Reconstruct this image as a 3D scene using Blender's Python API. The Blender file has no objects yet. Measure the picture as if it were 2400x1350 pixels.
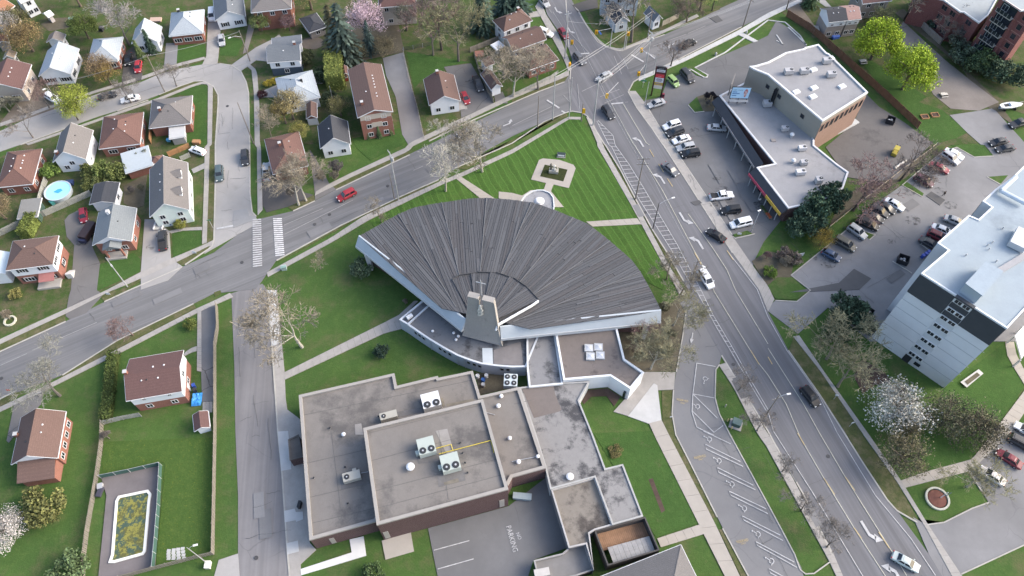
import bpy, math, random
from mathutils import Vector, Matrix
R = random.Random(11)
S = bpy.context.scene
COL = S.collection
PI = math.pi
# ------------------------------------------------------------------ camera
CAM_H, FOC, PITCH = 138.0, 1800.0, math.radians(56.5)      # metres, focal length in photo pixels, tilt below the horizon
cd = bpy.data.cameras.new('camera'); cam = bpy.data.objects.new('camera', cd); COL.objects.link(cam)
cd.sensor_width = 36.0; cd.lens = 36.0 * FOC / 2400.0; cd.clip_end = 5000; cd.clip_start = 1
cam.location = (0, 0, CAM_H); cam.rotation_euler = (PI / 2 - PITCH, 0, 0)
S.camera = cam
# ------------------------------------------------------------------ sky, sun, exposure (thin high cloud, low sun from the right)
SUN_EL, SUN_AZ = math.radians(33), math.radians(6)          # elevation; direction towards the sun, counter-clockwise from +X
w = bpy.data.worlds.new('World'); S.world = w; w.use_nodes = True
nt = w.node_tree; bg = nt.nodes['Background']
sky = nt.nodes.new('ShaderNodeTexSky'); sky.sky_type = 'NISHITA'; sky.sun_disc = False
sky.sun_elevation = SUN_EL; sky.sun_rotation = PI / 2 - SUN_AZ
sky.air_density = 1.0; sky.dust_density = 4.0; sky.ozone_density = 1.0
nt.links.new(sky.outputs[0], bg.inputs['Color']); bg.inputs['Strength'].default_value = 0.15
sd = bpy.data.lights.new('sun', 'SUN'); sd.energy = .68; sd.angle = math.radians(26); sd.color = (1.0, .97, .93)
sun = bpy.data.objects.new('sun', sd); COL.objects.link(sun)
sv = Vector((math.cos(SUN_EL) * math.cos(SUN_AZ), math.cos(SUN_EL) * math.sin(SUN_AZ), math.sin(SUN_EL)))
sun.rotation_euler = sv.to_track_quat('Z', 'Y').to_euler(); sun.location = sv * 300
S.view_settings.view_transform = 'Standard'; S.view_settings.look = 'None'; S.view_settings.gamma = 1
S.view_settings.exposure = 1.56
S.view_settings.use_curve_mapping = False

# ------------------------------------------------------------------ survey: photo pixel -> point of the ground (or of a level z above it)
_ST, _CT = math.sin(PITCH), math.cos(PITCH)
def P(x, y, z=0.0):
    x -= 1200; y -= 675
    dx, dy, dz = x, FOC * _CT - y * _ST, -FOC * _ST - y * _CT
    k = (z - CAM_H) / dz
    return Vector((dx * k, dy * k, z))
_F = {'00': (0, 0, 1)}
for i, a in enumerate('abcd'):
    for j, b in enumerate((0, 340, 680, 1010)): _F['%s%d' % (a, j + 1)] = (600 * i, b, 3.97)
_F.update(e1=(1500, 150, 8.436), e2=(1660, 180, 11.25), e3=(1060, 660, 7.5), e4=(1560, 840, 7.5), e5=(1200, 340, 9.644), e6=(1730, 380, 8.44),
          e7=(1150, 1200, 11.25), e8=(2080, 0, 6.75), f1=(0, 0, 7.107), f2=(600, 0, 5.87), f3=(960, 0, 5.87), f4=(1340, 0, 6.667),
          f5=(1820, 0, 6.667), f6=(2150, 330, 7.104), f7=(2160, 520, 5.625), f8=(2200, 1000, 8.44))
def px(s):
    out = []; c = '00'
    for t in s.split():
        if ':' in t: c, t = t.split(':')
        a, b = t.split(','); o = _F[c]
        out.append((o[0] + float(a) / o[2], o[1] + float(b) / o[2]))
    return out
def pts(s, z=0.0): return [P(a, b, z) for a, b in px(s)]
def up_z(base, top):
    """height of a vertical thing whose foot and tip are seen at these two pixels"""
    b = P(*base); best = (1e9, 0)
    for i in range(1, 400):
        z = i * .1; e = (P(top[0], top[1], z) - b); d = e.x ** 2 + e.y ** 2
        if d < best[0]: best = (d, z)
    return best[1]

# ------------------------------------------------------------------ materials (all node-based)
def _new(name):
    m = bpy.data.materials.new(name); m.use_nodes = True
    t = m.node_tree; b = t.nodes['Principled BSDF']; b.inputs['Specular IOR Level'].default_value = .3
    return m, t, b
def node(t, kind, **kw):
    n = t.nodes.new('ShaderNode' + kind)
    for k, v in kw.items():
        if k in n.inputs.keys() if isinstance(k, str) else False: n.inputs[k].default_value = v
        else: setattr(n, k, v)
    return n
def coord(t, scale=(1, 1, 1), rot=0.0):
    tc = t.nodes.new('ShaderNodeTexCoord'); mp = t.nodes.new('ShaderNodeMapping')
    mp.vector_type = 'TEXTURE' if False else 'POINT'
    t.links.new(tc.outputs['Object'], mp.inputs['Vector']); mp.inputs['Scale'].default_value = scale; mp.inputs['Rotation'].default_value = (0, 0, rot)
    return mp.outputs[0]
def noise_f(t, vec, scale, detail=4, rough=.6, lo=.3, hi=.7):
    n = t.nodes.new('ShaderNodeTexNoise'); n.inputs['Scale'].default_value = scale; n.inputs['Detail'].default_value = detail; n.inputs['Roughness'].default_value = rough
    t.links.new(vec, n.inputs['Vector'])
    r = t.nodes.new('ShaderNodeMapRange'); r.inputs['From Min'].default_value = lo; r.inputs['From Max'].default_value = hi
    t.links.new(n.outputs['Fac'], r.inputs['Value']); return r.outputs[0]
def mix(t, fac, a, b, mode='MIX'):
    m = t.nodes.new('ShaderNodeMix'); m.data_type = 'RGBA'; m.blend_type = mode
    for sock, v in ((m.inputs[0], fac), (m.inputs[6], a), (m.inputs[7], b)):
        if hasattr(v, 'is_linked') or hasattr(v, 'links'): t.links.new(v, sock)
        elif isinstance(v, (int, float)): sock.default_value = v
        else: sock.default_value = (*v[:3], 1)
    return m.outputs[2]
def mulf(t, a, k, off=0.0):
    m = t.nodes.new('ShaderNodeMath'); m.operation = 'MULTIPLY_ADD'; t.links.new(a, m.inputs[0]); m.inputs[1].default_value = k; m.inputs[2].default_value = off
    return m.outputs[0]
def bump(t, b, h, dist=.02, s=.5):
    n = t.nodes.new('ShaderNodeBump'); n.inputs['Strength'].default_value = s; n.inputs['Distance'].default_value = dist
    t.links.new(h, n.inputs['Height']); t.links.new(n.outputs[0], b.inputs['Normal'])
_MC = {}
def M(c, var=.18, sc=.5, rough=.85, name='paint', metal=0.0, fine=9.0):
    """plain surface of one colour with blotches and fine grain"""
    k = (tuple(c), var, sc, rough, name, metal)
    if k in _MC: return _MC[k]
    m, t, b = _new(name); v = coord(t)
    f = noise_f(t, v, sc, 5, .65); g = noise_f(t, v, fine, 3, .6)
    d = tuple(x * (1 - var) for x in c); e = tuple(min(1, x * (1 + var)) for x in c)
    o = mix(t, f, d, e); o = mix(t, mulf(t, g, .35), o, tuple(x * (1 - var * 1.3) for x in c))
    t.links.new(o, b.inputs['Base Color']); b.inputs['Roughness'].default_value = rough; b.inputs['Metallic'].default_value = metal
    _MC[k] = m; return m
def M_obj(name, rough=.4, var=.12, sc=2.0, coat=0.0, spec=.4):
    """colour comes from the object (obj.color); used for car paint, bark and leaves"""
    m, t, b = _new(name); oi = t.nodes.new('ShaderNodeObjectInfo'); v = coord(t)
    f = noise_f(t, v, sc, 3)
    o = mix(t, mulf(t, f, var), oi.outputs['Color'], (0, 0, 0)); t.links.new(o, b.inputs['Base Color'])
    b.inputs['Roughness'].default_value = rough; b.inputs['Coat Weight'].default_value = coat; b.inputs['Specular IOR Level'].default_value = spec
    return m
def M_leaf(name, lo=.45, hi=1.5, trans=.25):
    m, t, b = _new(name); oi = t.nodes.new('ShaderNodeObjectInfo'); g = t.nodes.new('ShaderNodeNewGeometry')
    v = coord(t); f = noise_f(t, v, .6, 2)
    r = mulf(t, g.outputs['Random Per Island'], hi - lo, lo)
    mm = t.nodes.new('ShaderNodeMath'); mm.operation = 'MULTIPLY'; t.links.new(r, mm.inputs[0]); t.links.new(mulf(t, f, .5, .75), mm.inputs[1])
    sc = t.nodes.new('ShaderNodeVectorMath'); sc.operation = 'SCALE'; t.links.new(oi.outputs['Color'], sc.inputs[0]); t.links.new(mm.outputs[0], sc.inputs['Scale'])
    t.links.new(sc.outputs[0], b.inputs['Base Color']); b.inputs['Roughness'].default_value = .75; b.inputs['Specular IOR Level'].default_value = .15
    return m
def grass_mat(name, c1, c2, c3=(.10, .085, .04), brown=.25, sc=.06, stripe=None):
    m, t, b = _new(name); v = coord(t)
    big = noise_f(t, v, sc, 5, .6, .35, .65); mid = noise_f(t, v, sc * 7, 5, .7); fine = noise_f(t, v, 3.0, 4, .75, .3, .75)
    o = mix(t, big, c1, c2); o = mix(t, mulf(t, mid, .5), o, tuple(x * .72 for x in c1))
    if stripe:
        ang, period = stripe
        wn = t.nodes.new('ShaderNodeTexNoise'); wn.inputs['Scale'].default_value = .22; wn.inputs['Detail'].default_value = 4; t.links.new(coord(t, (1, 1, 1), -ang), wn.inputs['Vector'])
        wa = t.nodes.new('ShaderNodeVectorMath'); wa.operation = 'MULTIPLY_ADD'; t.links.new(wn.outputs['Color'], wa.inputs[0]); wa.inputs[1].default_value = (1.3, 1.3, 0); t.links.new(coord(t, (1, 1, 1), -ang), wa.inputs[2])
        s = t.nodes.new('ShaderNodeSeparateXYZ'); t.links.new(wa.outputs[0], s.inputs[0])
        wv = t.nodes.new('ShaderNodeMath'); wv.operation = 'SINE'; t.links.new(mulf(t, s.outputs['Y'], 2 * PI / period), wv.inputs[0])
        o = mix(t, mulf(t, wv.outputs[0], .14, .14), o, tuple(x * 1.5 for x in c2))
        wl = t.nodes.new('ShaderNodeMath'); wl.operation = 'SINE'; t.links.new(mulf(t, s.outputs['Y'], 4 * PI / period, .6), wl.inputs[0])
        th = t.nodes.new('ShaderNodeMapRange'); th.inputs['From Min'].default_value = .72; th.inputs['From Max'].default_value = 1; t.links.new(wl.outputs[0], th.inputs['Value'])
        o = mix(t, mulf(t, th.outputs[0], .35), o, tuple(x * 2.0 for x in c2))
    wd = noise_f(t, v, .8, 5, .7, .5, .68); o = mix(t, mulf(t, wd, .38), o, (c2[0] * 1.45, c2[1] * 1.15, c2[2] * 1.3))
    if brown:
        br = noise_f(t, v, sc * 3.1, 6, .7, .62 - brown * .3, .85 - brown * .3); o = mix(t, br, o, c3)
    o = mix(t, mulf(t, fine, .42), o, tuple(x * .45 for x in c1))
    t.links.new(o, b.inputs['Base Color']); b.inputs['Roughness'].default_value = .95; b.inputs['Specular IOR Level'].default_value = .1
    bump(t, b, fine, .08, .6); return m
def asphalt_mat(name, c, ang=None, crack=.5, patch=.25, streak=.3, tint=(1, 1, 1.02)):
    m, t, b = _new(name); v = coord(t); c = tuple(x * k for x, k in zip((c, c, c), tint))
    big = noise_f(t, v, .05, 5, .62, .35, .65); mid = noise_f(t, v, .5, 6, .72); fine = noise_f(t, v, 7, 3, .7)
    o = mix(t, big, tuple(x * (1 - patch) for x in c), tuple(x * (1 + patch) for x in c))
    o = mix(t, mulf(t, mid, .35), o, tuple(x * .78 for x in c))
    if ang is not None:
        v2 = coord(t, (1, 1, 1), -ang); mp = t.nodes.new('ShaderNodeMapping'); t.links.new(v2, mp.inputs['Vector']); mp.inputs['Scale'].default_value = (.012, .55, 1)
        st = noise_f(t, mp.outputs[0], 1.0, 5, .6, .34, .66)
        o = mix(t, mulf(t, st, streak * 1.6), o, tuple(x * .60 for x in c))
        mp2 = t.nodes.new('ShaderNodeMapping'); t.links.new(v2, mp2.inputs['Vector']); mp2.inputs['Scale'].default_value = (.02, 1.7, 1); mp2.inputs['Location'].default_value = (7, 3, 0)
        st2 = noise_f(t, mp2.outputs[0], 1.0, 4, .6, .5, .75); o = mix(t, mulf(t, st2, streak), o, tuple(x * 1.45 for x in c))
    if crack:
        vo = t.nodes.new('ShaderNodeTexVoronoi'); vo.feature = 'DISTANCE_TO_EDGE'; vo.inputs['Scale'].default_value = .13
        nz = t.nodes.new('ShaderNodeTexNoise'); nz.inputs['Scale'].default_value = .35; nz.inputs['Detail'].default_value = 6; t.links.new(v, nz.inputs['Vector'])
        ad = t.nodes.new('ShaderNodeVectorMath'); ad.operation = 'MULTIPLY_ADD'; t.links.new(nz.outputs['Color'], ad.inputs[0]); ad.inputs[1].default_value = (1.6, 1.6, 0); t.links.new(v, ad.inputs[2])
        t.links.new(ad.outputs[0], vo.inputs['Vector'])
        r = t.nodes.new('ShaderNodeMapRange'); r.inputs['From Min'].default_value = .012; r.inputs['From Max'].default_value = 0; t.links.new(vo.outputs['Distance'], r.inputs['Value'])
        gate = noise_f(t, v, .09, 2, .5, .5, .6); mm = t.nodes.new('ShaderNodeMath'); mm.operation = 'MULTIPLY'; t.links.new(r.outputs[0], mm.inputs[0]); t.links.new(gate, mm.inputs[1])
        o = mix(t, mulf(t, mm.outputs[0], crack), o, tuple(x * .3 for x in c))
    o = mix(t, mulf(t, fine, .22), o, tuple(x * .65 for x in c))
    t.links.new(o, b.inputs['Base Color']); b.inputs['Roughness'].default_value = .88; bump(t, b, fine, .01, .4); return m
def stain_mat(name, c, dark, amount=.5, sc=.18, rough=.9):
    """flat roof with ponding stains"""
    m, t, b = _new(name); v = coord(t)
    f = noise_f(t, v, sc, 8, .72, .64 - amount * .2, .76 - amount * .2); g = noise_f(t, v, sc * 6, 6, .75, .4, .7); h = noise_f(t, v, sc * .4, 3, .5)
    o = mix(t, mulf(t, g, .5), c, tuple(x * .7 for x in c)); o = mix(t, mulf(t, h, .35), o, tuple(min(1, x * 1.3) for x in c)); o = mix(t, f, o, dark)
    sp = noise_f(t, v, 9, 2, .7); o = mix(t, mulf(t, sp, .3), o, tuple(x * .6 for x in c))
    t.links.new(o, b.inputs['Base Color']); b.inputs['Roughness'].default_value = rough; return m
def shingle_mat(c):
    k = ('sh',) + tuple(c)
    if k in _MC: return _MC[k]
    m, t, b = _new('shingles'); v = coord(t)
    f = noise_f(t, v, 5.0, 3, .7, .3, .7); g = noise_f(t, v, .35, 4, .6); h = noise_f(t, v, 14, 1, .5)
    wv = t.nodes.new('ShaderNodeTexWave'); wv.wave_type = 'BANDS'; wv.bands_direction = 'Z'; wv.inputs['Scale'].default_value = 1.6; wv.inputs['Distortion'].default_value = .4; t.links.new(v, wv.inputs['Vector'])
    o = mix(t, f, tuple(x * .78 for x in c), tuple(min(1, x * 1.2) for x in c)); o = mix(t, mulf(t, g, .3), o, tuple(x * .75 for x in c))
    o = mix(t, mulf(t, wv.outputs['Fac'], .22), o, tuple(x * .6 for x in c)); o = mix(t, mulf(t, h, .25), o, tuple(x * .6 for x in c))
    t.links.new(o, b.inputs['Base Color']); b.inputs['Roughness'].default_value = .92; bump(t, b, f, .02, .5); _MC[k] = m; return m
def brick_mat(c, mortar=(.3, .27, .25)):
    k = ('br',) + tuple(c)
    if k in _MC: return _MC[k]
    m, t, b = _new('brickwork'); v = coord(t)
    sx = t.nodes.new('ShaderNodeSeparateXYZ'); t.links.new(v, sx.inputs[0])
    ad = t.nodes.new('ShaderNodeMath'); ad.operation = 'ADD'; t.links.new(sx.outputs[0], ad.inputs[0]); t.links.new(sx.outputs[1], ad.inputs[1])
    cx = t.nodes.new('ShaderNodeCombineXYZ'); t.links.new(ad.outputs[0], cx.inputs[0]); t.links.new(sx.outputs[2], cx.inputs[1])
    br = t.nodes.new('ShaderNodeTexBrick'); t.links.new(cx.outputs[0], br.inputs['Vector']); br.inputs['Scale'].default_value = 4.2
    br.inputs['Color1'].default_value = (*[x * .8 for x in c], 1); br.inputs['Color2'].default_value = (*[x * 1.2 for x in c], 1); br.inputs['Mortar'].default_value = (*[.6 * x + .4 * y for x, y in zip(c, mortar)], 1)
    br.inputs['Mortar Size'].default_value = .015
    f = noise_f(t, v, .5, 5); o = mix(t, mulf(t, f, .3), br.outputs['Color'], tuple(x * .7 for x in c))
    t.links.new(o, b.inputs['Base Color']); b.inputs['Roughness'].default_value = .9; _MC[k] = m; return m

WHITE = M((.60, .61, .62), .07, .8, .6, 'white_paint'); SIDING = M((.66, .68, .71), .05, .7, .6, 'white_siding')
GLASS, _t, _b = _new('dark_glass'); _b.inputs['Base Color'].default_value = (.018, .022, .028, 1); _b.inputs['Roughness'].default_value = .08; _b.inputs['Specular IOR Level'].default_value = .5
_t.links.new(mix(_t, noise_f(_t, coord(_t), .7, 2), (.012, .015, .02), (.03, .036, .045)), _b.inputs['Base Color'])
CONC = M((.30, .285, .265), .13, .5, .9, 'concrete', fine=5); CONC_W = M((.42, .42, .41), .1, .4, .9, 'new_concrete', fine=5); CONC_B = M((.325, .30, .265), .08, .4, .9, 'beige_concrete', fine=5)
KERB = M((.36, .345, .31), .16, .7, .9, 'kerb_concrete'); METAL = M((.42, .43, .44), .12, 1, .5, 'galvanised_steel', .3)
DARKM = M((.03, .032, .036), .2, 1, .6, 'black_metal'); WOOD = M((.22, .2, .17), .25, 1.5, .9, 'weathered_wood'); POLE_W = M((.19, .17, .15), .2, 2, .9, 'pole_timber')
PAINT_W = M((.42, .42, .42), .26, 1.4, .8, 'white_road_paint', fine=4); PAINT_F = M((.28, .28, .28), .22, 1.0, .8, 'worn_road_paint', fine=3); PAINT_Y = M((.42, .33, .17), .25, 1, .8, 'yellow_road_paint', fine=3)
CAR = M_obj('car_paint', .42, .06, 1, .12, .35); BARK = M_obj('bark', .9, .35, 3, 0, .1); LEAF = M_leaf('leaves'); TWIG = M_leaf('twigs', .6, 1.35)
TYRE = M((.015, .015, .016), .2, 3, .9, 'rubber'); RIM = M((.4, .4, .42), .1, 3, .35, 'alloy', .6); LAMP = M((.75, .76, .74), .05, 3, .2, 'lamp_glass'); TAIL = M((.35, .02, .02), .1, 3, .25, 'red_lamp_glass')

# ------------------------------------------------------------------ mesh builder
class MB:
    def __init__(s): s.v = []; s.f = []; s.m = []; s.k = 0
    def mat(s, k): s.k = k; return s
    def add(s, vs, fs):
        o = len(s.v); s.v += [tuple(x) for x in vs]; s.f += [tuple(i + o for i in f) for f in fs]; s.m += [s.k] * len(fs); return s
    def poly(s, vs): return s.add(vs, [tuple(range(len(vs)))])
    def prism(s, ring, z0, z1, top=True, bot=False):
        n = len(ring)
        if sum(ring[i].x * ring[(i + 1) % n].y - ring[(i + 1) % n].x * ring[i].y for i in range(n)) < 0: ring = ring[::-1]
        vs = [(p.x, p.y, z0) for p in ring] + [(p.x, p.y, z1) for p in ring]
        fs = [(i, (i + 1) % n, (i + 1) % n + n, i + n) for i in range(n)]
        if top: fs.append(tuple(range(n, 2 * n)))
        if bot: fs.append(tuple(range(n - 1, -1, -1)))
        return s.add(vs, fs)
    def hexa(s, a, b):      # two quads -> closed solid
        return s.add(list(a) + list(b), [(3, 2, 1, 0), (4, 5, 6, 7), (0, 1, 5, 4), (1, 2, 6, 5), (2, 3, 7, 6), (3, 0, 4, 7)])
    def box(s, c, d, ex=Vector((1, 0, 0)), ez=Vector((0, 0, 1))):
        ex = Vector(ex).normalized(); ez = Vector(ez); ez = (ez - ex * ez.dot(ex)).normalized(); ey = ez.cross(ex); c = Vector(c)
        q = lambda z: [c + ex * (a * d[0] / 2) + ey * (b * d[1] / 2) + ez * (z * d[2] / 2) for a, b in ((-1, -1), (1, -1), (1, 1), (-1, 1))]
        return s.hexa(q(-1), q(1))
    def tube(s, a, b, r0, r1=None, n=6, cap=True):
        a = Vector(a); b = Vector(b); r1 = r0 if r1 is None else r1; d = b - a
        if d.length < 1e-6: return s
        d.normalize(); u = d.orthogonal().normalized(); v = d.cross(u)
        vs = [p + (u * math.cos(2 * PI * i / n) + v * math.sin(2 * PI * i / n)) * r for p, r in ((a, r0), (b, r1)) for i in range(n)]
        fs = [(i, (i + 1) % n, n + (i + 1) % n, n + i) for i in range(n)]
        if cap: fs += [tuple(range(n - 1, -1, -1)), tuple(range(n, 2 * n))]
        return s.add(vs, fs)
    def lathe(s, prof, c=(0, 0, 0), n=14):
        c = Vector(c); vs = []; fs = []
        for r, z in prof: vs += [c + Vector((r * math.cos(2 * PI * i / n), r * math.sin(2 * PI * i / n), z)) for i in range(n)]
        for j in range(len(prof) - 1): fs += [(j * n + i, j * n + (i + 1) % n, (j + 1) * n + (i + 1) % n, (j + 1) * n + i) for i in range(n)]
        fs += [tuple(range((len(prof) - 1) * n, len(prof) * n))]
        return s.add(vs, fs)
    def mesh(s, name, mats, org=Vector((0, 0, 0))):
        me = bpy.data.meshes.new(name)
        me.from_pydata([(x - org.x, y - org.y, z - org.z) for x, y, z in s.v], [], s.f)
        for m in (mats if isinstance(mats, (list, tuple)) else [mats]): me.materials.append(m)
        if any(s.m): me.polygons.foreach_set('material_index', s.m)
        me.update(); return me
    def obj(s, name, mats, parent=None, kind=None):
        org = parent_org(parent)
        o = bpy.data.objects.new(name, s.mesh(name, mats, org)); COL.objects.link(o)
        if parent: o.parent = parent
        if kind: o['kind'] = kind
        return o
LOCAL = set()                                       # things whose parts are given in the thing's own coordinates
def parent_org(p):
    o = Vector((0, 0, 0))
    while p is not None:
        if p.name in LOCAL: return Vector((0, 0, 0))
        o += p.location; p = p.parent
    return o
def tag(o, label, cat, group=None):
    o['label'] = label; o['category'] = cat
    if group: o['group'] = group
    return o
def thing(name, label, cat, loc=(0, 0, 0), group=None, rz=0.0, sc=None, local=False):
    o = bpy.data.objects.new(name, None); COL.objects.link(o); o.location = loc; o.rotation_euler = (0, 0, rz); o.empty_display_size = .3
    if local: LOCAL.add(o.name)
    if sc: o.scale = sc if hasattr(sc, '__len__') else (sc, sc, sc)
    return tag(o, label, cat, group)
def link(name, me, parent=None, color=None, loc=None):
    o = bpy.data.objects.new(name, me); COL.objects.link(o)
    if parent: o.parent = parent
    if color: o.color = (*color, 1)
    if loc is not None: o.location = loc
    return o

# ------------------------------------------------------------------ ground sheets
_lv = {}
def lev(level):
    n = _lv.get(level, 0); _lv[level] = n + 1
    return .03 * level + .0016 * (n % 17)
def sheet(name, s, m, level=1, low=None):
    z = lev(level); ring = pts(s, z)
    o = MB().prism(ring, -.02 if low is None else low, z).obj(name, m, kind='structure'); return o
def ribbon(ps, wd):
    n = len(ps); L = []; Rr = []
    for i, p in enumerate(ps):
        a = ps[max(0, i - 1)]; b = ps[min(n - 1, i + 1)]; d = (b - a); d.z = 0; d.normalize(); nrm = Vector((-d.y, d.x, 0)); L.append(p + nrm * wd / 2); Rr.append(p - nrm * wd / 2)
    return L, Rr
def strip(mb, ps, wd, z0, z1):
    L, Rr = ribbon(ps, wd)
    for i in range(len(ps) - 1):
        a, b, c, d = Rr[i], Rr[i + 1], L[i + 1], L[i]
        mb.hexa([(p.x, p.y, z0) for p in (a, b, c, d)], [(p.x, p.y, z1) for p in (a, b, c, d)])
    return mb
def flat(mb, ps, wd, z):
    L, Rr = ribbon(ps, wd)
    for i in range(len(ps) - 1): mb.poly([Vector((p.x, p.y, z)) for p in (Rr[i], Rr[i + 1], L[i + 1], L[i])])
    return mb
def kerb(s, wd=.28, h=.17, m=None):
    return strip(MB(), pts(s, h), wd, 0, h).obj('kerb', m or KERB, kind='structure')
def lines(name, ss, wd=.14, m=None, level=7):
    z = lev(level); mb = MB()
    for s in ss: flat(mb, pts(s, z), wd, z)
    return mb.obj(name, m or PAINT_W, kind='structure')
def slabs(name, top, bot, m, level=5, size=1.5):
    """pavement of separate slabs between two edge lines, with open joints"""
    z = lev(level); A = pts(top, z); B = pts(bot, z)
    def samp(ps, n):
        ls = [0]
        for a, b in zip(ps, ps[1:]): ls.append(ls[-1] + (b - a).length)
        out = []; j = 0
        for i in range(n + 1):
            d = ls[-1] * i / n
            while j < len(ps) - 2 and ls[j + 1] < d: j += 1
            k = (d - ls[j]) / max(1e-6, ls[j + 1] - ls[j]); out.append(ps[j].lerp(ps[j + 1], k))
        return out, ls[-1]
    _, La = samp(A, 1); n = max(1, int(La / size)); A, _ = samp(A, n); B, _ = samp(B, n); mb = MB()
    for i in range(n):
        g = .016 / size; a, b, c, d = A[i].lerp(A[i + 1], g), A[i].lerp(A[i + 1], 1 - g), B[i].lerp(B[i + 1], 1 - g), B[i].lerp(B[i + 1], g); dz = R.uniform(-.004, .004)
        q = [a, b, c, d]
        if (b - a).cross(d - a).z < 0: q = q[::-1]
        mb.hexa([(p.x, p.y, 0) for p in q], [(p.x, p.y, z + dz) for p in q])
    return mb.obj(name, m, kind='structure')
_fonts = {}
def text_mesh(txt):
    if txt in _fonts: return _fonts[txt]
    c = bpy.data.curves.new('lettering', 'FONT'); c.body = txt; c.extrude = 0; c.resolution_u = 2
    o = bpy.data.objects.new('lettering', c); COL.objects.link(o); bpy.context.view_layer.update()
    me = bpy.data.meshes.new_from_object(o.evaluated_get(bpy.context.evaluated_depsgraph_get())); bpy.data.objects.remove(o)
    vs = [v.co.copy() for v in me.vertices]; fs = [tuple(p.vertices) for p in me.polygons]; bpy.data.meshes.remove(me)
    x0 = min(v.x for v in vs); x1 = max(v.x for v in vs); y0 = min(v.y for v in vs)
    _fonts[txt] = ([Vector(((v.x - x0) / (x1 - x0), (v.y - y0) / (x1 - x0), 0)) for v in vs], fs); return _fonts[txt]
def put_text(mb, txt, o, ex, ey, hs=1.0):
    """txt starting at o, as wide as ex; ey = unit up direction of the letters"""
    vs, fs = text_mesh(txt); L = ex.length
    return mb.add([o + ex * v.x + ey * (v.y * L * hs) for v in vs], fs)
# ================================================================== GROUND
def ang_of(s):
    a, b = pts(s); return math.atan2((b - a).y, (b - a).x)
A_MAIN = ang_of('00:250,700 1000,400'); A_EAST = ang_of('00:1500,330 1900,990'); A_SIDE = ang_of('a4:2300,1300 b3:100,200'); A_LAWN = ang_of('c2:430,330 800,960')
GRASS = grass_mat('grass', (.056, .108, .030), (.076, .136, .034), (.115, .115, .055), .40, .06)
YARD = grass_mat('rough_yard', (.050, .085, .026), (.075, .115, .034), (.13, .105, .07), .62, .11)
LUSH = grass_mat('lush_lawn', (.048, .098, .026), (.062, .125, .032), (.10, .10, .05), .12, .12)
VERGE = grass_mat('dry_verge', (.075, .092, .036), (.10, .115, .045), (.16, .135, .085), .55, .15)
MOWN = grass_mat('mown_lawn', (.050, .104, .023), (.064, .128, .028), (.09, .105, .04), .15, .09, stripe=(A_LAWN, 2.9))
MEADOW = grass_mat('dandelion_lawn', (.055, .105, .025), (.075, .125, .03), (.26, .24, .03), .12, .9)
A_M = asphalt_mat('main_road_asphalt', .165, A_MAIN, .0, .14, .42); A_E = asphalt_mat('avenue_asphalt', .155, A_EAST, .0, .14, .42, (1, 1, 1.06))
A_S = asphalt_mat('street_asphalt', .185, A_SIDE, .35, .16, .3, (1.02, .99, 1.0)); A_R = asphalt_mat('residential_asphalt', .285, None, .4, .16, 0, (1.03, 1, .96))
A_LOT = asphalt_mat('parking_asphalt', .14, None, .4, .2); A_LOT2 = asphalt_mat('pale_parking_asphalt', .19, None, .45, .22); A_DARK = asphalt_mat('dark_asphalt', .075, None, .5, .25, tint=(1.04, 1, .98))
A_DRV = asphalt_mat('driveway_asphalt', .135, None, .9, .25, tint=(1.04, 1, .98)); A_CH = asphalt_mat('church_drive_asphalt', .17, None, .3, .1)
DIRT = M((.155, .13, .105), .3, .12, .97, 'dirt', fine=3); MULCH = M((.075, .052, .042), .3, .6, .97, 'mulch', fine=6); GRAVEL = M((.19, .17, .155), .22, .1, .97, 'gravel', fine=4); SOIL = M((.105, .092, .065), .35, .2, .97, 'bare_soil', fine=3)
PATCH = asphalt_mat('asphalt_patch', .09, None, 0, .2)

g = MB().poly([Vector((x, y, 0)) for x, y in ((-1500, -600), (1500, -600), (1500, 2500), (-1500, 2500))]).obj('ground', GRASS, kind='structure')
# yards with patchy grass
sheet('yard_grass', 'a1:-300,-300 2382,-300 b1:2382,-300 2382,900 1600,1300 380,1345 40,1345 a1:2320,880 2240,640 1900,560 1300,740 600,980 0,1200 -300,1300', YARD, 1)
sheet('yard_grass', 'a1:1900,780 1480,925 200,1345 a2:-300,300 -300,1300 0,1345 a3:0,440 640,150 a2:1990,870 1880,900 1900,0', YARD, 1)
sheet('yard_grass', 'c1:600,-60 780,330 1000,460 2382,-80 d1:1800,-200 600,-200', YARD, 1)
sheet('yard_grass', 'd1:120,110 520,430 1390,1190 1500,1345 d2:1300,300 1700,0 d1:2000,1330 2100,960 2382,1060 2500,700 2382,-100 300,-100', YARD, 1)
sheet('lush_lawn', 'a1:1790,800 1900,790 1940,830 1925,1345 1810,1345 1660,1330 1770,1140 1780,890 1640,880', LUSH, 2)
sheet('lush_lawn', 'b1:1400,480 1880,560 2000,580 1750,620 1740,700 1540,745 1470,830', LUSH, 2)
sheet('lush_lawn', 'a2:1600,810 1870,790 1875,920 1610,1050', LUSH, 2); sheet('lush_lawn', 'a2:930,1110 1240,1000 1305,1060 1300,1180 900,1360', LUSH, 2)
sheet('lush_lawn', 'a1:1650,420 1910,410 1915,520 1640,585', LUSH, 2); sheet('lush_lawn', 'a1:2050,300 2270,380 2200,520 2045,515', LUSH, 2)
sheet('lush_lawn', 'b1:890,1290 1340,1190 1400,1330 b2:1060,140 930,20', LUSH, 2)
sheet('church_lawn', 'b2:1060,700 1850,305 2382,75 c1:520,1105 650,1110 800,1380 c2:1120,560 1420,1100 1400,1345 900,1100 0,650 b2:1100,760', MOWN, 2)
sheet('dandelion_lawn', 'a4:960,100 1990,60 1985,1150 1450,1280 1535,310 1500,285 950,420', MEADOW, 2)
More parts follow.
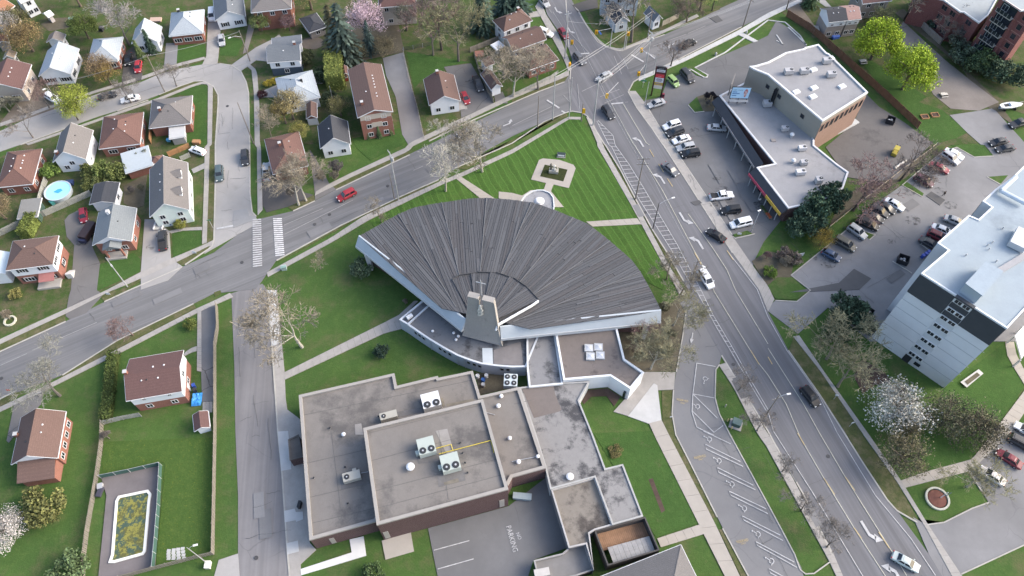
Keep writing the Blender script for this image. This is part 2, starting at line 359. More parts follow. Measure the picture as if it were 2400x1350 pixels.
sheet('lush_lawn', 'd3:1640,920 2190,500 2382,900 2070,1345 d4:1900,270 1480,380 1400,0 d3:1500,1300', LUSH, 1); sheet('lush_lawn', 'd1:1390,1190 880,600 960,560 1480,900 1400,950 1620,1020 1860,1230 1760,1280 1540,1345', LUSH, 2)
sheet('lush_lawn', 'd2:1700,0 2000,0 2095,95 1940,110', LUSH, 3); sheet('lush_lawn', 'c4:760,20 1310,0 1740,860 1340,990', LUSH, 2)
sheet('dirt_patch', 'a1:300,720 370,790 590,990 240,1110 -40,1190 200,900', DIRT, 2); sheet('dirt_patch', 'f1:680,400 900,300 1160,290 1150,460 820,520', SOIL, 2)
sheet('dirt_patch', 'd2:700,480 1240,180 1600,0 1500,60 1290,300 700,640 560,770', SOIL, 2); sheet('dirt_patch', 'a2:1150,380 1370,260 1340,560 1240,600 1150,540', SOIL, 3)
sheet('dirt_patch', 'c3:990,350 1300,290 1380,200 1640,0 1615,190 1588,420 1525,755 1228,758 1050,640', SOIL, 2); sheet('mulch_bed', 'd3:880,640 1090,770 1150,860 1000,880 880,960 800,800', MULCH, 3)
sheet('mulch_bed', 'c3:640,1020 700,930 890,915 1010,990 950,1080 880,985 740,990 670,1060', MULCH, 3); sheet('dirt_patch', 'd1:1800,620 1180,120 1260,80 2100,900 2330,1200 2000,960', SOIL, 2)
sheet('dirt_patch', 'b1:650,130 1000,560 1380,480 1300,100', SOIL, 2)
sheet('mulch_bed', 'c4:1270,450 1310,440 1425,740 1390,762', MULCH, 3)
z = .09
e = pts('f2:775,592', z)[0]; MB().prism([e + Vector((3.2 * math.cos(i * PI / 9), 2.6 * math.sin(i * PI / 9), 0)) for i in range(18)], 0, z).obj('dirt_patch', DIRT, kind='structure')
# ---- roads
sheet('main_road', 'a3:-700,880 0,570 610,290 980,105 a2:1690,1135 1990,1000 b2:20,690 350,612 548,518 745,415 1255,170 c1:0,967 250,850 490,760 560,650 1000,470 1110,430 1420,320 1740,180 1930,80 2350,-110 d1:700,-370 700,-50 c1:2382,130 2140,245 1560,545 1250,690 1130,760 1085,850 860,1000 700,1080 600,1030 520,1040 300,1130 0,1267 b2:1850,215 1700,320 1340,480 790,745 190,1070 a3:2382,-10 1990,30 1800,125 1330,345 1090,465 580,790 0,1010 -700,1330', A_M, 3)
sheet('side_street', 'a4:2215,1150 2215,600 2190,0 a3:2180,700 2155,80 2120,40 b3:60,-60 105,0 140,450 165,800 b4:200,0 240,400 265,760 290,1130 325,1500 a4:2240,1500', A_S, 2)
sheet('residential_street', 'a2:1985,900 2000,650 2005,340 2000,0 a1:2030,950 2030,880 1985,800 1890,752 1800,757 1660,805 1480,880 1090,1030 920,1080 700,1160 190,1345 a2:0,60 -500,220 a1:-400,1330 0,1220 240,1110 590,985 920,870 1310,765 1480,690 1660,640 1880,600 2030,588 2150,603 2240,660 2290,760 2312,860 2322,1345 a2:2325,450 2345,620 b2:30,720 a2:1900,1010', A_R, 4)
sheet('avenue', 'c1:250,-100 330,140 440,300 530,460 560,560 545,650 560,1035 650,1050 700,1080 860,1340 c2:870,0 1010,230 1150,500 1310,790 1450,1010 1600,1270 c3:1760,270 1950,605 2382,1310 d4:40,75 330,590 590,1130 720,1400 1680,1450 1500,1150 1200,740 1110,640 880,290 710,0 d3:480,970 190,560 0,200 c2:2300,1345 2050,1000 1700,450 1410,0 c1:1300,1190 1160,1000 1085,850 1130,760 1000,470 880,440 800,390 740,310 640,150 500,-100', A_E, 4)
# ---- drives and car parks
sheet('church_drive', 'c3:1560,120 1700,20 1760,270 1950,605 1930,690 1895,740 1890,1000 1930,1150 2030,1345 c4:2382,680 d4:150,960 250,1150 310,1270 345,1400 c4:2230,1400 1960,900 1910,800 1640,260 1510,0 c3:1490,1150 1500,930 1530,760 1590,420 1620,200', A_CH, 3)
sheet('plaza_car_park', 'c1:1130,960 1390,900 1440,760 1640,640 1700,625 2300,370 2382,330 f5:0,320 180,430 330,560 460,700 d1:470,1120 400,1345 d2:200,600 -40,900 -120,1060 c2:2240,1130 2060,860 1800,460 1490,0 c1:1250,980', A_LOT, 2)
sheet('apartment_car_park', 'd3:-20,180 70,95 270,105 395,0 d2:215,1210 610,890 850,690 1080,490 1250,370 1440,210 1640,50 1760,20 1920,110 2100,100 2020,0 d1:1980,1345 1850,1230 1690,1070 1900,1040 2080,1010 2120,1030 2382,1320 00:2500,330 2500,800 2040,800 d3:560,160 280,405', A_LOT2, 3)
sheet('gravel_lot', 'd1:1180,330 1260,200 1400,330 1650,560 1900,760 2150,950 1960,1030 1700,1010 1540,880 1440,700 1220,520', GRAVEL, 3)
sheet('back_yard_asphalt', '00:2030,220 2060,250 2120,287 2185,335 2100,420 2050,425 1985,415 1935,345 2000,290', stain_mat('yard_asphalt', (.120, .114, .112), (.072, .07, .07), .5, .1), 3)
sheet('school_yard', 'b4:1600,905 2350,700 c4:320,430 520,1085 200,1200 100,1500 b4:1720,1500', A_LOT, 3)
sheet('east_car_park', 'd4:2260,-10 1870,372 2055,665 1900,720 1640,850 1470,875 1350,800 1500,1150 1640,1400 1800,1330 2382,1065 2900,830 2900,-300', A_LOT2, 3)
sheet('driveway', 'a2:600,700 640,650 740,600 830,700 860,950 930,1100 900,1345 a3:900,0 960,40 800,215 650,270 610,240 640,60 a2:660,1345 690,930 620,850', A_DRV, 3)
sheet('driveway', 'a2:1345,690 1440,690 1575,800 1590,1050 1640,1090 1700,1130 1560,1260 1310,1345 1310,1180', A_R, 5)
sheet('driveway', 'a3:130,1065 400,930 380,1060 330,1110 180,1300 80,1420 60,1400', A_DRV, 3); sheet('driveway', 'a3:1875,165 2005,110 2008,800 1995,1030 1880,1040 1872,800', asphalt_mat('cracked_asphalt', .15, None, 1.0, .25), 3)
sheet('driveway', 'b1:1180,540 1375,485 1565,1290 1420,1350 1360,1250 1300,900 1210,700', A_LOT2, 3); sheet('driveway', 'b1:1750,622 2000,588 2210,960 1910,1095 1890,880', A_DRV, 3)
sheet('driveway', 'b2:55,180 200,190 450,440 545,465 300,572 100,625 60,560', A_DARK, 3); sheet('driveway', 'b2:500,40 570,150 680,355 745,412 550,512 545,430', A_DRV, 3)
sheet('driveway', 'a1:1160,490 1240,430 1325,690 1315,740 1130,800', A_DARK, 5); sheet('driveway', 'a1:1545,400 1655,400 1642,590 1525,630', A_LOT2, 5); sheet('driveway', 'a1:1935,180 2060,180 2030,540 2020,592 1880,602 1920,520', CONC, 5)
sheet('driveway', 'a1:2150,605 2382,440 b1:150,365 215,320 240,350 110,570 0,560 a1:2382,560 2240,660', A_R, 5); sheet('driveway', 'b1:20,860 220,780 235,905 25,905', A_R, 3); sheet('driveway', 'a1:2320,180 2382,60 b1:60,-80 120,-80 20,120 a1:2382,200 2300,480 2260,500', GRAVEL, 4)
sheet('driveway', 'a2:1780,225 1905,165 1905,215 1800,262', A_R, 3); sheet('driveway', 'a4:2035,1200 2215,1140 2240,1500 1950,1500', A_R, 3); sheet('driveway', 'c1:560,45 790,-30 800,70 610,115', A_DARK, 5)
sheet('driveway', 'f3:1160,1290 1280,1260 1350,1420 1180,1420', A_DRV, 3); sheet('driveway', 'c1:100,130 240,100 270,150 160,165', CONC, 3); sheet('driveway', 'f5:160,150 340,60 620,430 450,420', DIRT, 3); sheet('driveway', 'f5:620,0 760,0 860,110 760,100', A_R, 3)
# ---- pavements
slabs('pavement', 'a3:-300,600 0,455 620,170 990,0 a2:1310,1180 1615,1045 1890,930 1990,880', 'a3:-300,650 0,500 620,213 1000,20 a2:1310,1240 1640,1088 1960,930 2000,910', CONC)
slabs('pavement', 'b2:560,430 690,355 870,265 1390,25 b1:1430,1328 2382,878 c1:530,658', 'b2:545,470 715,385 880,300 1420,55 b1:1450,1362 2382,918 c1:530,700', CONC)
slabs('pavement', 'b2:100,1185 700,860 1000,660 1740,325 1900,262 2382,40 c1:520,1085 640,1088', 'b2:110,1225 700,905 1060,690 1745,360 1920,290 2382,78 c1:530,1108 640,1112', CONC)
slabs('pavement', 'a3:-300,1215 0,1085 420,890 1050,570 1830,170 1990,98 2140,25', 'a3:-300,1265 0,1130 420,932 1060,612 1840,207 2000,135 2170,62', CONC)
slabs('pavement', 'c1:690,1085 800,1345 c2:790,0 1110,560 1400,1100 1480,1230 c3:1560,40', 'c1:740,1110 850,1345 c2:845,0 1165,560 1480,1150 1560,1280 c3:1640,60', CONC)
slabs('pavement', 'c3:1925,695 2060,900 2290,1345 d4:-20,130 560,1190 660,1400', 'c3:1985,675 2130,900 2375,1330 d4:25,60 605,1130 720,1400', CONC)
slabs('pavement', 'c1:1085,845 1160,1000 1300,1190 c2:1410,0 1700,450 2050,1000 2300,1345 d3:0,200', 'c1:1150,845 1260,985 1475,1340 c2:1490,0 1800,460 2060,860 2260,1150 2382,1310 d3:60,85', CONC)
slabs('pavement', 'd3:235,430 480,740 890,1345 d4:1200,470 1460,885 1740,1400', 'd3:290,420 525,760 940,1345 d4:1235,455 1490,870 1840,1400', CONC)
slabs('pavement', 'c1:1180,715 1590,540 2100,285 2382,120 d1:270,0 600,-140', 'c1:1180,752 1600,572 2120,318 2382,168 d1:310,15 620,-110', CONC_W)
slabs('pavement', 'c1:2080,310 2250,392', 'c1:2125,290 2290,380', CONC_W)
slabs('pavement', 'a1:1935,800 1930,1345 a2:1905,0 1900,300 1880,920', 'a1:1980,800 1970,1345 a2:1950,0 1940,400 1922,905', CONC)
slabs('pavement', 'a1:240,1335 750,1162 1040,1058 1480,908 1780,788 1900,752 1940,760 1980,800', 'a1:260,1350 760,1180 1050,1078 1490,928 1790,806 1880,778 1920,780 1945,810', CONC)
slabs('pavement', 'a1:0,1145 230,1065 600,935 900,835 1310,712 1660,588 1900,528', 'a1:0,1175 250,1090 610,955 900,858 1320,738 1670,612 1915,548', CONC)
slabs('pavement', 'a1:2280,600 2340,650 2362,860 2370,1345 a2:2382,0 b2:8,0 15,650', 'a1:2320,590 2385,650 b1:12,700 30,960 35,1345 b2:45,0 60,600', CONC)
slabs('pavement', 'c1:215,60 330,270 480,545 525,660', 'c1:260,-10 320,140 430,310 535,560 555,650', CONC)
slabs('pavement', 'c1:560,30 640,150 750,312 820,402 900,452 1010,482 1200,400 1420,300 1740,150', 'c1:600,60 690,220 800,360 880,425 1000,455 1180,385 1410,278 1720,130', CONC)
slabs('church_path', 'c2:690,712 1165,680', 'c2:750,758 1205,735', CONC_B); slabs('church_path', 'b2:1850,302 2100,505', 'b2:1895,285 2235,505', CONC_B)
sheet('church_path', 'e5:430,775 610,335 700,300 1080,335 1390,445 1440,520 1285,970 940,890 880,1040 1170,1400 200,1400 0,1300 -300,1200 -300,1050 0,1080 230,1140 420,1020 720,1000 770,855', CONC_B, 5)
slabs('church_path', 'b3:262,765 1210,292 1345,255', 'b3:266,832 1200,397 1385,352', CONC); sheet('church_path', 'b3:1210,292 1330,230 1470,100 1510,100 1340,275 1345,290', CONC, 5)
sheet('entrance_plaza', 'c3:1225,760 1522,762 1505,925 1355,930 1320,865 1080,1170 945,1130 1105,950', CONC, 5); sheet('entrance_plaza', 'c3:1320,867 1352,885 1392,1210 1270,1240 1080,1172', CONC_W, 5)
slabs('church_path', 'c3:1275,1238 1320,1340 c4:1740,870 1990,1370', 'c3:1392,1207 1460,1345 c4:1870,820 2130,1370', CONC_B, size=3); slabs('church_path', 'c4:1350,1000 1740,872', 'c4:1385,1082 1790,957', CONC_B)
sheet('school_apron', 'b3:108,0 195,0 225,330 265,760 275,1000 290,1110 410,1200 b4:500,1040 560,1105 415,1240 425,1500 330,1500 240,400 202,0 b3:168,800 143,450', CONC, 4)
for s in ('b4:202,5 300,0 330,355 235,370', 'b4:262,745 360,722 370,755 435,750 440,820 375,845 370,830 268,850', 'b4:285,1045 390,1020 400,1120 290,1150', 'b3:112,0 190,0 215,330 212,500 150,520'): sheet('new_concrete_slab', s, CONC_W, 6)
sheet('new_concrete_slab', 'a2:2170,610 2300,590 2320,660 2382,660 2382,690 2170,770', M((.24, .24, .24), .08, .5, .9, 'concrete_patch'), 6)
sheet('school_walk', 'b4:870,1010 1000,980 1025,1160 420,1342 415,1285 890,1130', M((.56, .56, .55), .07, .5, .85, 'fresh_concrete'), 5); sheet('school_pad', 'b4:1170,1020 1440,945 1470,1120 1205,1197', CONC_B, 5)
sheet('patio', 'a4:940,430 1500,320 1440,1285 1150,1350 900,1500 990,600', M((.15, .135, .135), .18, .2, .9, 'pool_deck'), 5)
slabs('garden_path', 'a3:1837,190 1832,750', 'a3:1872,178 1874,760', CONC, size=.9); slabs('garden_path', 'a3:1700,600 1760,545 1830,520', 'a3:1720,610 1775,580 1830,565', CONC, size=.9)
slabs('tower_walk', 'd3:2210,480 2225,600 2290,720 2382,870 2500,1000', 'd3:2290,480 2310,590 2360,700 2430,800 2600,930', CONC_B); slabs('tower_walk', 'd3:2500,780 2382,940 2080,1345 d4:1900,262 1480,375 1215,468', 'd3:2620,830 2440,1060 2250,1345 d4:1885,372 1500,470 1260,532', CONC_B)
slabs('garden_path', 'a2:1570,800 1700,770 1880,760', 'a2:1590,820 1700,795 1880,790', CONC, size=.9)
# verges between kerb and pavement
for s in ('a2:1640,1085 1935,945 1950,965 1720,1110 1680,1120', 'a2:1110,1350 1305,1240 1310,1262 1180,1345', 'a3:930,60 1050,0 1200,0 970,105', 'a3:-200,610 0,505 605,218 607,285 0,562 -200,660', 'a3:-200,1120 0,1020 150,940 165,985 0,1080 -200,1180', 'a3:440,920 580,790 1090,470 1800,125 1825,165 1050,565', 'a3:1990,20 2050,0 2060,25 2000,60',
          'b2:300,580 540,462 548,515 345,610', 'b2:710,380 1410,42 1430,88 745,415', 'b1:1600,1300 1900,1150 1910,1163 1612,1312', 'c1:0,930 530,702 540,735 250,848 0,960', 'b2:190,1095 800,750 1340,485 1560,385 1720,345 1000,655 400,985', 'b2:1850,215 2382,-10 c1:300,1130 510,1045 515,1082 0,1300 b2:1960,225', 'c1:745,1100 790,1160 c2:870,30 1140,490 1500,1130 1600,1270 1560,1275 1165,555 850,0', 'c3:1955,612 2140,910 2382,1315 2375,1335 2110,860', 'd4:30,55 70,105 330,590 590,1130 605,1125', 'd3:190,560 240,440 480,745 890,1345 720,1345 480,970', 'd4:715,0 845,0 1195,470 1400,830 1390,850 1200,740 1110,640 880,290', 'c1:1330,655 1560,545 2140,245 2160,262 1590,535 1190,710', 'c1:1450,270 1730,165 1740,180 1460,285', 'c1:1790,120 1920,70 1940,85 1810,135', 'a1:500,1250 190,1345 470,1270', 'a1:1320,745 1480,690 1660,640 1900,560 1890,552 1660,612', 'a1:1480,880 1660,805 1800,757 1900,752 1780,790 1490,905', 'a1:1985,780 2025,880 2030,950 2005,1345 1972,1345', 'a2:1952,0 2000,0 2003,340 1995,880 1925,905 1942,400', 'a1:1090,1030 1380,930 1370,908 1130,990', 'c3:1395,935 1495,930 1490,1150 1525,1345 c4:1640,260 1900,800 1870,815 1440,0 c3:1400,1210', 'c4:1925,920 1970,905 2200,1350 2130,1350'): sheet('verge_grass', s, VERGE, 3)
for s in ('d2:2050,295 2235,280 2165,362', 'd2:1240,370 1275,330 1450,450 1435,475', 'd2:860,800 990,830 945,875', 'c1:1640,975 1720,900 1780,1035 1700,1045', '00:1798,670 1822,650 1858,650 1893,684 1866,702 1818,700', 'c2:2060,830 2190,795 2240,825 2070,855', 'c1:1690,625 1730,640 1825,700 1790,720 1720,700 1650,645'): sheet('grass_island', s, GRASS, 5)
sheet('grass_island', 'd4:1640,850 1470,872 1300,800 1110,620 900,290 1210,470 1450,880', GRASS, 1); sheet('planting_bed', '00:1762,612 1800,588 1862,602 1855,645 1872,668 1820,690 1795,665', SOIL, 4); sheet('hedge_bed', 'c1:1720,900 1850,860 1940,950 1900,1030 1780,1035', SOIL, 5)
sheet('asphalt_patch', 'd2:660,1280 800,1150 960,1240 850,1345 d3:200,20', PATCH, 6); sheet('asphalt_patch', 'd2:1470,470 1520,430 1650,510 1600,560', PATCH, 6); sheet('asphalt_patch', 'c2:1660,530 1740,510 1770,540 1700,560', PATCH, 6); sheet('asphalt_patch', 'c1:1830,160 1910,140 1960,190 1900,210', PATCH, 6)
# kerbs
for s in ('a3:-300,700 0,570 610,290', 'a3:970,107 1200,0 a2:1690,1135', 'b2:345,612 548,518', 'b2:745,415 1430,88', 'b1:1610,1312 1910,1163 2382,958 c1:250,850 490,760', 'a3:-300,1150 0,1010 150,937', 'a3:580,790 1090,467 1800,125', 'b2:190,1072 790,745 1340,480 1700,320', 'b2:1850,215 2382,-18 c1:300,1130 520,1040 560,1033 650,1048 700,1078 860,1340 c2:870,0 1010,230 1150,500 1310,790 1450,1010 1600,1270', 'c3:1950,605 2110,865 2382,1310 d4:40,75 330,590 590,1130 640,1230',
          'd3:190,560 480,970 720,1345 d4:880,290 1110,640 1200,740 1390,850', 'c1:545,650 540,735', 'c1:530,440 500,-20', 'c1:640,150 740,310 800,390 880,440 1000,470 1110,430 1420,320', 'c1:1080,850 1160,1000 1300,1190 1400,1340 c2:1410,0 1700,450 2050,1000', 'c1:1085,845 1130,760 1250,690 1560,545 2140,245', 'a1:1800,755 1890,752 1985,800 2028,880 2030,950 2003,1345 a2:2003,340 1990,880 1970,945 1720,1112', 'a1:2040,590 2150,605 2240,660 2290,760 2312,860 2322,1345 a2:2325,450 2345,620 2382,660', 'a1:190,1345 700,1160', 'a1:1090,1030 1380,930', 'a1:1480,880 1660,805 1800,757', 'b3:106,0 142,450 167,800 b4:202,0 242,400 267,760 292,1130 325,1500'): kerb(s)
for s in ('c3:1620,200 1590,420 1530,760', 'c3:1503,930 1490,1150 1525,1345 c4:1640,260 1910,800', 'c4:1960,905 2210,1370', 'c3:1932,690 1897,740 1890,1000 1930,1150 2030,1345 c4:2382,680 d4:150,960 250,1150 300,1290 350,1330 430,1325 575,1220', 'd2:215,1210 610,890 780,745', 'd2:945,880 1000,835 870,790', 'd2:1435,478 1250,372 1440,210 1640,50 1760,20 1920,110 2100,100', 'd3:70,95 270,105 395,0 d2:215,1210', 'd4:1800,1332 2382,1062', 'd4:1480,872 1640,850 1900,720 2055,665', 'd4:2260,0 1872,372 1990,560', 'd2:2040,295 2165,365', 'd2:1160,1080 1340,1190', 'd2:1420,920 1530,1000', 'c1:1640,975 1700,1045 1790,1035', 'c2:2050,835 2075,868 2260,825', 'c1:1250,985 1475,1340 c2:1490,0 1800,460 2060,850'): kerb(s, .22, .2)
for s in ('f4:1800,1115 1870,1085 2070,1205 2110,1205 2130,1170 1925,1055 2400,815 d1:0,185 160,205 300,330 350,410', 'f5:180,420 330,560 470,700', 'f5:0,540 100,690 0,630'): kerb(s, .35, .2, CONC_W)
MB().prism(pts('d4:1150,560 1145,560 1140,558', .1), 0, .1)
# ---- road paint
def bars(mb, l, r, n, fill, z):
    L0, L1 = pts(l, z); R0, R1 = pts(r, z)
    for i in range(n):
        a, b = i / n, (i + fill) / n; mb.poly([L0.lerp(L1, a), L0.lerp(L1, b), R0.lerp(R1, b), R0.lerp(R1, a)][::-1])
z = lev(7); mb = MB(); bars(mb, 'a2:2350,690 2352,1145', 'b2:48,685 58,1132', 22, .55, z); mb.obj('crosswalk', PAINT_W, kind='structure')
mb = MB(); bars(mb, 'b2:158,680 180,1042', 'b2:240,680 266,1032', 19, .6, z); mb.obj('crosswalk', M((.55, .55, .55), .3, 1.5, .8, 'scuffed_road_paint', fine=2), kind='structure')
lines('stop_line', ['a2:2015,778 2170,750', 'c1:640,500 720,495', 'c1:325,930 440,1005', 'c1:460,1030 495,1050', 'c1:925,966 1035,956', 'c1:1110,508 1225,575', 'c1:1280,505 1330,545'], .45)
lines('crosswalk_line', ['c1:950,520 1020,690', 'c1:1035,545 1080,640', 'c1:610,780 630,1010', 'c1:528,740 545,1040', 'c1:480,885 535,945', 'c1:1055,952 1080,948', 'c1:1110,944 1135,938', 'c1:650,850 880,740', 'c1:820,900 1000,830', 'c1:860,960 1040,880'], .14, PAINT_F)
lines('lane_line', ['b2:265,830 900,512', 'b2:1465,235 1555,195', 'b2:1650,150 1720,115', 'c1:0,1170 370,990', 'c1:1310,430 1620,318', 'c1:1640,310 1800,240', 'a3:300,560 900,300', 'a3:-100,745 250,590', 'c1:380,110 630,495', 'c1:500,260 715,490', 'c1:300,20 370,120', 'b2:260,745 620,590'], .14, PAINT_F)
WL = 'c3:2382,1130 d4:50,0 420,580 880,1345 1000,1545'; ER = 'c2:2000,980 2280,1340 d3:0,250 175,560 480,990 d4:640,10 1000,600 1330,1000 1560,1345'
YL = 'c1:930,975 1130,1340 c2:1140,0 1400,420 1700,990 1830,1210 c3:1880,10 2150,450 2280,660 d3:0,790 170,1060 d4:300,60 520,440 800,900 1090,1345 1200,1530'; YR = 'c1:1035,965 1250,1330 c2:1280,0'
HL = 'c1:790,1125 900,1345 c2:930,20 1060,290 1180,500 1480,970 1690,1345 c3:1730,30 1900,340 2050,590 2250,930 2382,1150'; HR = 'c1:800,1120 940,1260 c2:960,0 1090,180 1220,390 1350,610 1540,930 1680,1200 c3:1760,0 1870,230 2040,515 2200,800 2382,1110'
lines('edge_line', [WL, ER, HL, HR], .13); lines('turn_lane_line', [YL, YR, 'c2:1640,640 1870,960 2000,1160 c3:2080,0 2382,500', 'd3:0,540 330,1060 d4:480,20 720,430 1140,1100 1290,1345'], .13, M((.44, .43, .36), .25, 1, .8, 'faded_yellow_paint', fine=3))
lines('turn_lane_dash', ['c2:1280,40 1320,110', 'c2:1365,175 1410,250', 'c2:1445,310 1495,385', 'c3:2220,560 2300,690', 'd3:0,620 40,690', 'd4:275,20 340,130', 'd4:520,440 620,590', 'd4:720,430 810,555', 'd4:800,900 870,1000', 'd4:1030,940 1130,1090', 'c2:1700,1000 1760,1110', 'c2:2000,980 2060,1070'], .17, PAINT_Y)
def poly_at(ps, t):
    ls = [(b - a).length for a, b in zip(ps, ps[1:])]; d = sum(ls) * t
    for (a, b), l in zip(zip(ps, ps[1:]), ls):
        if d <= l: return a.lerp(b, d / l)
        d -= l
    return ps[-1]
z = lev(7); mb = MB(); Lp, Rp = pts(HL, z), pts(HR, z); n = 64
for i in range(1, n - 10): flat(mb, [poly_at(Lp, i / n), poly_at(Rp, min(1, i / n + .012))], .13, z)
mb.obj('hatched_marking', PAINT_W, kind='structure')
def arrow(c, d, left=True, L=4.2, mt=None):
    d = d.normalized(); s = Vector((-d.y, d.x, 0)) * (1 if left else -1); q = lambda f, l: c + d * (f * L) + s * (l * L)
    mb = MB()
    if left is None: shapes = [[(-.5, -.04), (-.5, .04), (.1, .04), (.1, -.04)], [(.1, -.16), (.1, .16), (.5, 0)]]
    else: shapes = [[(-.5, -.05), (-.5, .05), (.0, .05), (.05, -.05)], [(0, .05), (.05, -.05), (.26, .10), (.16, .19)], [(.04, .18), (.33, .07), (.36, .36)]]
    for f in shapes:
        r = [q(a, b) for a, b in f]
        if (r[1] - r[0]).cross(r[2] - r[1]).z < 0: r = r[::-1]
        mb.poly(r)
    mb.obj('turn_arrow', mt or PAINT_W, kind='structure')
z = lev(7); dE = pts('00:1500,330 1900,990'); dE = (dE[1] - dE[0]); dM = pts('00:250,700 1000,400'); dM = dM[1] - dM[0]; dN = pts('c1:440,130 620,470'); dN = dN[1] - dN[0]
for s, d, l, k in (('c2:1385,300', -dE, True, 4.2), ('c2:1600,695', dE, True, 4.6), ('c2:1735,895', -dE, True, 4.6), ('c1:1190,1310', -dE, True, 4.2), ('d4:940,960', dE, True, 5), ('d4:1190,1315', -dE, True, 5), ('c1:418,103', dN, True, 3.6), ('c1:540,290', dN, True, 3.2), ('c1:1468,422', -dM, True, 3), ('b1:2355,1150', dM, True, 3.4)): arrow(pts(s, z)[0], d, l, k)
a, b = pts('c3:1680,410 1668,480', z); arrow((a + b) / 2, b - a, None, 2.6)
lines('parking_line', ['e4:548,80 480,620 465,940 550,1210 850,1350', 'e4:548,82 880,142', 'e4:490,625 860,695', 'e4:480,625 910,1050', 'e4:475,930 850,1300 1010,1180', 'c4:1780,0 2035,120', 'c4:2125,285 1800,125 1810,170 2150,330', 'c4:2245,505 1910,340 1925,385 2265,548', 'c4:2365,725 2020,560 2040,600 2382,770', 'd4:115,970 c4:2140,790 2160,830 d4:140,1020', 'd4:245,1220 c4:2270,1030 2285,1065 d4:270,1270', 'd4:170,1370 8,1280 22,1320 110,1370', 'b4:1655,1110 1985,1020', 'b4:1690,1285 2025,1190'], .16)
def wheelchair(c, d, k=1.0):
    d = d.normalized(); s = Vector((-d.y, d.x, 0)); mb = MB(); q = lambda a, b: c + s * (a * k) + d * (b * k)
    flat(mb, [q(.42 * math.cos(t) , .42 * math.sin(t) - .2) for t in [PI * (.75 + i * 1.25 / 9) for i in range(10)]], .14 * k, c.z)
    flat(mb, [q(-.12, .55), q(-.05, .05), q(.3, .05), q(.5, -.45), q(.68, -.4)], .15 * k, c.z)
    mb.prism([q(-.15 + .15 * math.cos(i * PI / 4), .78 + .15 * math.sin(i * PI / 4)) for i in range(8)], c.z - .01, c.z); mb.obj('accessible_parking_symbol', PAINT_W, kind='structure')
z = lev(7); dS = pts('c4:2000,580 2200,660', z); dS = dS[0] - dS[1]
for s in ('e4:540,835', 'c4:1825,72', 'c4:1915,272', 'c4:2035,490', 'c4:2150,715', 'c4:2277,955', 'd4:20,1205'): wheelchair(pts(s, z)[0], Vector((-dS.y, dS.x, 0)) * -1 if False else dS, 1.05)
wheelchair(pts('e4:695,375', z)[0], pts('e4:480,620 548,80')[0] - pts('e4:480,620 548,80')[1], 1.05)
def paint_text(rows, m):
    z = lev(7); mb = MB()
    for t, s, hs in rows:
        a, b = pts(s, z); ex = b - a; ey = Vector((-ex.y, ex.x, 0)).normalized(); put_text(mb, t, a, ex, ey, hs)
    mb.obj('painted_lettering', m, kind='structure')
paint_text([('PARKING', 'e7:400,390 590,1065', 1.2), ('NO', 'e7:660,570 735,740', 1.15)], PAINT_W)
for o in ('e4', ):
    paint_text([('RESERVED', 'e4:195,735 395,775', 1.3), ('ONLY', 'e4:255,790 345,808', 1.3)], PAINT_Y)
for x, y in ((1700, 262), (2095, 1045)): paint_text([('RESERVED', 'c4:%d,%d %d,%d' % (x, y, x + 108, y - 22), 1.3), ('ONLY', 'c4:%d,%d %d,%d' % (x + 38, y + 14, x + 82, y + 5), 1.3)], PAINT_Y)
# sealed cracks, utility cuts and oil marks on the roads
CRK = M((.075, .074, .075), .2, 2, .8, 'crack_sealant'); rr = random.Random(5); z = lev(6); mb = MB()
for base, wd_, n in (('00:60,820 1250,300', 9, 26), ('00:1440,330 1950,1250', 11, 26), ('00:540,250 545,560', 7, 12), ('00:590,720 610,1330', 8, 14), ('00:40,290 500,165', 6, 10), ('00:1650,280 1760,560', 22, 10), ('00:1900,680 2250,450', 30, 14), ('00:1640,960 1830,1330', 7, 9)):
    a, b = pts(base, z); d = b - a; L = d.length; d.normalize(); s_ = Vector((-d.y, d.x, 0))
    for i in range(n):
        al = rr.random() < .45; c = a + d * (L * rr.random()) + s_ * rr.uniform(-.45, .45) * wd_; m = rr.uniform(2, 9) if al else rr.uniform(1.5, wd_ * .6); e = d if al else s_; k = [c]
        for j in range(5): c = c + e * (m / 5) + (s_ if al else d) * rr.uniform(-.22, .22); k.append(c)
        flat(mb, k, rr.uniform(.03, .07), z)
mb.obj('sealed_cracks', CRK, kind='structure')
for base, wd_, n in (('00:60,820 1250,300', 6, 7), ('00:1440,330 1950,1250', 8, 7), ('00:600,720 615,1330', 5, 2), ('00:1900,680 2250,450', 24, 5), ('00:1620,320 1760,560', 14, 4)):
    a, b = pts(base, .2); d = b - a; L = d.length; d.normalize(); s_ = Vector((-d.y, d.x, 0))
    for i in range(n):
        z = lev(6)
        c = a + d * (L * rr.random()) + s_ * rr.uniform(-.4, .4) * wd_; u, v = d * rr.uniform(.8, 3.2), s_ * rr.uniform(.5, 1.2); MB().poly([Vector((*q_.xy, z)) for q_ in (c - u - v, c + u - v, c + u + v, c - u + v)]).obj('utility_cut', asphalt_mat('utility_cut', rr.choice((.135, .15, .19)), None, 0, .2), kind='structure')
OIL, ot_, ob_ = _new('oil_stain'); ob_.inputs['Base Color'].default_value = (.05, .05, .052, 1); ob_.inputs['Roughness'].default_value = .6
f_ = noise_f(ot_, coord(ot_), 1.1, 4, .6, .45, .65); ot_.links.new(mulf(ot_, f_, .6), ob_.inputs['Alpha']); mb = MB(); z = lev(6)
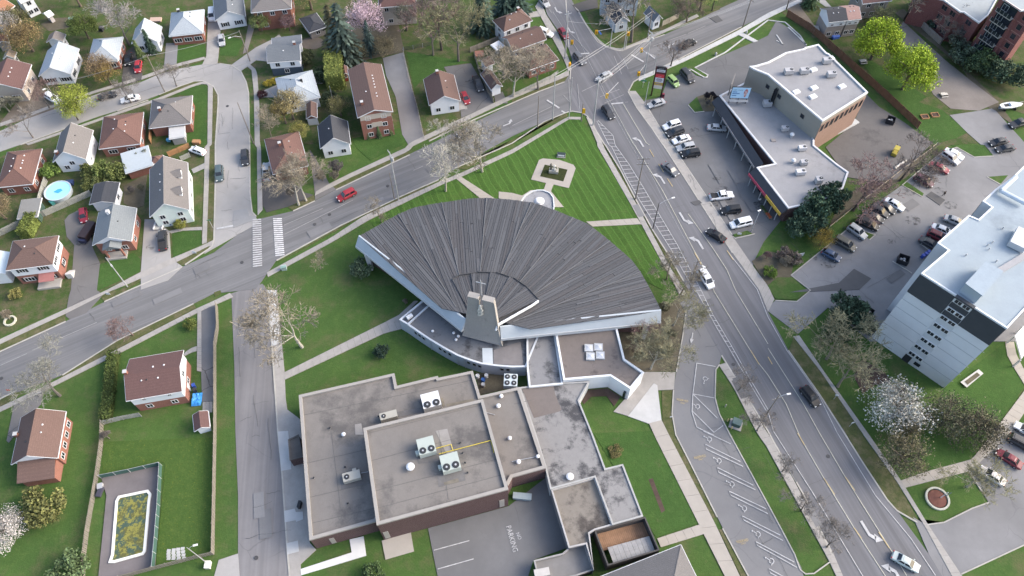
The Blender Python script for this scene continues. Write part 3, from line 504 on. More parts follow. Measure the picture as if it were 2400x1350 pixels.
for s in ('c2:1900,300', 'c2:1960,420', 'c2:1880,560', 'c2:2290,560', 'c1:1700,1210', 'd2:760,760', 'd2:1000,600', 'd2:1150,900', 'd2:1480,330', 'd2:1600,420', 'd2:430,1040', 'd2:560,1100', 'd2:1310,430', 'd4:2080,250', 'd4:1900,420', 'a2:1400,950', 'a2:760,900', 'b1:1980,760', 'd2:1700,560', 'd2:1350,700'):
    p = pts(s, z)[0]; r_ = rr.uniform(.7, 1.5); mb.poly([p + Vector((r_ * math.cos(i * PI / 7) * 1.3, r_ * math.sin(i * PI / 7), 0)) for i in range(14)])
mb.obj('oil_stains', OIL, kind='structure')
# manholes and drains
mb = MB()
for s in ('b2:683,645', 'b2:1225,378', 'b2:545,735', 'd4:560,235', 'a1:2115,985', 'a2:2250,1090', 'a3:10,820', 'c3:2060,690', 'b4:0,1180', 'd3:60,1150', 'c2:1240,625'):
    p = pts(s, .2)[0]; mb.prism([p + Vector((.38 * math.cos(i * PI / 6), .38 * math.sin(i * PI / 6), 0)) for i in range(12)], .02, .165)
mb.obj('manhole_covers', M((.06, .06, .062), .2, 3, .7, 'cast_iron'), kind='structure')
# ================================================================== BUILDINGS
def roofc(*c): return shingle_mat(c)
BROWN, MAROON, GREYS, DGREY, LGREY, TAN, BLUEG = roofc(.135, .088, .075), roofc(.12, .07, .065), roofc(.165, .155, .15), roofc(.055, .058, .066), roofc(.36, .40, .43), roofc(.25, .20, .15), roofc(.15, .165, .18)
REDB, RUST = roofc(.155, .09, .075), roofc(.30, .15, .09)
BRICK, BRICK_O, BRICK_M = brick_mat((.21, .085, .06)), brick_mat((.245, .105, .078)), brick_mat((.085, .048, .048))
BEIGE = M((.42, .37, .32), .08, .6, .8, 'stucco'); TAUPE = M((.26, .235, .22), .1, .6, .8, 'taupe_siding'); NAVY = M((.05, .07, .10), .1, 1, .7, 'navy_siding'); PALEB = M((.42, .46, .50), .06, .7, .7, 'pale_siding')

def add_window(par, name, c, ex, n, w, h, fm=None, bars_=1, shut=None, sill=False):
    """a framed window on a wall: c centre on the wall, ex along it, n outward"""
    ex = Vector(ex).normalized(); n = Vector(n).normalized(); c = Vector(c); up = Vector((0, 0, 1)); fb = .09
    mb = MB()
    for a, b, dx, dz in ((0, h / 2, w + fb, fb), (0, -h / 2, w + fb, fb), (-w / 2, 0, fb, h - fb), (w / 2, 0, fb, h - fb)):
        mb.box(c + ex * a + up * b + n * .03, (dx, .10, dz), ex, up)
    for i in range(bars_): mb.box(c + ex * (w * ((i + 1) / (bars_ + 1) - .5)) + n * .04, (.06, .07, h - fb), ex, up)
    f = mb.obj('window', fm or WHITE, par)
    g = MB().box(c + n * .012, (w, .02, h), ex, up).obj('pane', GLASS, f)
    if shut:
        for s in (-1, 1): MB().box(c + ex * (s * (w / 2 + .3)) + n * .035, (.42, .05, h + .1), ex, up).obj('shutter', shut, par)
    return f
def add_door(par, c, ex, n, m=None, w=.95, h=2.05):
    ex = Vector(ex).normalized(); n = Vector(n).normalized()
    d = MB().box(Vector(c) + Vector((0, 0, h / 2)) + n * .04, (w, .08, h), ex).obj('door', m or WHITE, par)
    MB().box(Vector(c) + Vector((0, 0, h * .48)) + n * .1 + ex * (w * .38), (.06, .08, .06), ex).obj('handle', METAL, d); return d
HOUSES = []
def house(label, s, h, kind='gable', ax='u', rh=2.0, roof=BROWN, wall=SIDING, low=None, split=2.8, win='0:2 3:2', ov=.4, chim=(), vents=3, shut=None, trim=True, name='house', cat='house', group='houses of the neighbourhood', door=None, doorm=None, garage=None, z0=0.0, roof_off=0, box=False, front=None):
    A, B, C = pts(s, h); u = A - B; Lu = u.length; ex = u / Lu; ey = Vector((-ex.y, ex.x, 0)); v = C - B; Lv = abs(v.dot(ey)); ey = ey if v.dot(ey) > 0 else -ey
    sx = v.dot(ex)
    W = lambda x, y, z: B + ex * x + ey * y + Vector((0, 0, z - h))
    cen = W(Lu / 2, Lv / 2, 0)
    o = thing(name, label, cat, cen, group)
    x0, x1, y0, y1 = ov, Lu - ov, ov, Lv - ov
    ring = lambda z: [W(x0, y0, z), W(x1, y0, z), W(x1, y1, z), W(x0, y1, z)]
    hw = h + (0 if kind != 'flat' else -.05)
    if low: MB().prism(ring(0), z0, split, top=False).obj('lower_wall', low, o); mb = MB().prism([p for p in [W(x0 - .03, y0 - .03, 0), W(x1 + .03, y0 - .03, 0), W(x1 + .03, y1 + .03, 0), W(x0 - .03, y1 + .03, 0)]], split, hw, top=False, bot=True)
    else: mb = MB().prism(ring(0), z0, hw, top=False)
    pit = (rh / ((Lv if ax == 'u' else Lu) / 2))
    if kind == 'gable':
        if ax == 'u': tri = [[W(x, y0, h), W(x, y1, h), W(x, Lv / 2, h + rh - pit * .02)] for x in (x0 - (.03 if low else 0), x1 + (.03 if low else 0))]
        else: tri = [[W(x0, y, h), W(x1, y, h), W(Lu / 2, y, h + rh - pit * .02)] for y in (y0 - (.03 if low else 0), y1 + (.03 if low else 0))]
        for t in tri: mb.poly(t)
    mb.obj('wall', wall, o)
    E4 = [W(0, 0, h), W(Lu, 0, h), W(Lu, Lv, h), W(0, Lv, h)]; up = Vector((0, 0, .14)); rb = MB()
    if kind == 'gable':
        if ax == 'u': r0, r1 = W(0, Lv / 2, h + rh), W(Lu, Lv / 2, h + rh); sl = [(E4[0], E4[1], r1, r0), (E4[2], E4[3], r0, r1)]
        else: r0, r1 = W(Lu / 2, 0, h + rh), W(Lu / 2, Lv, h + rh); sl = [(E4[1], E4[2], r1, r0), (E4[3], E4[0], r0, r1)]
        for q in sl: rb.hexa(q, [p + up for p in q])
    elif kind == 'hip':
        if ax == 'u': ins = min(Lv * .45, Lu * .49); r0, r1 = W(ins, Lv / 2, h + rh), W(Lu - ins, Lv / 2, h + rh); fs = [(0, 1, 5, 4), (1, 2, 5), (2, 3, 4, 5), (3, 0, 4)]
        else: ins = min(Lu * .45, Lv * .49); r0, r1 = W(Lu / 2, ins, h + rh), W(Lu / 2, Lv - ins, h + rh); fs = [(0, 1, 4), (1, 2, 5, 4), (2, 3, 5), (3, 0, 4, 5)]
        rb.add([p + up for p in E4] + [r0 + up, r1 + up] + E4, fs + [(0, 3, 9, 6), (1, 0, 6, 7), (2, 1, 7, 8), (3, 2, 8, 9), (6, 9, 8, 7)])
        caps = MB()
        for a, b in ((E4[0], r0), (E4[3], r0 if ax == 'u' else r1), (E4[1], r1 if ax == 'u' else r0), (E4[2], r1), (r0, r1)): caps.tube(a + up, b + up, .07, n=4)
        caps.obj('ridge_cap', roof, o)
    else: rb.hexa(E4, [p + up for p in E4])
    rb.obj('roof', roof, o)
    if trim:
        tb = MB()
        for i in range(4):
            a, b = E4[i], E4[(i + 1) % 4]
            if kind == 'gable' and ((ax == 'u') == (i in (1, 3))):
                r = (a + b) / 2 + Vector((0, 0, rh))
                for p in (a, b):
                    d = r - p; tb.box((p + r) / 2 - Vector((0, 0, .03)) + (ex * (.06 if i == 1 else -.06) if ax == 'u' else ey * (.06 if i == 2 else -.06)), (d.length, .06, .2), d, Vector((0, 0, 1)))
            else: tb.box((a + b) / 2 - Vector((0, 0, .06)) + ((ey * (-.07 if i == 0 else .07)) if i in (0, 2) else (ex * (.07 if i == 1 else -.07))), ((b - a).length + .1, .1, .2), b - a)
        tb.obj('eaves_trim', WHITE, o)
    side = {0: (lambda t, z: W(x0 + (x1 - x0) * t, y0, z), ex, -ey), 1: (lambda t, z: W(x1, y0 + (y1 - y0) * t, z), ey, ex), 2: (lambda t, z: W(x0 + (x1 - x0) * t, y1, z), ex, ey), 3: (lambda t, z: W(x0, y0 + (y1 - y0) * t, z), ey, -ex)}
    for it in win.split():
        sd_, spec = it.split(':'); f, ee, nn = side[int(sd_)]
        rows = spec.split('/')                     # rows from the ground up
        for ri, r in enumerate(rows):
            n = int(r[0]); big = 'b' in r; sm = 's' in r
            zc = (1.55 if len(rows) > 1 or h < 4.6 else h - 1.25) if ri == 0 else (h - 1.15 if ri == len(rows) - 1 else 1.5 + 2.75 * ri)
            if low and ri == 0: nn_o = 0
            off = nn * (.035 if (low and zc > split) else 0)
            for k in range(n): add_window(o, 'window', f((k + .5) / n if n > 1 else .5, zc) + off, ee, nn, 2.0 if big else (.7 if sm else 1.15), .6 if sm else 1.2, bars_=2 if big else 1, shut=shut if not sm else None)
    if door is not None: f, ee, nn = side[door[0]]; add_door(o, f(door[1], z0), ee, nn, doorm)
    if garage is not None:
        f, ee, nn = side[garage[0]]; MB().box(f(.5, 1.05) + nn * .03, (2.5, .08, 2.1), ee).obj('garage_door', WHITE, o)
    def roof_z(x, y):
        if kind == 'flat': return h
        yy = abs(y - Lv / 2) / (Lv / 2) if ax == 'u' else abs(x - Lu / 2) / (Lu / 2)
        if kind == 'hip': yy = max(yy, 1 - min(x if ax == 'u' else y, (Lu - x) if ax == 'u' else (Lv - y)) / (min(Lv, Lu) * .45))
        return h + rh * (1 - max(0, min(1, yy)))
    for c in chim:
        p = W(c[0] * Lu, c[1] * Lv, 0); zt = roof_z(c[0] * Lu, c[1] * Lv)
        ch = MB().box(p + Vector((0, 0, zt + .3)), (.6, .6, 1.5), ex).obj('chimney', BRICK if len(c) < 3 else c[2], o)
        MB().box(p + Vector((0, 0, zt + 1.09)), (.74, .74, .1), ex).obj('chimney_cap', CONC_W, ch)
    rr = random.Random(label)
    for i in range(vents):
        if ax == 'u': x, y = Lu * (.25 + .5 * (i + .5) / vents), Lv * (.34 if rr.random() < .7 else .62)
        else: x, y = Lu * (.34 if rr.random() < .7 else .62), Lv * (.25 + .5 * (i + .5) / vents)
        p = W(x, y, roof_z(x, y)); MB().mat(0).lathe([(.13, 0), (.13, .2), (.19, .22), (.07, .32)], p, 8).obj('roof_vent', WHITE if 'vents' in label else [WHITE, DARKM, METAL][rr.randrange(3)], o)
    if front:                                       # a lower gabled porch on side 0: (t0, t1, depth, height, roof)
        pass
    HOUSES.append(o); return o, W, Lu, Lv, ex, ey
def porch(H, x0, x1, d, h=2.7, roof=None, posts=WHITE, side=0, floor=True, rise=.35):
    o, W, Lu, Lv, ex, ey = H; Y = lambda q: -q + .4
    q = [W(x0, Y(d), h), W(x1, Y(d), h), W(x1, Y(0), h + rise), W(x0, Y(0), h + rise)]
    if roof: MB().hexa(q, [p + Vector((0, 0, .12)) for p in q]).obj('porch_roof', roof, o)
    mb = MB()
    for x in (x0 + .15, x1 - .15): p = W(x, Y(d - .15), 0); mb.box(p + Vector((0, 0, h / 2)), (.15, .15, h), ex)
    if roof: mb.obj('porch_posts', posts, o)
    if floor:
        mb = MB().hexa([W(x0, Y(d), 0), W(x1, Y(d), 0), W(x1, Y(0), 0), W(x0, Y(0), 0)], [W(x0, Y(d), .45), W(x1, Y(d), .45), W(x1, Y(0), .45), W(x0, Y(0), .45)]); mb.obj('porch_floor', CONC, o)
        mb = MB().hexa([W(x0, Y(d + .5), 0), W(x0 + 1.2, Y(d + .5), 0), W(x0 + 1.2, Y(d), 0), W(x0, Y(d), 0)], [W(x0, Y(d + .5), .22), W(x0 + 1.2, Y(d + .5), .22), W(x0 + 1.2, Y(d), .22), W(x0, Y(d), .22)]); mb.obj('porch_step', CONC, o)
DK = DARKM
H1 = house('white bungalow with pale grey hipped roof and black shutters behind the yellow-green street tree', 'a1:735,455 658,692 360,712', 3.3, 'gable', 'u', 2.6, LGREY, SIDING, win='3:2b 0:2', shut=DK, vents=5, door=(3, .5))
H = house('brick bungalow with pale grey hipped roof beside the black driveway and red car', 'a1:1145,345 1095,560 815,585', 3.3, 'hip', 'u', 2.0, LGREY, SIDING, BRICK, 2.4, '0:3 3:2b'); 
house('small white steep-roofed house with steep pale grey roof and dark tree at the front', 'a1:1505,250 1470,392 1215,445', 3.4, 'gable', 'u', 3.0, LGREY, SIDING, win='3:2/1 0:2', vents=2)
H = house('square brick bungalow with broad pale grey hipped roof and white porch windows', 'a1:1900,90 1885,305 1575,330', 3.4, 'hip', 'u', 2.6, LGREY, BRICK, win='3:3b 0:2', chim=((.8, .7, DK),)); 
H = house('white cottage with slate blue cross gable roof at the top of the curved street', 'a1:2258,-60 2282,150 2000,185', 3.4, 'gable', 'u', 2.4, BLUEG, SIDING, win='3:2 0:2', shut=DK)
H = house('two-storey red brick house with grey roof and three white upper windows', 'b1:325,-150 330,78 -45,112', 6.2, 'hip', 'v', 2.0, GREYS, BRICK, win='3:2/3 0:2/2', vents=2)
house('low garage with sagging dark grey roof behind the brick house', 'b1:560,120 655,248 470,268', 2.6, 'hip', 'u', .8, DGREY, TAUPE, win='3:1', name='garage', cat='garage', group=None, vents=0)
house('house with mottled blue-grey roof, white upper wall and navy base', 'b1:425,395 415,562 105,600', 4.8, 'gable', 'v', 2.0, BLUEG, SIDING, NAVY, 2.5, '3:1/2 0:1/1', chim=((.55, .15),), vents=1)
house('lean-to wing with blue-grey roof behind the navy and white house', 'b1:420,325 424,392 150,415', 3.6, 'flat', 'v', 0, BLUEG, SIDING, win='3:1', name='house_wing', cat='house', group=None, vents=0)
house('white bungalow with shining pale hipped roof beside the willow', 'b1:520,655 595,905 235,935', 3.3, 'hip', 'u', 1.8, LGREY, SIDING, win='3:2 0:2', chim=((.55, .35, DK),))
HA = house('long three-storey brick walk-up with brown gable roof and white roof vents', 'b1:1165,600 1272,1038 945,1087', 8.0, 'gable', 'u', 1.5, BROWN, BRICK_O, win='3:2/2/2 0:5/5/5', vents=8, name='apartment_house', cat='apartment house', group=None, chim=((.2, .8),))
MB().box((HA[1](0, HA[3] / 2, 7.2) + HA[4] * .36), (.06, HA[3] - 1, 1.5), HA[4]).obj('gable_panel', BEIGE, HA[0]); MB().box((HA[1](0, HA[3] / 2, 4.5) + HA[4] * .36), (.06, HA[3] * .3, 1.5), HA[4]).obj('gable_panel', BEIGE, HA[0])
H = house('white house with brown cross gable roof beside the red and black parked vehicles', 'b1:1842,700 1902,938 1620,1015', 3.8, 'gable', 'u', 2.3, BROWN, SIDING, win='3:2 0:2', chim=((.9, .55),), vents=2); porch(H, 0.5, 4, 1.6, roof=None)
H = house('house with charcoal roof and white front gable by a bare bush', 'b1:850,1130 880,1340 600,1385', 3.8, 'gable', 'u', 2.8, DGREY, SIDING, win='3:2 0:2', vents=1)
house('low brown hipped bungalow with white porch behind bare white-barked trees', '00:700,308 722,388 640,410', 3.2, 'hip', 'u', 1.8, REDB, BRICK, win='3:1 0:2', chim=((.6, .6),))
house('white steep-roofed house with taupe roof and tall brown chimney', 'a1:865,1215 a2:800,132 490,172', 4.0, 'gable', 'u', 3.0, GREYS, SIDING, win='3:2/1 0:2s', chim=((.12, .8),), vents=2)
house('brick bungalow with reddish brown hipped roof between two grey roofs', 'a1:1335,1045 1302,1338 925,1362', 3.3, 'hip', 'u', 2.1, REDB, BRICK_O, win='3:2b 0:2', vents=5)
house('brick bungalow with taupe hipped roof on the corner lawn of the curved street', 'a1:1790,890 1772,1147 1388,1200', 3.3, 'hip', 'v', 2.3, GREYS, BRICK, win='3:1 0:2', chim=((.4, .7),))
HW = house('large white gabled house with taupe roof and two dormers on the street corner', 'a2:1745,165 1760,602 1395,657', 4.6, 'gable', 'u', 3.4, GREYS, M((.56, .63, .60), .05, .7, .6, 'pale_green_siding'), win='3:2/2 0:3/3', vents=3)
for x in (.32, .68):
    o, W, Lu, Lv, ex, ey = HW; xc = Lu * x; q = lambda dx, y, z: W(xc + dx, y, z)
    MB().add([q(-1.1, 1.0, 4.6), q(1.1, 1.0, 4.6), q(1.1, 1.0, 6.4), q(0, 1.0, 7.1), q(-1.1, 1.0, 6.4), q(-1.1, 2.9, 6.4), q(1.1, 2.9, 6.4)], [(0, 1, 2, 3, 4), (1, 6, 2), (0, 4, 5)]).obj('dormer', SIDING, o)
    a = [q(-1.3, .8, 6.35), q(0, .8, 7.2), q(0, 3.6, 7.2), q(-1.3, 2.8, 6.35)]; b = [q(0, .8, 7.2), q(1.3, .8, 6.35), q(1.3, 2.8, 6.35), q(0, 3.6, 7.2)]; mb = MB()
    for k in (a, b): mb.hexa(k, [p + Vector((0, 0, .1)) for p in k])
    d = mb.obj('dormer_roof', GREYS, o); add_window(o, 'window', q(0, 1.0, 5.7), ex, -ey, .9, .9)
HB = house('red brick bungalow with slate grey gable roof and white front gable', 'a2:1270,590 1222,892 860,947', 3.8, 'gable', 'u', 2.2, roofc(.185, .205, .215), SIDING, BRICK_O, 3.6, '3:2 0:2', chim=((.75, .6, WHITE),), vents=1); 
o, W, Lu, Lv, ex, ey = HB; q = [W(-1.4, 2.2, 3.2), W(-1.4, 6.2, 3.2), W(.6, 6.2, 3.4), W(.6, 2.2, 3.4)]; r0, r1 = W(-1.5, 4.2, 4.4), W(.6, 4.2, 4.4)
mb = MB().hexa([q[0], r0, r1, q[3]], [p + Vector((0, 0, .12)) for p in (q[0], r0, r1, q[3])]).hexa([r0, q[1], q[2], r1], [p + Vector((0, 0, .12)) for p in (r0, q[1], q[2], r1)]); mb.poly([W(-1.3, 2.3, 3.2), W(-1.3, 6.1, 3.2), W(-1.3, 4.2, 4.35)]); mb.obj('porch_roof', roofc(.185, .205, .215), o)
mb = MB(); [mb.box(W(-1.2, y, 1.6), (.35, .35, 3.2), ex) for y in (2.5, 5.9)]; mb.obj('porch_posts', BRICK_O, o); MB().hexa([W(-1.8, 2.2, 0), W(.3, 2.2, 0), W(.3, 6.4, 0), W(-1.8, 6.4, 0)], [W(-1.8, 2.2, .5), W(.3, 2.2, .5), W(.3, 6.4, .5), W(-1.8, 6.4, .5)]).obj('porch_floor', CONC, o); add_door(o, W(.4, 4.2, .5), ey, -ex, DK)
house('garage with flat black roof and white side wall behind the slate-roofed bungalow', 'a2:1112,350 1068,535 820,605', 3.0, 'gable', 'u', .7, DGREY, SIDING, win='0:1', name='garage', cat='garage', group=None, vents=0)
house('rusty-roofed brick bungalow with a row of white vents near the round pool', 'a2:390,36 302,362 -30,402', 3.4, 'hip', 'u', 1.9, REDB, BRICK, win='3:2 0:3', vents=7)
H = house('white over orange brick house with brown hipped roof and black shutters', 'a2:545,845 490,1112 55,1172', 5.9, 'hip', 'v', 1.5, BROWN, SIDING, BRICK_O, 3.0, '3:2b/2 0:1/2', shut=DK, vents=2); o, W, Lu, Lv, ex, ey = H
AWN = M((.30, .13, .12), .1, 2, .7, 'red_awning'); q = [W(-1.5, 1.2, 2.3), W(-1.5, 4.4, 2.3), W(.4, 4.4, 2.8), W(.4, 1.2, 2.8)]; MB().hexa(q, [p + Vector((0, 0, .08)) for p in q]).obj('porch_awning', AWN, o); add_door(o, W(.4, 2.8, .3), ey, -ex)
MB().hexa([W(-1.9, .8, 0), W(.4, .8, 0), W(.4, 5.4, 0), W(-1.9, 5.4, 0)], [W(-1.9, .8, .6), W(.4, .8, .6), W(.4, 5.4, .6), W(-1.9, 5.4, .6)]).obj('porch_floor', CONC, o)
for k in range(5): MB().box(W(.5 + k * .42, -1.0, .9 - k * .18 - .09), (.42, 1.2, 1.6 - k * .3), ex).obj('side_step', CONC_W, o)
house('small house with pale blue metal roof at the left edge beside the black-shuttered house', '00:26,592 12,642 -60,652', 3.8, 'gable', 'u', 1.5, M((.45, .52, .56), .06, 2, .5, 'pale_metal_roof'), SIDING, win='3:1 0:1', vents=0)
H24 = house('white over brick house with plain brown gable roof beside the long hedge', 'a3:1708,562 1692,942 1172,1072', 5.6, 'gable', 'v', 1.7, MAROON, SIDING, BRICK_O, 2.8, '3:2/2s 0:1/1', vents=5, chim=((.55, .97),), door=(0, .35))
H = house('steep-roofed brick house with brown roof, white side band and lean-to front', 'a3:612,1132 a4:535,252 100,345', 3.9, 'gable', 'u', 2.7, BROWN, SIDING, BRICK_O, 3.1, '3:1s 0:4', vents=3, chim=((.6, .99),)); o, W, Lu, Lv, ex, ey = H
q = [W(-3.4, .5, 2.7), W(-3.4, Lv - 1.0, 2.7), W(.3, Lv - 1.0, 3.8), W(.3, .5, 3.8)]; MB().hexa(q, [p + Vector((0, 0, .14)) for p in q]).obj('lean_to_roof', BROWN, o); MB().prism([W(-3.0, .8, 0), W(.3, .8, 0), W(.3, Lv - 1.4, 0), W(-3.0, Lv - 1.4, 0)], 0, 2.7).obj('lean_to_wall', BRICK_O, o)
house('garden shed with brown gable roof and white siding beside the wooden fence', 'a3:1935,1125 1952,1275 1810,1312', 2.3, 'gable', 'u', .8, MAROON, SIDING, win='0:1s', name='shed', cat='shed', group=None, vents=0)
H = house('two-storey cream house with maroon roof behind the pink magnolia', 'b1:1478,-120 1492,45 1142,72', 6.3, 'hip', 'v', 2.0, MAROON, BEIGE, win='3:2/3 0:1/1', vents=1)
house('white two-storey house with brown hipped roof and three white roof vents by the spruces', 'f3:1690,282 1296,442 1098,302', 4.6, 'hip', 'u', 1.9, BROWN, SIDING, win='0:1/3 3:1/1', chim=((.85, .9),), vents=3)
house('white-walled bungalow with brown roof and flat white awning at its end', 'f3:1882,540 1420,706 1312,505', 3.3, 'gable', 'u', 1.7, BROWN, BEIGE, win='0:4 3:1s', vents=3)
house('brick bungalow with brown roof behind bare trees on the busy corner', 'f3:2052,822 1640,966 1425,760', 3.2, 'hip', 'u', 1.9, BROWN, BRICK, win='0:3 3:1', vents=1)
house('white shed with brown gable roof near the dirt yard', 'f3:1172,872 1046,928 940,842', 2.6, 'gable', 'u', 1.2, BROWN, SIDING, win='3:1s', name='shed', cat='shed', group=None, vents=0)
house('single garage with brown gable roof and white end wall facing the main road', 'f3:1130,975 1278,1188 1112,1222', 2.6, 'gable', 'u', 1.3, BROWN, SIDING, win='0:1', name='garage', cat='garage', group=None, vents=0)
house('blue-grey cottage with dark gable roof behind the old bare tree at the junction', 'f4:740,90 905,330 655,350', 3.2, 'gable', 'u', 2.0, DGREY, PALEB, win='3:1 0:2', vents=1)
house('tiny white gabled house with green-grey roof by the roadside fence', 'f4:1270,150 1420,290 1255,325', 3.0, 'gable', 'u', 1.8, BLUEG, SIDING, win='3:1 0:1', vents=0)
house('large pale house with grey roof behind the blue-grey cottage', 'f4:1060,-150 1070,-20 450,30', 6.0, 'gable', 'v', 2.0, GREYS, PALEB, win='3:2/3', vents=2)
for lb, s, rf in (('left half of the semi-detached pair, with the dark grey roof', 'f5:1115,320 815,352 570,148', DGREY), ('right half of the semi-detached pair, with the pinkish roof', 'f5:1325,298 1110,320 890,110', roofc(.33, .215, .19))):
    house(lb, s, 5.6, 'gable', 'u', 1.6, rf, SIDING, TAUPE, 3.9, '0:2/2s', vents=4, trim=True, ov=.02 if 'x' in lb else .25)
house('taupe house with maroon roof above the bright green trees', 'f5:1800,10 1350,62 1150,-170', 5.4, 'gable', 'u', 1.6, MAROON, TAUPE, win='0:3/2 3:1/1')
house('grey-walled house with brown roof at the left edge above the tan street tree', 'a1:292,602 207,832 -120,765', 4.2, 'gable', 'u', 2.4, MAROON, BEIGE, win='3:2b 0:2')
house('small tan-roofed wing behind the maroon-roofed house at the left edge', 'f1:275,870 235,970 30,1045', 3.0, 'gable', 'u', 1.0, TAN, BEIGE, win='0:1', name='house_wing', vents=0, group=None)
house('brown timber shed at the left edge beneath the white blossom', 'f1:110,575 150,700 -40,800', 2.4, 'gable', 'u', .9, REDB, TAUPE, win='0:1s', name='shed', cat='shed', group=None, vents=0)
house('pale house with terracotta roof in the top left corner', 'f1:245,95 0,300 -200,160', 5.0, 'gable', 'u', 1.5, RUST, BEIGE, win='0:2/1', vents=1)
house('white house with brilliant white side wall at the top left edge', 'f1:565,-45 345,55 -100,-40', 5.2, 'gable', 'u', 1.5, M((.62, .64, .66), .05, 1, .7, 'white_metal_roof'), SIDING, win='0:2/1', vents=0)
house('white metal garden shed in the muddy back yard', 'f1:895,240 800,292 635,272', 2.3, 'gable', 'u', .7, M((.72, .72, .70), .05, 1, .6, 'white_metal_roof'), M((.42, .40, .40), .08, 1, .7, 'grey_siding'), win='', name='shed', cat='shed', group=None, vents=0)
house('garage with grey-brown gable roof and white end wall behind the shuttered bungalow', 'f1:1095,575 1045,695 735,800', 2.8, 'gable', 'u', 1.2, roofc(.2, .18, .165), SIDING, win='0:1s', name='garage', cat='garage', group=None, vents=0)
house('small red shed with brown roof beside the tall clipped hedge', 'b1:850,620 862,695 805,705', 2.4, 'gable', 'u', .7, REDB, M((.25, .05, .04), .1, 1, .8, 'red_boards'), win='3:1s', name='shed', cat='shed', group=None, vents=0)
house('little brick garage behind the charcoal-roofed house', 'b1:565,960 568,1095 470,1128', 2.6, 'gable', 'u', .9, BROWN, BRICK, win='', name='garage', cat='garage', group=None, vents=0, garage=(3,))
house('dark red timber gazebo shed beside the white corner house', 'a2:1515,95 1512,162 1405,168', 2.4, 'hip', 'u', .8, REDB, M((.09, .04, .03), .15, 1, .8, 'red_brown_boards'), win='', name='shed', cat='shed', group=None, vents=0)
house('lean-to with flat grey metal roof at the back of the reddish bungalow', 'a2:1375,5 1425,185 1155,207', 2.7, 'flat', 'u', 0, M((.36, .40, .42), .06, 2, .5, 'grey_metal_roof'), BRICK, win='', name='lean_to', cat='shed', group=None, vents=0)
house('porch with flat pale awning at the back of the corner bungalow', 'a1:1718,1160 1720,1270 1575,1282', 2.6, 'flat', 'u', 0, M((.42, .42, .41), .06, 2, .6, 'awning'), M((.3, .3, .3), .1, 1, .8, 'screen'), win='', name='porch', cat='porch', group=None, vents=0)
house('green garage with flat weathered grey roof beside the plank fence', 'a2:387,492 348,665 160,690', 2.7, 'flat', 'u', 0, stain_mat('weathered_roof', (.2, .2, .19), (.1, .1, .1), .4), M((.05, .09, .075), .15, 1, .8, 'green_boards'), win='', name='garage', cat='garage', group=None, vents=0)
house('white flat-roofed porch canopy behind the white-walled bungalow', 'f3:1310,630 1195,690 1112,622', 2.6, 'flat', 'u', 0, WHITE, M((.5, .5, .5), .1, 1, .8, 'white_boards'), win='', name='porch', cat='porch', group=None, vents=0, ov=.9)
# parish hall at the lower edge
H = house('parish hall with large grey hipped shingle roof at the bottom edge', 'c4:1860,1660 1570,1062 330,1430', 4.2, 'hip', 'v', 3.2, roofc(.145, .14, .14), BRICK_M, win='3:4 0:3', vents=2, name='parish_hall', cat='hall', group=None)

# ------------------------------------------------------------------ flat-roofed blocks
def inset(ring, d):
    n = len(ring); ar = sum(ring[i].x * ring[(i + 1) % n].y - ring[(i + 1) % n].x * ring[i].y for i in range(n)); sg = 1 if ar > 0 else -1; out = []
    for i in range(n):
        a, b, c = ring[i - 1], ring[i], ring[(i + 1) % n]; d1 = (b - a).normalized(); d2 = (c - b).normalized(); n1 = Vector((-d1.y, d1.x, 0)) * sg; n2 = Vector((-d2.y, d2.x, 0)) * sg
        m = n1 + n2; k = m.dot(n1); out.append(b + m * (d / max(.3, k)))
    return out
def block(o, s, z, wall, roof, par=.5, pw=.45, pm=None, z0=0.0, ring=None, wname='wall', rname='roof'):
    ring = ring or pts(s, z); ring = [Vector((p.x, p.y, 0)) for p in ring]
    MB().prism(ring, z0, z - .02, top=False).obj(wname, wall, o)
    zr = z - par; MB().prism(inset(ring, .03), zr - .1, zr).obj(rname, roof, o)
    if par > 0:
        out = inset(ring, -.06); inn = inset(ring, pw); mb = MB(); n = len(ring)
        for i in range(n):
            j = (i + 1) % n; mb.hexa([Vector((p.x, p.y, z - par - .05)) for p in (out[i], out[j], inn[j], inn[i])], [Vector((p.x, p.y, z)) for p in (out[i], out[j], inn[j], inn[i])])
        mb.obj('parapet', pm or wall, o)
    return ring
GR_SCH = stain_mat('gravel_roof', (.178, .165, .152), (.095, .09, .087), .6, .09); GR_STAIN = stain_mat('stained_roof', (.225, .22, .215), (.045, .045, .05), .75, .22); GR_BROWN = stain_mat('brown_gravel_roof', (.155, .135, .125), (.05, .047, .046), .35, .16)
GR_DARK = stain_mat('dark_membrane_roof', (.135, .14, .15), (.035, .035, .038), .6, .2); GR_DIRT = stain_mat('dirty_roof', (.20, .18, .155), (.06, .052, .048), .85, .13)
COPE = M((.285, .27, .25), .07, .8, .8, 'stone_coping'); CREAM = M((.36, .35, .31), .08, .3, .8, 'cream_render')
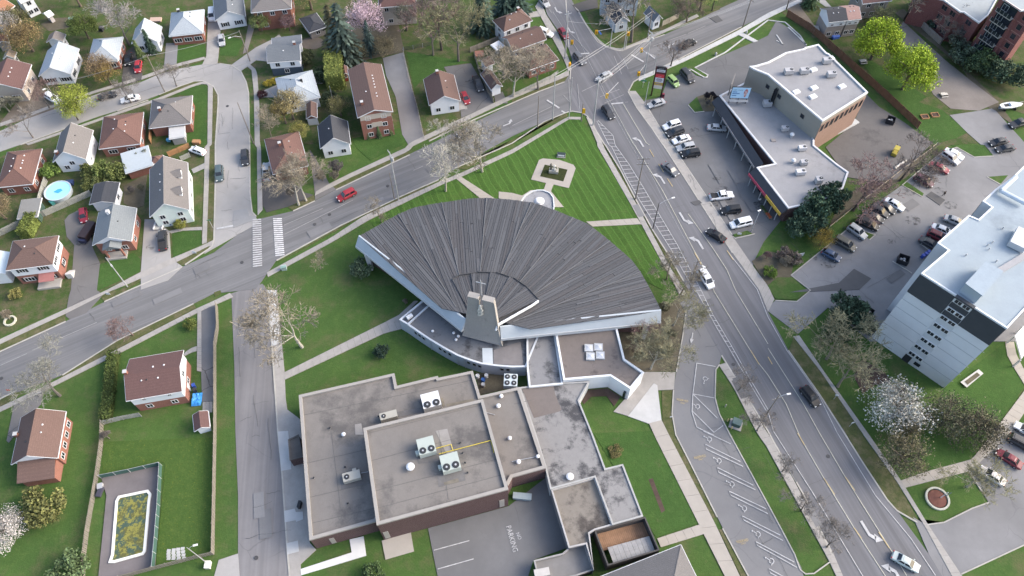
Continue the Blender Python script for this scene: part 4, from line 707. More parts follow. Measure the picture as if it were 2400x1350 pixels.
def roofunit(label, name, cat, s, z, d, m, rz_from=None, fans=0, fan_end=0, group=None, legs=.25, extra=None):
    c = pts(s, z)[0]; rz = rz_from if rz_from is not None else 0
    o = thing(name, label, cat, c, group, rz, local=True); L, Wd, Hh = d
    MB().box((0, 0, legs + Hh / 2), (L, Wd, Hh)).obj('casing', m, o)
    mb = MB(); [mb.box((sx * L * .42, sy * Wd * .42, legs / 2), (.12, .12, legs)) for sx in (-1, 1) for sy in (-1, 1)]; mb.obj('support_feet', DARKM, o)
    for i in range(fans):
        x = (L * .27 if fan_end else -L * .27) if fans < 3 else (-L * .25 + (i % 2) * L * .5); y = 0 if fans == 1 else ((i % 2) - .5) * Wd * .5 if fans == 2 else ((i // 2) - .5) * Wd * .5; r = Wd * (.2 if fans > 1 else .3)
        f = MB().lathe([(r, 0), (r, .07), (r * .8, .08)], (x, y, legs + Hh), 12).obj('fan', DARKM, o); MB().lathe([(r * .3, .08), (r * .3, .12)], (x, y, legs + Hh), 8).obj('fan_hub', METAL, f)
    MB().box((L / 2 + .01, 0, legs + Hh * .5), (.04, Wd * .7, Hh * .5)).obj('louvre', M((.14, .145, .15), .1, 2, .7, 'louvre'), o)
    if extra: MB().box((extra, Wd / 2 + .3, legs + Hh * .3), (.7, .6, Hh * .6)).obj('duct', m, o)
    return o
def roofvent(label, s, z, r=.3, h=.6, m=None, cap=True, name='roof_vent', group='roof vents'):
    c = pts(s, z)[0]; o = thing(name, label, 'roof vent', c, group, local=True)
    MB().lathe([(r * .6, 0), (r * .6, h * .7)], n=10).obj('stack', METAL, o); MB().lathe([(r, h * .6), (r, h * .75), (r * .6, h * .95), (r * .2, h)], n=12).obj('cowl', m or WHITE, o); return o
# ---- school
SC = thing('school', 'large flat-roofed brown brick school with stone copings and raised gym', 'school', pts('b4:800,500')[0]); zl, zg = 5.6, 9.2
rl = block(SC, 'b3:400,978 1285,775 1308,893 1690,800 1697,818 2015,752 2085,985 c3:65,903 212,1345 c4:316,340 0,428 b4:2345,500 1200,700 1112,840 500,1012', zl, BRICK_M, GR_SCH, .45, .5, COPE)
block(SC, 'b3:1000,1285 2110,1015 b4:2345,540 1125,872', zg, BRICK_M, GR_SCH, .45, .5, COPE, z0=zl - .4, wname='gym_wall', rname='gym_roof')
gx = pts('b4:1125,872 2345,540', zg); MB().prism([p for p in inset([Vector((p.x, p.y, 0)) for p in pts('b3:1000,1285 2110,1015 b4:2345,540 1125,872', zg)], -.012)], 0, zl, top=False).obj('gym_base_wall', BRICK_M, SC)
for s in ('b4:1215,960', 'b4:2285,660', 'b4:600,1060'):
    p = px(s)[0]; f = P(p[0], p[1], 2.6); d = (gx[1] - gx[0]).normalized(); nn = Vector((d.y, -d.x, 0))
    t = (f - gx[0]).dot(d); f2 = gx[0] + d * t if '600' not in s else None
    if f2: MB().box(Vector((f2.x, f2.y, 2.6)) + nn * .05, (.9, .1, 3.6), d).obj('pale_wall_panel', COPE, SC)
sw = pts('b4:500,1012 1112,840', zl); d = (sw[1] - sw[0]).normalized(); nn = Vector((d.y, -d.x, 0)); MB().box(Vector((*(sw[0] + d * 3.2).xy, 1.9)) + nn * .05, (.8, .1, 2.8), d).obj('pale_wall_panel', COPE, SC); add_door(SC, Vector((*(sw[0] + d * 14).xy, 0)) + nn * .02, d, nn, DARKM, 1.8, 2.2)
block(SC, 'b3:395,1345 300,1390 b4:315,270 435,240', 3.2, BRICK_M, M((.09, .085, .08), .2, .5, .9, 'canopy_roof'), .15, .2, M((.09, .085, .08), .2, .5, .9, 'canopy_roof'), wname='canopy_wall', rname='canopy_roof')
ga = math.atan2(d.y, d.x); SAGE = M((.36, .40, .37), .06, 1, .55, 'sage_enamel')
for lb, s, z, dd, mm, f, fe, ex_ in (('big white rooftop unit with two fans beside the raised gym roof', 'b3:1635,1060', zl - .45, (3.0, 3.4, 1.7), WHITE, 2, 0, None), ('long beige condenser with one fan close to the gym parapet', 'b3:1240,1188', zl - .45, (3.2, 1.4, 1.1), CREAM, 1, 0, None),
                           ('pale green rooftop unit nearer the yellow pipe bend on the gym', 'b4:1592,170', zg - .45, (3.0, 3.0, 1.6), SAGE, 2, 0, -.6), ('pale green rooftop unit with fans at its near end, lower of the gym pair', 'b4:1812,320', zg - .45, (3.0, 3.2, 1.6), SAGE, 2, 0, -.2), ('beige condenser with single fan on the lower west school roof', 'b4:900,440', zl - .45, (3.1, 1.6, 1.1), CREAM, 1, 0, .6)):
    roofunit(lb, 'rooftop_air_unit', 'air unit', s, z, dd, mm, ga + (PI / 2 if f == 2 else 0), f, fe, None, extra=ex_)
roofvent('large white mushroom ventilator alone on the gym roof', 'b4:1440,345', zg - .45, .75, 1.0, WHITE, group=None)
for lb, s, z, r in (('white square curb vent on the upper west school roof', 'b4:818,40', zl - .45, .4), ('white vent on the east school roof near its far edge', 'c4:60,295', zl - .45, .45), ('white vent at the corner of the east school roof', 'c4:238,245', zl - .45, .35), ('white pipe vent beside the long gas pipe end', 'b4:2360,75', zl - .45, .4), ('white box vent near the courtyard corner of the school roof', 'b3:2282,995', zl - .45, .4), ('beige box vent below the courtyard on the school roof', 'b3:2255,1085', zl - .45, .45)): roofvent(lb, s, z, r, .7, WHITE, group=None)
for i, (s, w_) in enumerate((('b4:832,340', 'above the beige condenser on the west roof'), ('b4:856,678', 'near the lower edge of the west roof'), ('b4:540,440', 'close to the west parapet'), ('b3:1142,1180', 'left of the long beige condenser'), ('b3:692,1285', 'alone at the upper west of the roof'), ('b3:1725,1060', 'right of the white two-fan unit'), ('b4:1903,115', 'first beside the yellow pipe on the gym'), ('b4:1925,208', 'second in the gym row below the pipe'), ('b4:1947,300', 'third in the gym row below the pipe'), ('b4:1970,392', 'last in the gym row below the pipe'))): roofvent('dark pipe stub ' + w_, s, (zg if i > 5 else zl) - .45, .18, .45, DARKM, name='pipe_stub', group='dark pipe stubs on the school roof')
YP = M((.50, .40, .06), .1, 2, .6, 'yellow_pipe'); pp = pts('b4:1665,165 1815,125 1830,180 1700,215 1835,180 2185,88 2215,205', zg - .25); mb = MB()
for a, b in zip(pp, pp[1:]): mb.tube(a, b, .07, n=5)
tag(mb.obj('gas_pipe', YP), 'yellow gas pipe running across the gym roof to the pale green units', 'pipe')
def roof_patch(par, s, z, m, h=.03):
    q = pts(s, z); MB().prism([Vector((p.x, p.y, 0)) for p in q], z - .05, z + h).obj('roof_patch', m, par)
MP1, MP2, MP3 = M((.135, .13, .128), .2, .6, .9, 'dark_felt_patch'), M((.24, .228, .215), .12, .6, .9, 'pale_felt_patch'), M((.16, .145, .12), .25, .8, .9, 'brown_felt_patch')
for s, z, m in (('b4:775,400 945,345 1015,495 795,550', zl - .45, MP1), ('b4:1495,250 1680,215 1700,285 1510,305', zg - .45, MP1), ('b4:1690,420 1935,350 1950,460 1700,525', zg - .45, MP1), ('b4:1745,480 1880,440 1890,475 1755,505', zg - .43, MP3), ('b3:1500,1020 1560,1010 1700,1100 1290,1190 1290,1140 1540,1090', zl - .45, MP1), ('b3:1700,1010 1740,1000 1760,1080 1715,1090', zl - .45, MP3), ('b3:920,1250 980,1240 1000,1345 925,1345', zl - .45, MP2), ('b4:1670,0 1780,-20 1850,230 1790,250', zg - .45, MP2), ('b3:1770,1060 2020,1010 2030,1030 1780,1085', zl - .45, MP3)): roof_patch(SC, s, z, m)
SL = M((.12, .118, .116), .2, 1, .9, 'felt_seam'); mb = MB()
for s, z in (('b3:450,1160 2050,830', zl - .43), ('b4:470,300 1040,170', zl - .43), ('b4:490,620 1080,480', zl - .43), ('b4:510,860 1095,720', zl - .43), ('b3:1050,1330 2130,1060', zg - .43), ('b4:1060,280 2190,-20', zg - .43), ('b4:1100,560 2290,250', zg - .43), ('b4:1120,720 2320,400', zg - .43), ('b4:1700,0 1790,640', zg - .43), ('c3:20,1060 190,1020', zl - .43), ('b4:700,0 800,840', zl - .43)):
    a, b = pts(s, z); mb.box((a + b) / 2, ((b - a).length, .07, .03), b - a)
x = mb.obj('felt_seams', SL, SC); x['kind'] = 'stuff'
for lb, s, z in (('conduit across the west school roof to the gym wall', 'b4:965,395 1045,380', zl - .3), ('conduit near the white vents on the east school roof', 'b3:2145,1140 2225,1160', zl - .3), ('conduit along the far edge of the east school roof', 'c4:0,285 270,230', zl - .3)): a, b = pts(s, z); tag(MB().tube(a, b, .06, n=5).obj('conduit', METAL), 'thin grey ' + lb, 'conduit')
# ---- linked flat wings between school and church
LK = thing('link_wing', 'low wing with blotchy grey and black stained roof between school and lawn', 'building wing', pts('c4:600,200')[0])
block(LK, 'c3:70,905 400,865 720,850 622,1025 752,1345 c4:868,350 1032,310 1218,792 935,872 770,428 358,540 312,345 c3:216,1345', 3.9, M((.42, .43, .43), .1, .5, .8, 'render'), GR_STAIN, .25, .25, M((.33, .33, .32), .1, .6, .8, 'metal_edge'))
roof_patch(LK, 'c3:90,905 385,880 400,960 430,1040 462,1110 440,1130 205,1190', 3.65, GR_BROWN)
roofvent('white dome ventilator on the stained link roof near the hollow', 'c4:538,432', 3.65, .7, .7, WHITE, group=None)
LK2 = thing('sunken_wing', 'low wing with dirty brown stained roof inside a pale parapet by the no parking yard', 'building wing', pts('c4:600,700')[0])
block(LK2, 'c4:366,545 770,432 935,872 770,920 720,950 760,1290 690,1050 530,1085', 3.6, M((.2, .19, .19), .1, .5, .8, 'grey_render'), GR_DIRT, .5, .22, M((.36, .35, .34), .1, .6, .8, 'metal_edge'))
LK3 = thing('yard_wall', 'low walled yard roof with grey slabs at the bottom edge beside the parish hall', 'building wing', pts('c4:450,1250')[0])
block(LK3, 'c4:205,1205 470,1140 530,1088 675,1050 760,1290 600,1345 260,1420', 2.4, M((.06, .058, .058), .15, .5, .8, 'dark_boards'), M((.19, .185, .18), .15, .4, .9, 'grey_slab_roof'), .6, .2, M((.3, .29, .28), .1, .6, .8, 'metal_edge'))
tag(MB().box(pts('c4:278,1320', 2.3)[0], (1.3, 2.6, .9), Vector((math.cos(ga + PI / 2 - .1), math.sin(ga + PI / 2 - .1), 0))).obj('storage_box', M((.42, .40, .38), .1, 1, .7, 'beige_box')), 'beige storage box in the walled yard at the bottom edge', 'box')
CT = thing('timber_court', 'sunken timber-floored court with grey corrugated roof panels beside the dirty roof', 'courtyard', pts('c4:1060,1000')[0]); rg = [Vector((p.x, p.y, 0)) for p in pts('c4:765,925 1240,797 1375,1110 890,1255', 3.4)]
out, inn = inset(rg, 0), inset(rg, .25); mb = MB()
for i in range(4): j = (i + 1) % 4; mb.hexa([Vector((p.x, p.y, 0)) for p in (out[i], out[j], inn[j], inn[i])], [Vector((p.x, p.y, 3.4)) for p in (out[i], out[j], inn[j], inn[i])])
mb.obj('court_wall', M((.07, .066, .064), .15, .5, .8, 'dark_boards'), CT); dx = (inn[1] - inn[0]); dy = (inn[3] - inn[0]); DECK = M((.26, .155, .095), .2, .8, .85, 'brown_decking'); n = 26
for i in range(n):
    a, b = i / n, (i + .93) / n; q = [inn[0] + dx * a, inn[0] + dx * b, inn[0] + dx * b + dy * .52, inn[0] + dx * a + dy * .52]; zz = 1.4 + R.uniform(-.01, .01)
    o2 = MB().hexa([p + Vector((0, 0, zz - .05)) for p in q], [p + Vector((0, 0, zz)) for p in q]).obj('deck_board', DECK, CT)
CORR = M((.27, .265, .26), .16, .8, .6, 'corrugated_sheet')
for i in range(9):
    a, b = .12 + .86 * i / 9, .12 + .86 * (i + .96) / 9
    for k, (t0, t1) in enumerate(((.5, .76), (.755, .99))): q = [inn[0] + dx * a + dy * t0, inn[0] + dx * b + dy * t0, inn[0] + dx * b + dy * t1, inn[0] + dx * a + dy * t1]; zz = 2.4 + .02 * (i % 2) - .04 * k; MB().hexa([p + Vector((0, 0, zz - .05)) for p in q], [p + Vector((0, 0, zz)) for p in q]).obj('corrugated_panel', CORR, CT)
# ---- church
CH = thing('church', 'fan-shaped church with grey ribbed metal roof, white fascia and tapering bell tower', 'church', P(1130, 640)); zo, zc = 7.6, 9.0
ARC = px('b2:955,850 1300,655 1470,580 1700,540 1970,500 2120,490 2382,508 c2:200,535 390,600 700,730 850,842 1000,970 1110,1065 1190,1170 1290,1345 c3:1345,100 1387,195'); arc = [P(a, b, zo) for a, b in ARC]; cen = P(1112, 790, zc); cen0 = Vector((cen.x, cen.y, 0))
TWP = Vector((-6.0, 78.6, 0)); TWN = Vector((.27, 1, 0)).normalized()       # rear face of the bell tower: the roof stops there
def arc_at(t): return poly_at(arc, t)
def clip(poly, a, n):
    out = []
    for i in range(len(poly)):
        p, q = poly[i], poly[(i + 1) % len(poly)]; dp, dq = (p - a).dot(n), (q - a).dot(n)
        if dp >= 0: out.append(p)
        if dp * dq < 0: out.append(p.lerp(q, dp / (dp - dq)))
    return out
FANM, t_, b_ = _new('ribbed_metal'); oi = t_.nodes.new('ShaderNodeObjectInfo'); v_ = coord(t_); f_ = noise_f(t_, v_, .25, 6, .7); g_ = noise_f(t_, v_, 3, 4, .7)
rw = t_.nodes.new('ShaderNodeMath'); rw.operation = 'FRACT'; t_.links.new(mulf(t_, oi.outputs['Random'], 7.31), rw.inputs[0])
o_ = mix(t_, oi.outputs['Random'], (.040, .042, .047), (.086, .089, .096)); bq = t_.nodes.new('ShaderNodeMapRange'); bq.inputs['From Min'].default_value = .72; bq.inputs['From Max'].default_value = .8; t_.links.new(rw.outputs[0], bq.inputs['Value']); o_ = mix(t_, mulf(t_, bq.outputs[0], .6), o_, (.060, .053, .053))
o_ = mix(t_, mulf(t_, f_, .4), o_, (.062, .061, .063)); o_ = mix(t_, mulf(t_, g_, .35), o_, (.125, .127, .131)); t_.links.new(o_, b_.inputs['Base Color']); b_.inputs['Roughness'].default_value = .62; b_.inputs['Metallic'].default_value = 0
NS = 8; PER = 18
def fan_strips(getarc, c, zc_, zo_, ns, per, rin, t0, t1, name, thick=.12, cut=False):
    rq = random.Random(3)
    for s in range(ns):
        ta, tb = t0 + (t1 - t0) * s / ns, t0 + (t1 - t0) * (s + 1) / ns; A, B = getarc(ta), getarc(tb); A0, B0 = Vector((A.x, A.y, 0)), Vector((B.x, B.y, 0)); c0 = Vector((c.x, c.y, 0))
        mids = [getarc(ta + (tb - ta) * i / 6) for i in range(7)]; mids = [Vector((m.x, m.y, 0)) for m in mids]
        ax = ((A0 + B0) / 2 - c0).normalized(); nx = Vector((-ax.y, ax.x, 0)); R_ = max((m - c0).dot(ax) for m in mids)
        tri = clip([c0 + (A0 - c0) * rin] + mids + [c0 + (B0 - c0) * rin], TWP, TWN); zz = lambda p: zc_ + (zo_ - zc_) * (p - c0).dot(ax) / R_
        lo = min((p - c0).dot(nx) for p in tri); hi = max((p - c0).dot(nx) for p in tri)
        MBu = MB(); MBu.poly([Vector((p.x, p.y, zz(p) - .12)) for p in tri][::-1]); MBu.obj('roof_deck', FANM, CH)
        cs = [0] + sorted((k + rq.uniform(-.3, .3)) / per for k in range(1, per)) + [1]; seq = []
        for k in range(per):
            a, b = lo + (hi - lo) * cs[k] + .03, lo + (hi - lo) * cs[k + 1] - .03
            pl = clip(tri, c0 + nx * a, nx); pl = clip(pl, c0 + nx * b, -nx) if len(pl) > 2 else pl
            if len(pl) < 3: continue
            j_ = c0 + ax * (R_ * rq.uniform(.5, .9))
            seq += [clip(pl, j_ + ax * .03, ax), clip(pl, j_ - ax * .03, -ax)] if cut else [pl]
        for pl in seq:
            if len(pl) < 3: continue
            top = rq.choice((0, .02, .05, .09)) * thick / .12; mb = MB(); vs = [Vector((p.x, p.y, zz(p) + top)) for p in pl]; lowv = [Vector((p.x, p.y, zz(p) - .1)) for p in pl]
            ar = sum(pl[i].x * pl[(i + 1) % len(pl)].y - pl[(i + 1) % len(pl)].x * pl[i].y for i in range(len(pl)))
            if ar < 0: vs.reverse(); lowv.reverse()
            m_ = len(vs); mb.add(lowv + vs, [tuple(range(m_, 2 * m_))] + [(i, (i + 1) % m_, (i + 1) % m_ + m_, i + m_) for i in range(m_)]); mb.obj(name, FANM, CH)
fan_strips(arc_at, cen, zc, zo, NS, PER, .06, 0, 1, 'roof_sheet', cut=True)
UA = [P(a, b, zc - .6) for a, b in px('00:1060,657 1075,648 1120,641 1165,643 1205,657 1232,676 1262,708')]
for i in range(5): fan_strips(lambda t: poly_at(UA, t), P(1122, 768, zc + .8), zc + .2 + .17 * i, zc - .35 + .17 * i, 1, 9, .12, i / 5, (i + 1) / 5, 'upper_roof_sheet', .1)
for i, (a, b) in enumerate(zip(UA, UA[1:])): MB().box((a + b) / 2 + Vector((0, 0, .32 + .14 * i)), ((b - a).length, .12, .25), b - a).obj('upper_roof_edge', M((.062, .063, .066), .2, 1, .7, 'dark_flashing'), CH)
# pale seams between the roof sectors
SEAM = M((.125, .128, .132), .15, 1, .6, 'seam_metal')
for s_ in range(1, NS):
    A_ = arc_at(s_ / NS); p0 = Vector((cen.x, cen.y, zc + .12)).lerp(Vector((A_.x, A_.y, zo + .12)), .22); d_ = Vector((A_.x, A_.y, zo + .14)) - p0; MB().box(p0 + d_ / 2, (d_.length, .16, .12), d_).obj('roof_seam', SEAM, CH)
# upper roof trims and fascias
FASC = M((.38, .42, .45), .05, .6, .55, 'fascia_metal')
def fascia(pa, pb, z_top, name, outn, drop=2.0, flare=1.3, lip=.75, lipm=M((.46, .48, .49), .07, .8, .6, 'pale_fascia')):
    """pa, pb: roof edge points from tip to centre"""
    mb = MB(); ml = MB(); n = 14; ps = [pa.lerp(pb, i / n) for i in range(n + 1)]
    for a, b in zip(ps, ps[1:]):
        o1, o2 = a + outn * flare - Vector((0, 0, drop)), b + outn * flare - Vector((0, 0, drop)); i1, i2 = a - outn * .5 - Vector((0, 0, drop)), b - outn * .5 - Vector((0, 0, drop))
        e = Vector((0, 0, .22)); mb.hexa([i1, i2, o2, o1], [a - outn * .3 + e, b - outn * .3 + e, b + e, a + e])
        l = Vector((0, 0, lip)); k = outn * .12; ml.hexa([o1 - l - outn * .6, o2 - l - outn * .6, o2 - l + k, o1 - l + k], [o1 - outn * .6, o2 - outn * .6, o2 + k, o1 + k])
    mb.obj(name, FASC, CH); ml.obj('fascia_lip', lipm, CH)
for tip, end, sgn in ((arc[0], P(1092, 752, zc - .6), -1), (arc[-1], P(1172, 768, zc - .6), 1)):
    d = (end - tip); d.z = 0; d.normalize(); on = Vector((-d.y, d.x, 0)); on = on if on.dot(Vector((0, -1, 0))) > 0 else -on; fascia(tip, end, 0, 'fascia', on)
tr = [P(a, b, z) for (a, b), z in zip(px('e3:770,850 800,765 1390,430 1512,345'), (zc - .2, zc + .6, zc + .35, zc + .1))]; mb = MB()
for a, b in zip(tr, tr[1:]): mb.box((a + b) / 2, ((b - a).length + .1, .3, .55), b - a)
mb.obj('upper_roof_trim', WHITE, CH)
wr = [cen0 + (Vector((p.x, p.y, 0)) - cen0) * .93 for p in [poly_at(arc, i / 16) for i in range(17)]]; MB().prism(wr + [Vector((-1.5, 80.5, 0)), Vector((-10, 82.5, 0))], 0, zo - .6, top=False).obj('wall', BRICK_M, CH)
for s0, s1 in (('00:871,631', '00:857,590'), ('00:1507,792', '00:1517,755')):
    a = P(*px(s0)[0]); b = P(*px(s1)[0], zo - 2.4); MB().tube(a, Vector((a.x + (b.x - a.x) * .3, a.y + (b.y - a.y) * .3, zo - 2.2)), .55, .75, 4).obj('corner_pier', CONC_W, CH)
# bell tower
zt = 16.5; tl, trr = P(*px('e3:277,262')[0], zt), P(*px('e3:720,372')[0], zt); bl, br = P(*px('e3:178,940')[0], 4.3), P(*px('e3:868,1122')[0], 4.3); NSt = 22; TWM = stain_mat('tower_metal', (.31, .295, .27), (.20, .195, .185), .3, .3, .6)
prof = [(0, 1), (.10, .80), (.26, .60), (.5, .40), (.75, .2), (1, 0)]            # (fraction of height from the foot, fraction of flare left)
def tp(u, k):
    f, g = prof[k]; e = g; a = bl.lerp(tl, 1 - e); b = br.lerp(trr, 1 - e); p = a.lerp(b, u); p.z = 4.3 + (zt - 4.3) * f; return p
dirx = (trr - tl).normalized(); bk = Vector((-dirx.y, dirx.x, 0)); bk = bk if bk.y > 0 else -bk
for i in range(NSt):
    u0, u1 = i / NSt, (i + .9) / NSt; mb = MB(); kmax = 5; notch = .40 < (u0 + u1) / 2 < .58
    for k in range(5):
        if notch and k >= 4: continue
        q = [tp(u0, k), tp(u1, k), tp(u1, k + 1), tp(u0, k + 1)]; mb.hexa([p + bk * .35 for p in q], q)
    mb.obj('tower_batten', TWM, CH)
mb = MB()
for k in range(5):
    for u0, u1 in ((0, .41), (.57, 1)) if k == 4 else ((0, 1),):
        q = [tp(u0, k) + bk * .1, tp(u1, k) + bk * .1, tp(u1, k + 1) + bk * .1, tp(u0, k + 1) + bk * .1]; w_ = [Vector((*(p + bk * 1.0).xy, p.z)) for p in q]; mb.hexa(w_, q)
mb.obj('tower_body', TWM, CH); mb = MB()
for u0, u1 in ((0, .40), (.57, 1)):
    a, b = tp(u0, 5), tp(u1, 5); mb.box((a + b) / 2 + bk * .45 + Vector((0, 0, .12)), ((b - a).length + .15, 1.2, .24), b - a)
for k in range(5): a, b = tp(1, k), tp(1, k + 1); mb.box((a + b) / 2 + dirx * .1, ((b - a).length, .22, .3), b - a, bk)
a, b = tp(.41, 4), tp(.41, 5); mb.box((a + b) / 2, ((b - a).length, .25, .25), b - a, bk); a, b = tp(0, 0), tp(1, 0); mb.box((a + b) / 2, ((b - a).length, .22, .2), b - a); mb.obj('tower_coping', COPE, CH)
BELL = M((.5, .5, .46), .1, 2, .4, 'bell_metal', .4)
for s, z in (('e3:510,440', 15.2), ('e3:490,505', 13.9), ('e3:525,545', 13.1), ('e3:490,575', 12.6), ('e3:530,490', 14.2)):
    p = px(s)[0]; c = tp(.48, 4); c = Vector((c.x, c.y, z)) + dirx * ((p[0] - 1127) * .09) - bk * .3; MB().lathe([(.42, -.45), (.36, -.3), (.26, 0), (.22, .25), (.08, .38)], c, 10).obj('bell', BELL, CH)
c = tp(.48, 5) + bk * .9; CRM = METAL; mb = MB().tube(c - Vector((0, 0, 1)), c + Vector((0, 0, 5.2)), .09, n=6); mb.tube(c + Vector((0, 0, 4.3)) - dirx * .95, c + Vector((0, 0, 4.3)) + dirx * .95, .08, n=6); tag(mb.obj('cross', CRM), 'slender metal cross standing on top of the bell tower', 'cross')
# low curved wing, blocks and rotunda
WG = thing('curved_wing', 'low curved grey wing with small window groups in front of the fan roof', 'building wing', P(1050, 800)); WW = M((.40, .43, .47), .07, .6, .7, 'grey_render')
fr = px('b3:1335,272 1410,318 1505,385 1620,462 1750,540 1880,610 2000,655 2100,685 2250,705 2382,715 c3:130,712'); zw = 3.9; fw = [P(a, b, zw) for a, b in fr]; back = [P(*q_, zw) for q_ in px('c3:300,300 b3:1900,100 1590,60')]
block(WG, None, zw, WW, GR_DARK, .3, .3, M((.5, .53, .56), .06, .6, .6, 'pale_metal_edge'), ring=fw + back)
a, b = pts('b3:1410,322 1625,128', zw - .1); MB().box((a + b) / 2, ((b - a).length, .3, .35), b - a).obj('roof_upstand', M((.5, .53, .56), .06, .6, .6, 'pale_metal_edge'), WG)
def on_wall(ring, p0, z):
    best = None
    for a, b in zip(ring, ring[1:]):
        d = (b - a); d.z = 0; L = d.length; d.normalize(); n = Vector((d.y, -d.x, 0)); n = n if n.y < 0 else -n
        q = P(p0[0], p0[1], z); t = max(0, min(L, (q - a).dot(d))); c = a + d * t; e = (Vector((c.x, c.y, 0)) - Vector((q.x, q.y, 0))).length
        if best is None or e < best[0]: best = (e, Vector((c.x, c.y, z)), d, n)
    return best[1:]
for s in ('b3:1485,400', 'b3:1523,425', 'b3:1560,450', 'b3:1710,550', 'b3:1755,575', 'b3:1800,600', 'b3:1982,670', 'b3:2035,685', 'b3:2088,695', 'b3:2290,728', 'b3:2345,735'):
    c, d, n = on_wall(fw, px(s)[0], 2.6); add_window(WG, 'window', c, d, n, .75, 1.1, METAL, 0)
for s in ('b3:1628,510', 'b3:1880,650', 'b3:1937,690'): c, d, n = on_wall(fw, px(s)[0], 2.0); MB().tube(Vector((c.x, c.y, 0)) + n * .1, Vector((c.x, c.y, zw - .2)) + n * .1, .06, n=5).obj('downpipe', METAL, WG)
mb = MB().hexa([p + Vector((0, 0, -.02)) for p in pts('b3:2105,540 2200,540 2205,685 2110,690', zw - .3)], [p + Vector((0, 0, .06)) for p in pts('b3:2105,540 2200,540 2205,685 2110,690', zw - .3)]); mb.obj('roof_patch', M((.42, .46, .49), .1, .5, .6, 'pale_membrane'), WG)
mb = MB().hexa([p + Vector((0, 0, -.02)) for p in pts('b3:2210,560 c3:80,480 105,700 b3:2215,690', zw - .3)], [p + Vector((0, 0, .05)) for p in pts('b3:2210,560 c3:80,480 105,700 b3:2215,690', zw - .3)]); mb.obj('roof_patch', M((.17, .16, .16), .15, .5, .8, 'grey_membrane'), WG)
for i, s in enumerate(('b3:1645,388', 'b3:1840,405', 'b3:1883,435', 'b3:1862,468')): roofvent('small white vent on the dark curved roof, ' + ('alone in the middle', 'farthest of three by the tower', 'largest of three, right by the tower', 'nearest of three by the tower')[i], s, zw - .3, .3, .5, WHITE, group='small vents on the curved roof')
roofunit('white box unit in the corner of the curved roof near the path', 'roof_box', 'roof unit', 'b3:1432,260', zw - .3, (1.3, .7, .6), WHITE, .7)
BK = thing('sacristy_block', 'square brown-roofed church block with white parapet and four skylights', 'building wing', P(1370, 820)); zb = 4.9
block(BK, 'c3:405,400 975,345 1048,640 1228,765 1103,918 915,797 480,835', zb, SIDING, GR_BROWN, .4, .35, M((.62, .64, .65), .06, .6, .6, 'white_coping'))
BK2 = thing('connecting_block', 'small stained flat-roofed block with pale edges between curved wing and square block', 'building wing', P(1275, 830)); block(BK2, 'c3:138,430 398,395 472,872 160,902 140,712', 4.2, SIDING, GR_STAIN if False else stain_mat('wet_roof', (.2, .2, .205), (.05, .052, .055), .7, .2), .4, .3, M((.55, .57, .58), .06, .6, .6, 'pale_coping'))
MB().box(pts('c3:1075,915', 2.6)[0] + Vector((0, 0, -1)), (2.6, .5, 2.6), Vector((.55, .8, 0))).obj('entrance_door', GLASS, BK)
for lb, s in (('far left', 'c3:715,545'), ('far right', 'c3:803,537'), ('near left', 'c3:730,622'), ('near right', 'c3:820,612')):
    c = pts(s, zb - .4)[0]; o = thing('skylight', 'square white skylight, %s of the four on the square block' % lb, 'skylight', c, 'four skylights on the square block', -.05, local=True)
    MB().box((0, 0, .2), (1.72, 1.66, .4)).obj('skylight_frame', M((.36, .37, .38), .07, 1, .6, 'grey_frame'), o); MB().add([(-.66, -.62, .4), (.66, -.62, .4), (.66, .62, .4), (-.66, .62, .4), (0, 0, .6)], [(0, 1, 4), (1, 2, 4), (2, 3, 4), (3, 0, 4)]).obj('skylight_dome', M((.46, .48, .51), .07, 1, .3, 'frosted_glass'), o)
RT = thing('rotunda', 'rounded entrance porch with white dome light behind the fan roof', 'building wing', P(1262, 470)); zr = 4.2
block(RT, 'e5:200,1260 300,1125 440,1042 560,1012 700,1008 860,1070 940,1180 960,1380 900,1700 200,1700', zr, SIDING, stain_mat('rotunda_roof', (.27, .275, .29), (.15, .15, .16), .4, .5), .3, .22, M((.5, .52, .53), .06, .6, .6, 'white_coping'))
MB().lathe([(1.15, 0), (1.15, .2), (.9, .21), (.9, .4), (.7, .5), (.3, .56)], pts('e5:620,1275', zr - .4)[0], 20).obj('dome_light', WHITE, RT)
# courtyard plant
roofunit('pale chiller with four fans beside the courtyard behind the school', 'chiller', 'air unit', 'b3:2370,870', 3.2, (2.6, 2.6, 1.4), M((.45, .5, .52), .05, 1, .5, 'pale_enamel'), -.05, 4, group=None)
for lb, s, m in (('white barrel in the dark service courtyard, far left', 'b3:2062,805', WHITE), ('white barrel in the dark service courtyard, far right', 'b3:2143,800', WHITE), ('blue barrel in the dark service courtyard', 'b3:2113,840', M((.03, .09, .28), .1, 1, .5, 'blue_plastic')), ('grey barrel in the dark service courtyard', 'b3:2113,885', METAL)):
    o = thing('barrel', lb, 'barrel', pts(s, .4)[0], 'barrels in the service courtyard', local=True); o.location.z = 0; MB().lathe([(.38, 0), (.42, .3), (.42, .7), (.38, 1.0), (.33, 1.0), (.33, .94)], n=12).obj('drum', m, o)
sheet('courtyard_soil', 'b3:2040,765 2382,800 2382,905 2085,975', SOIL, 2)
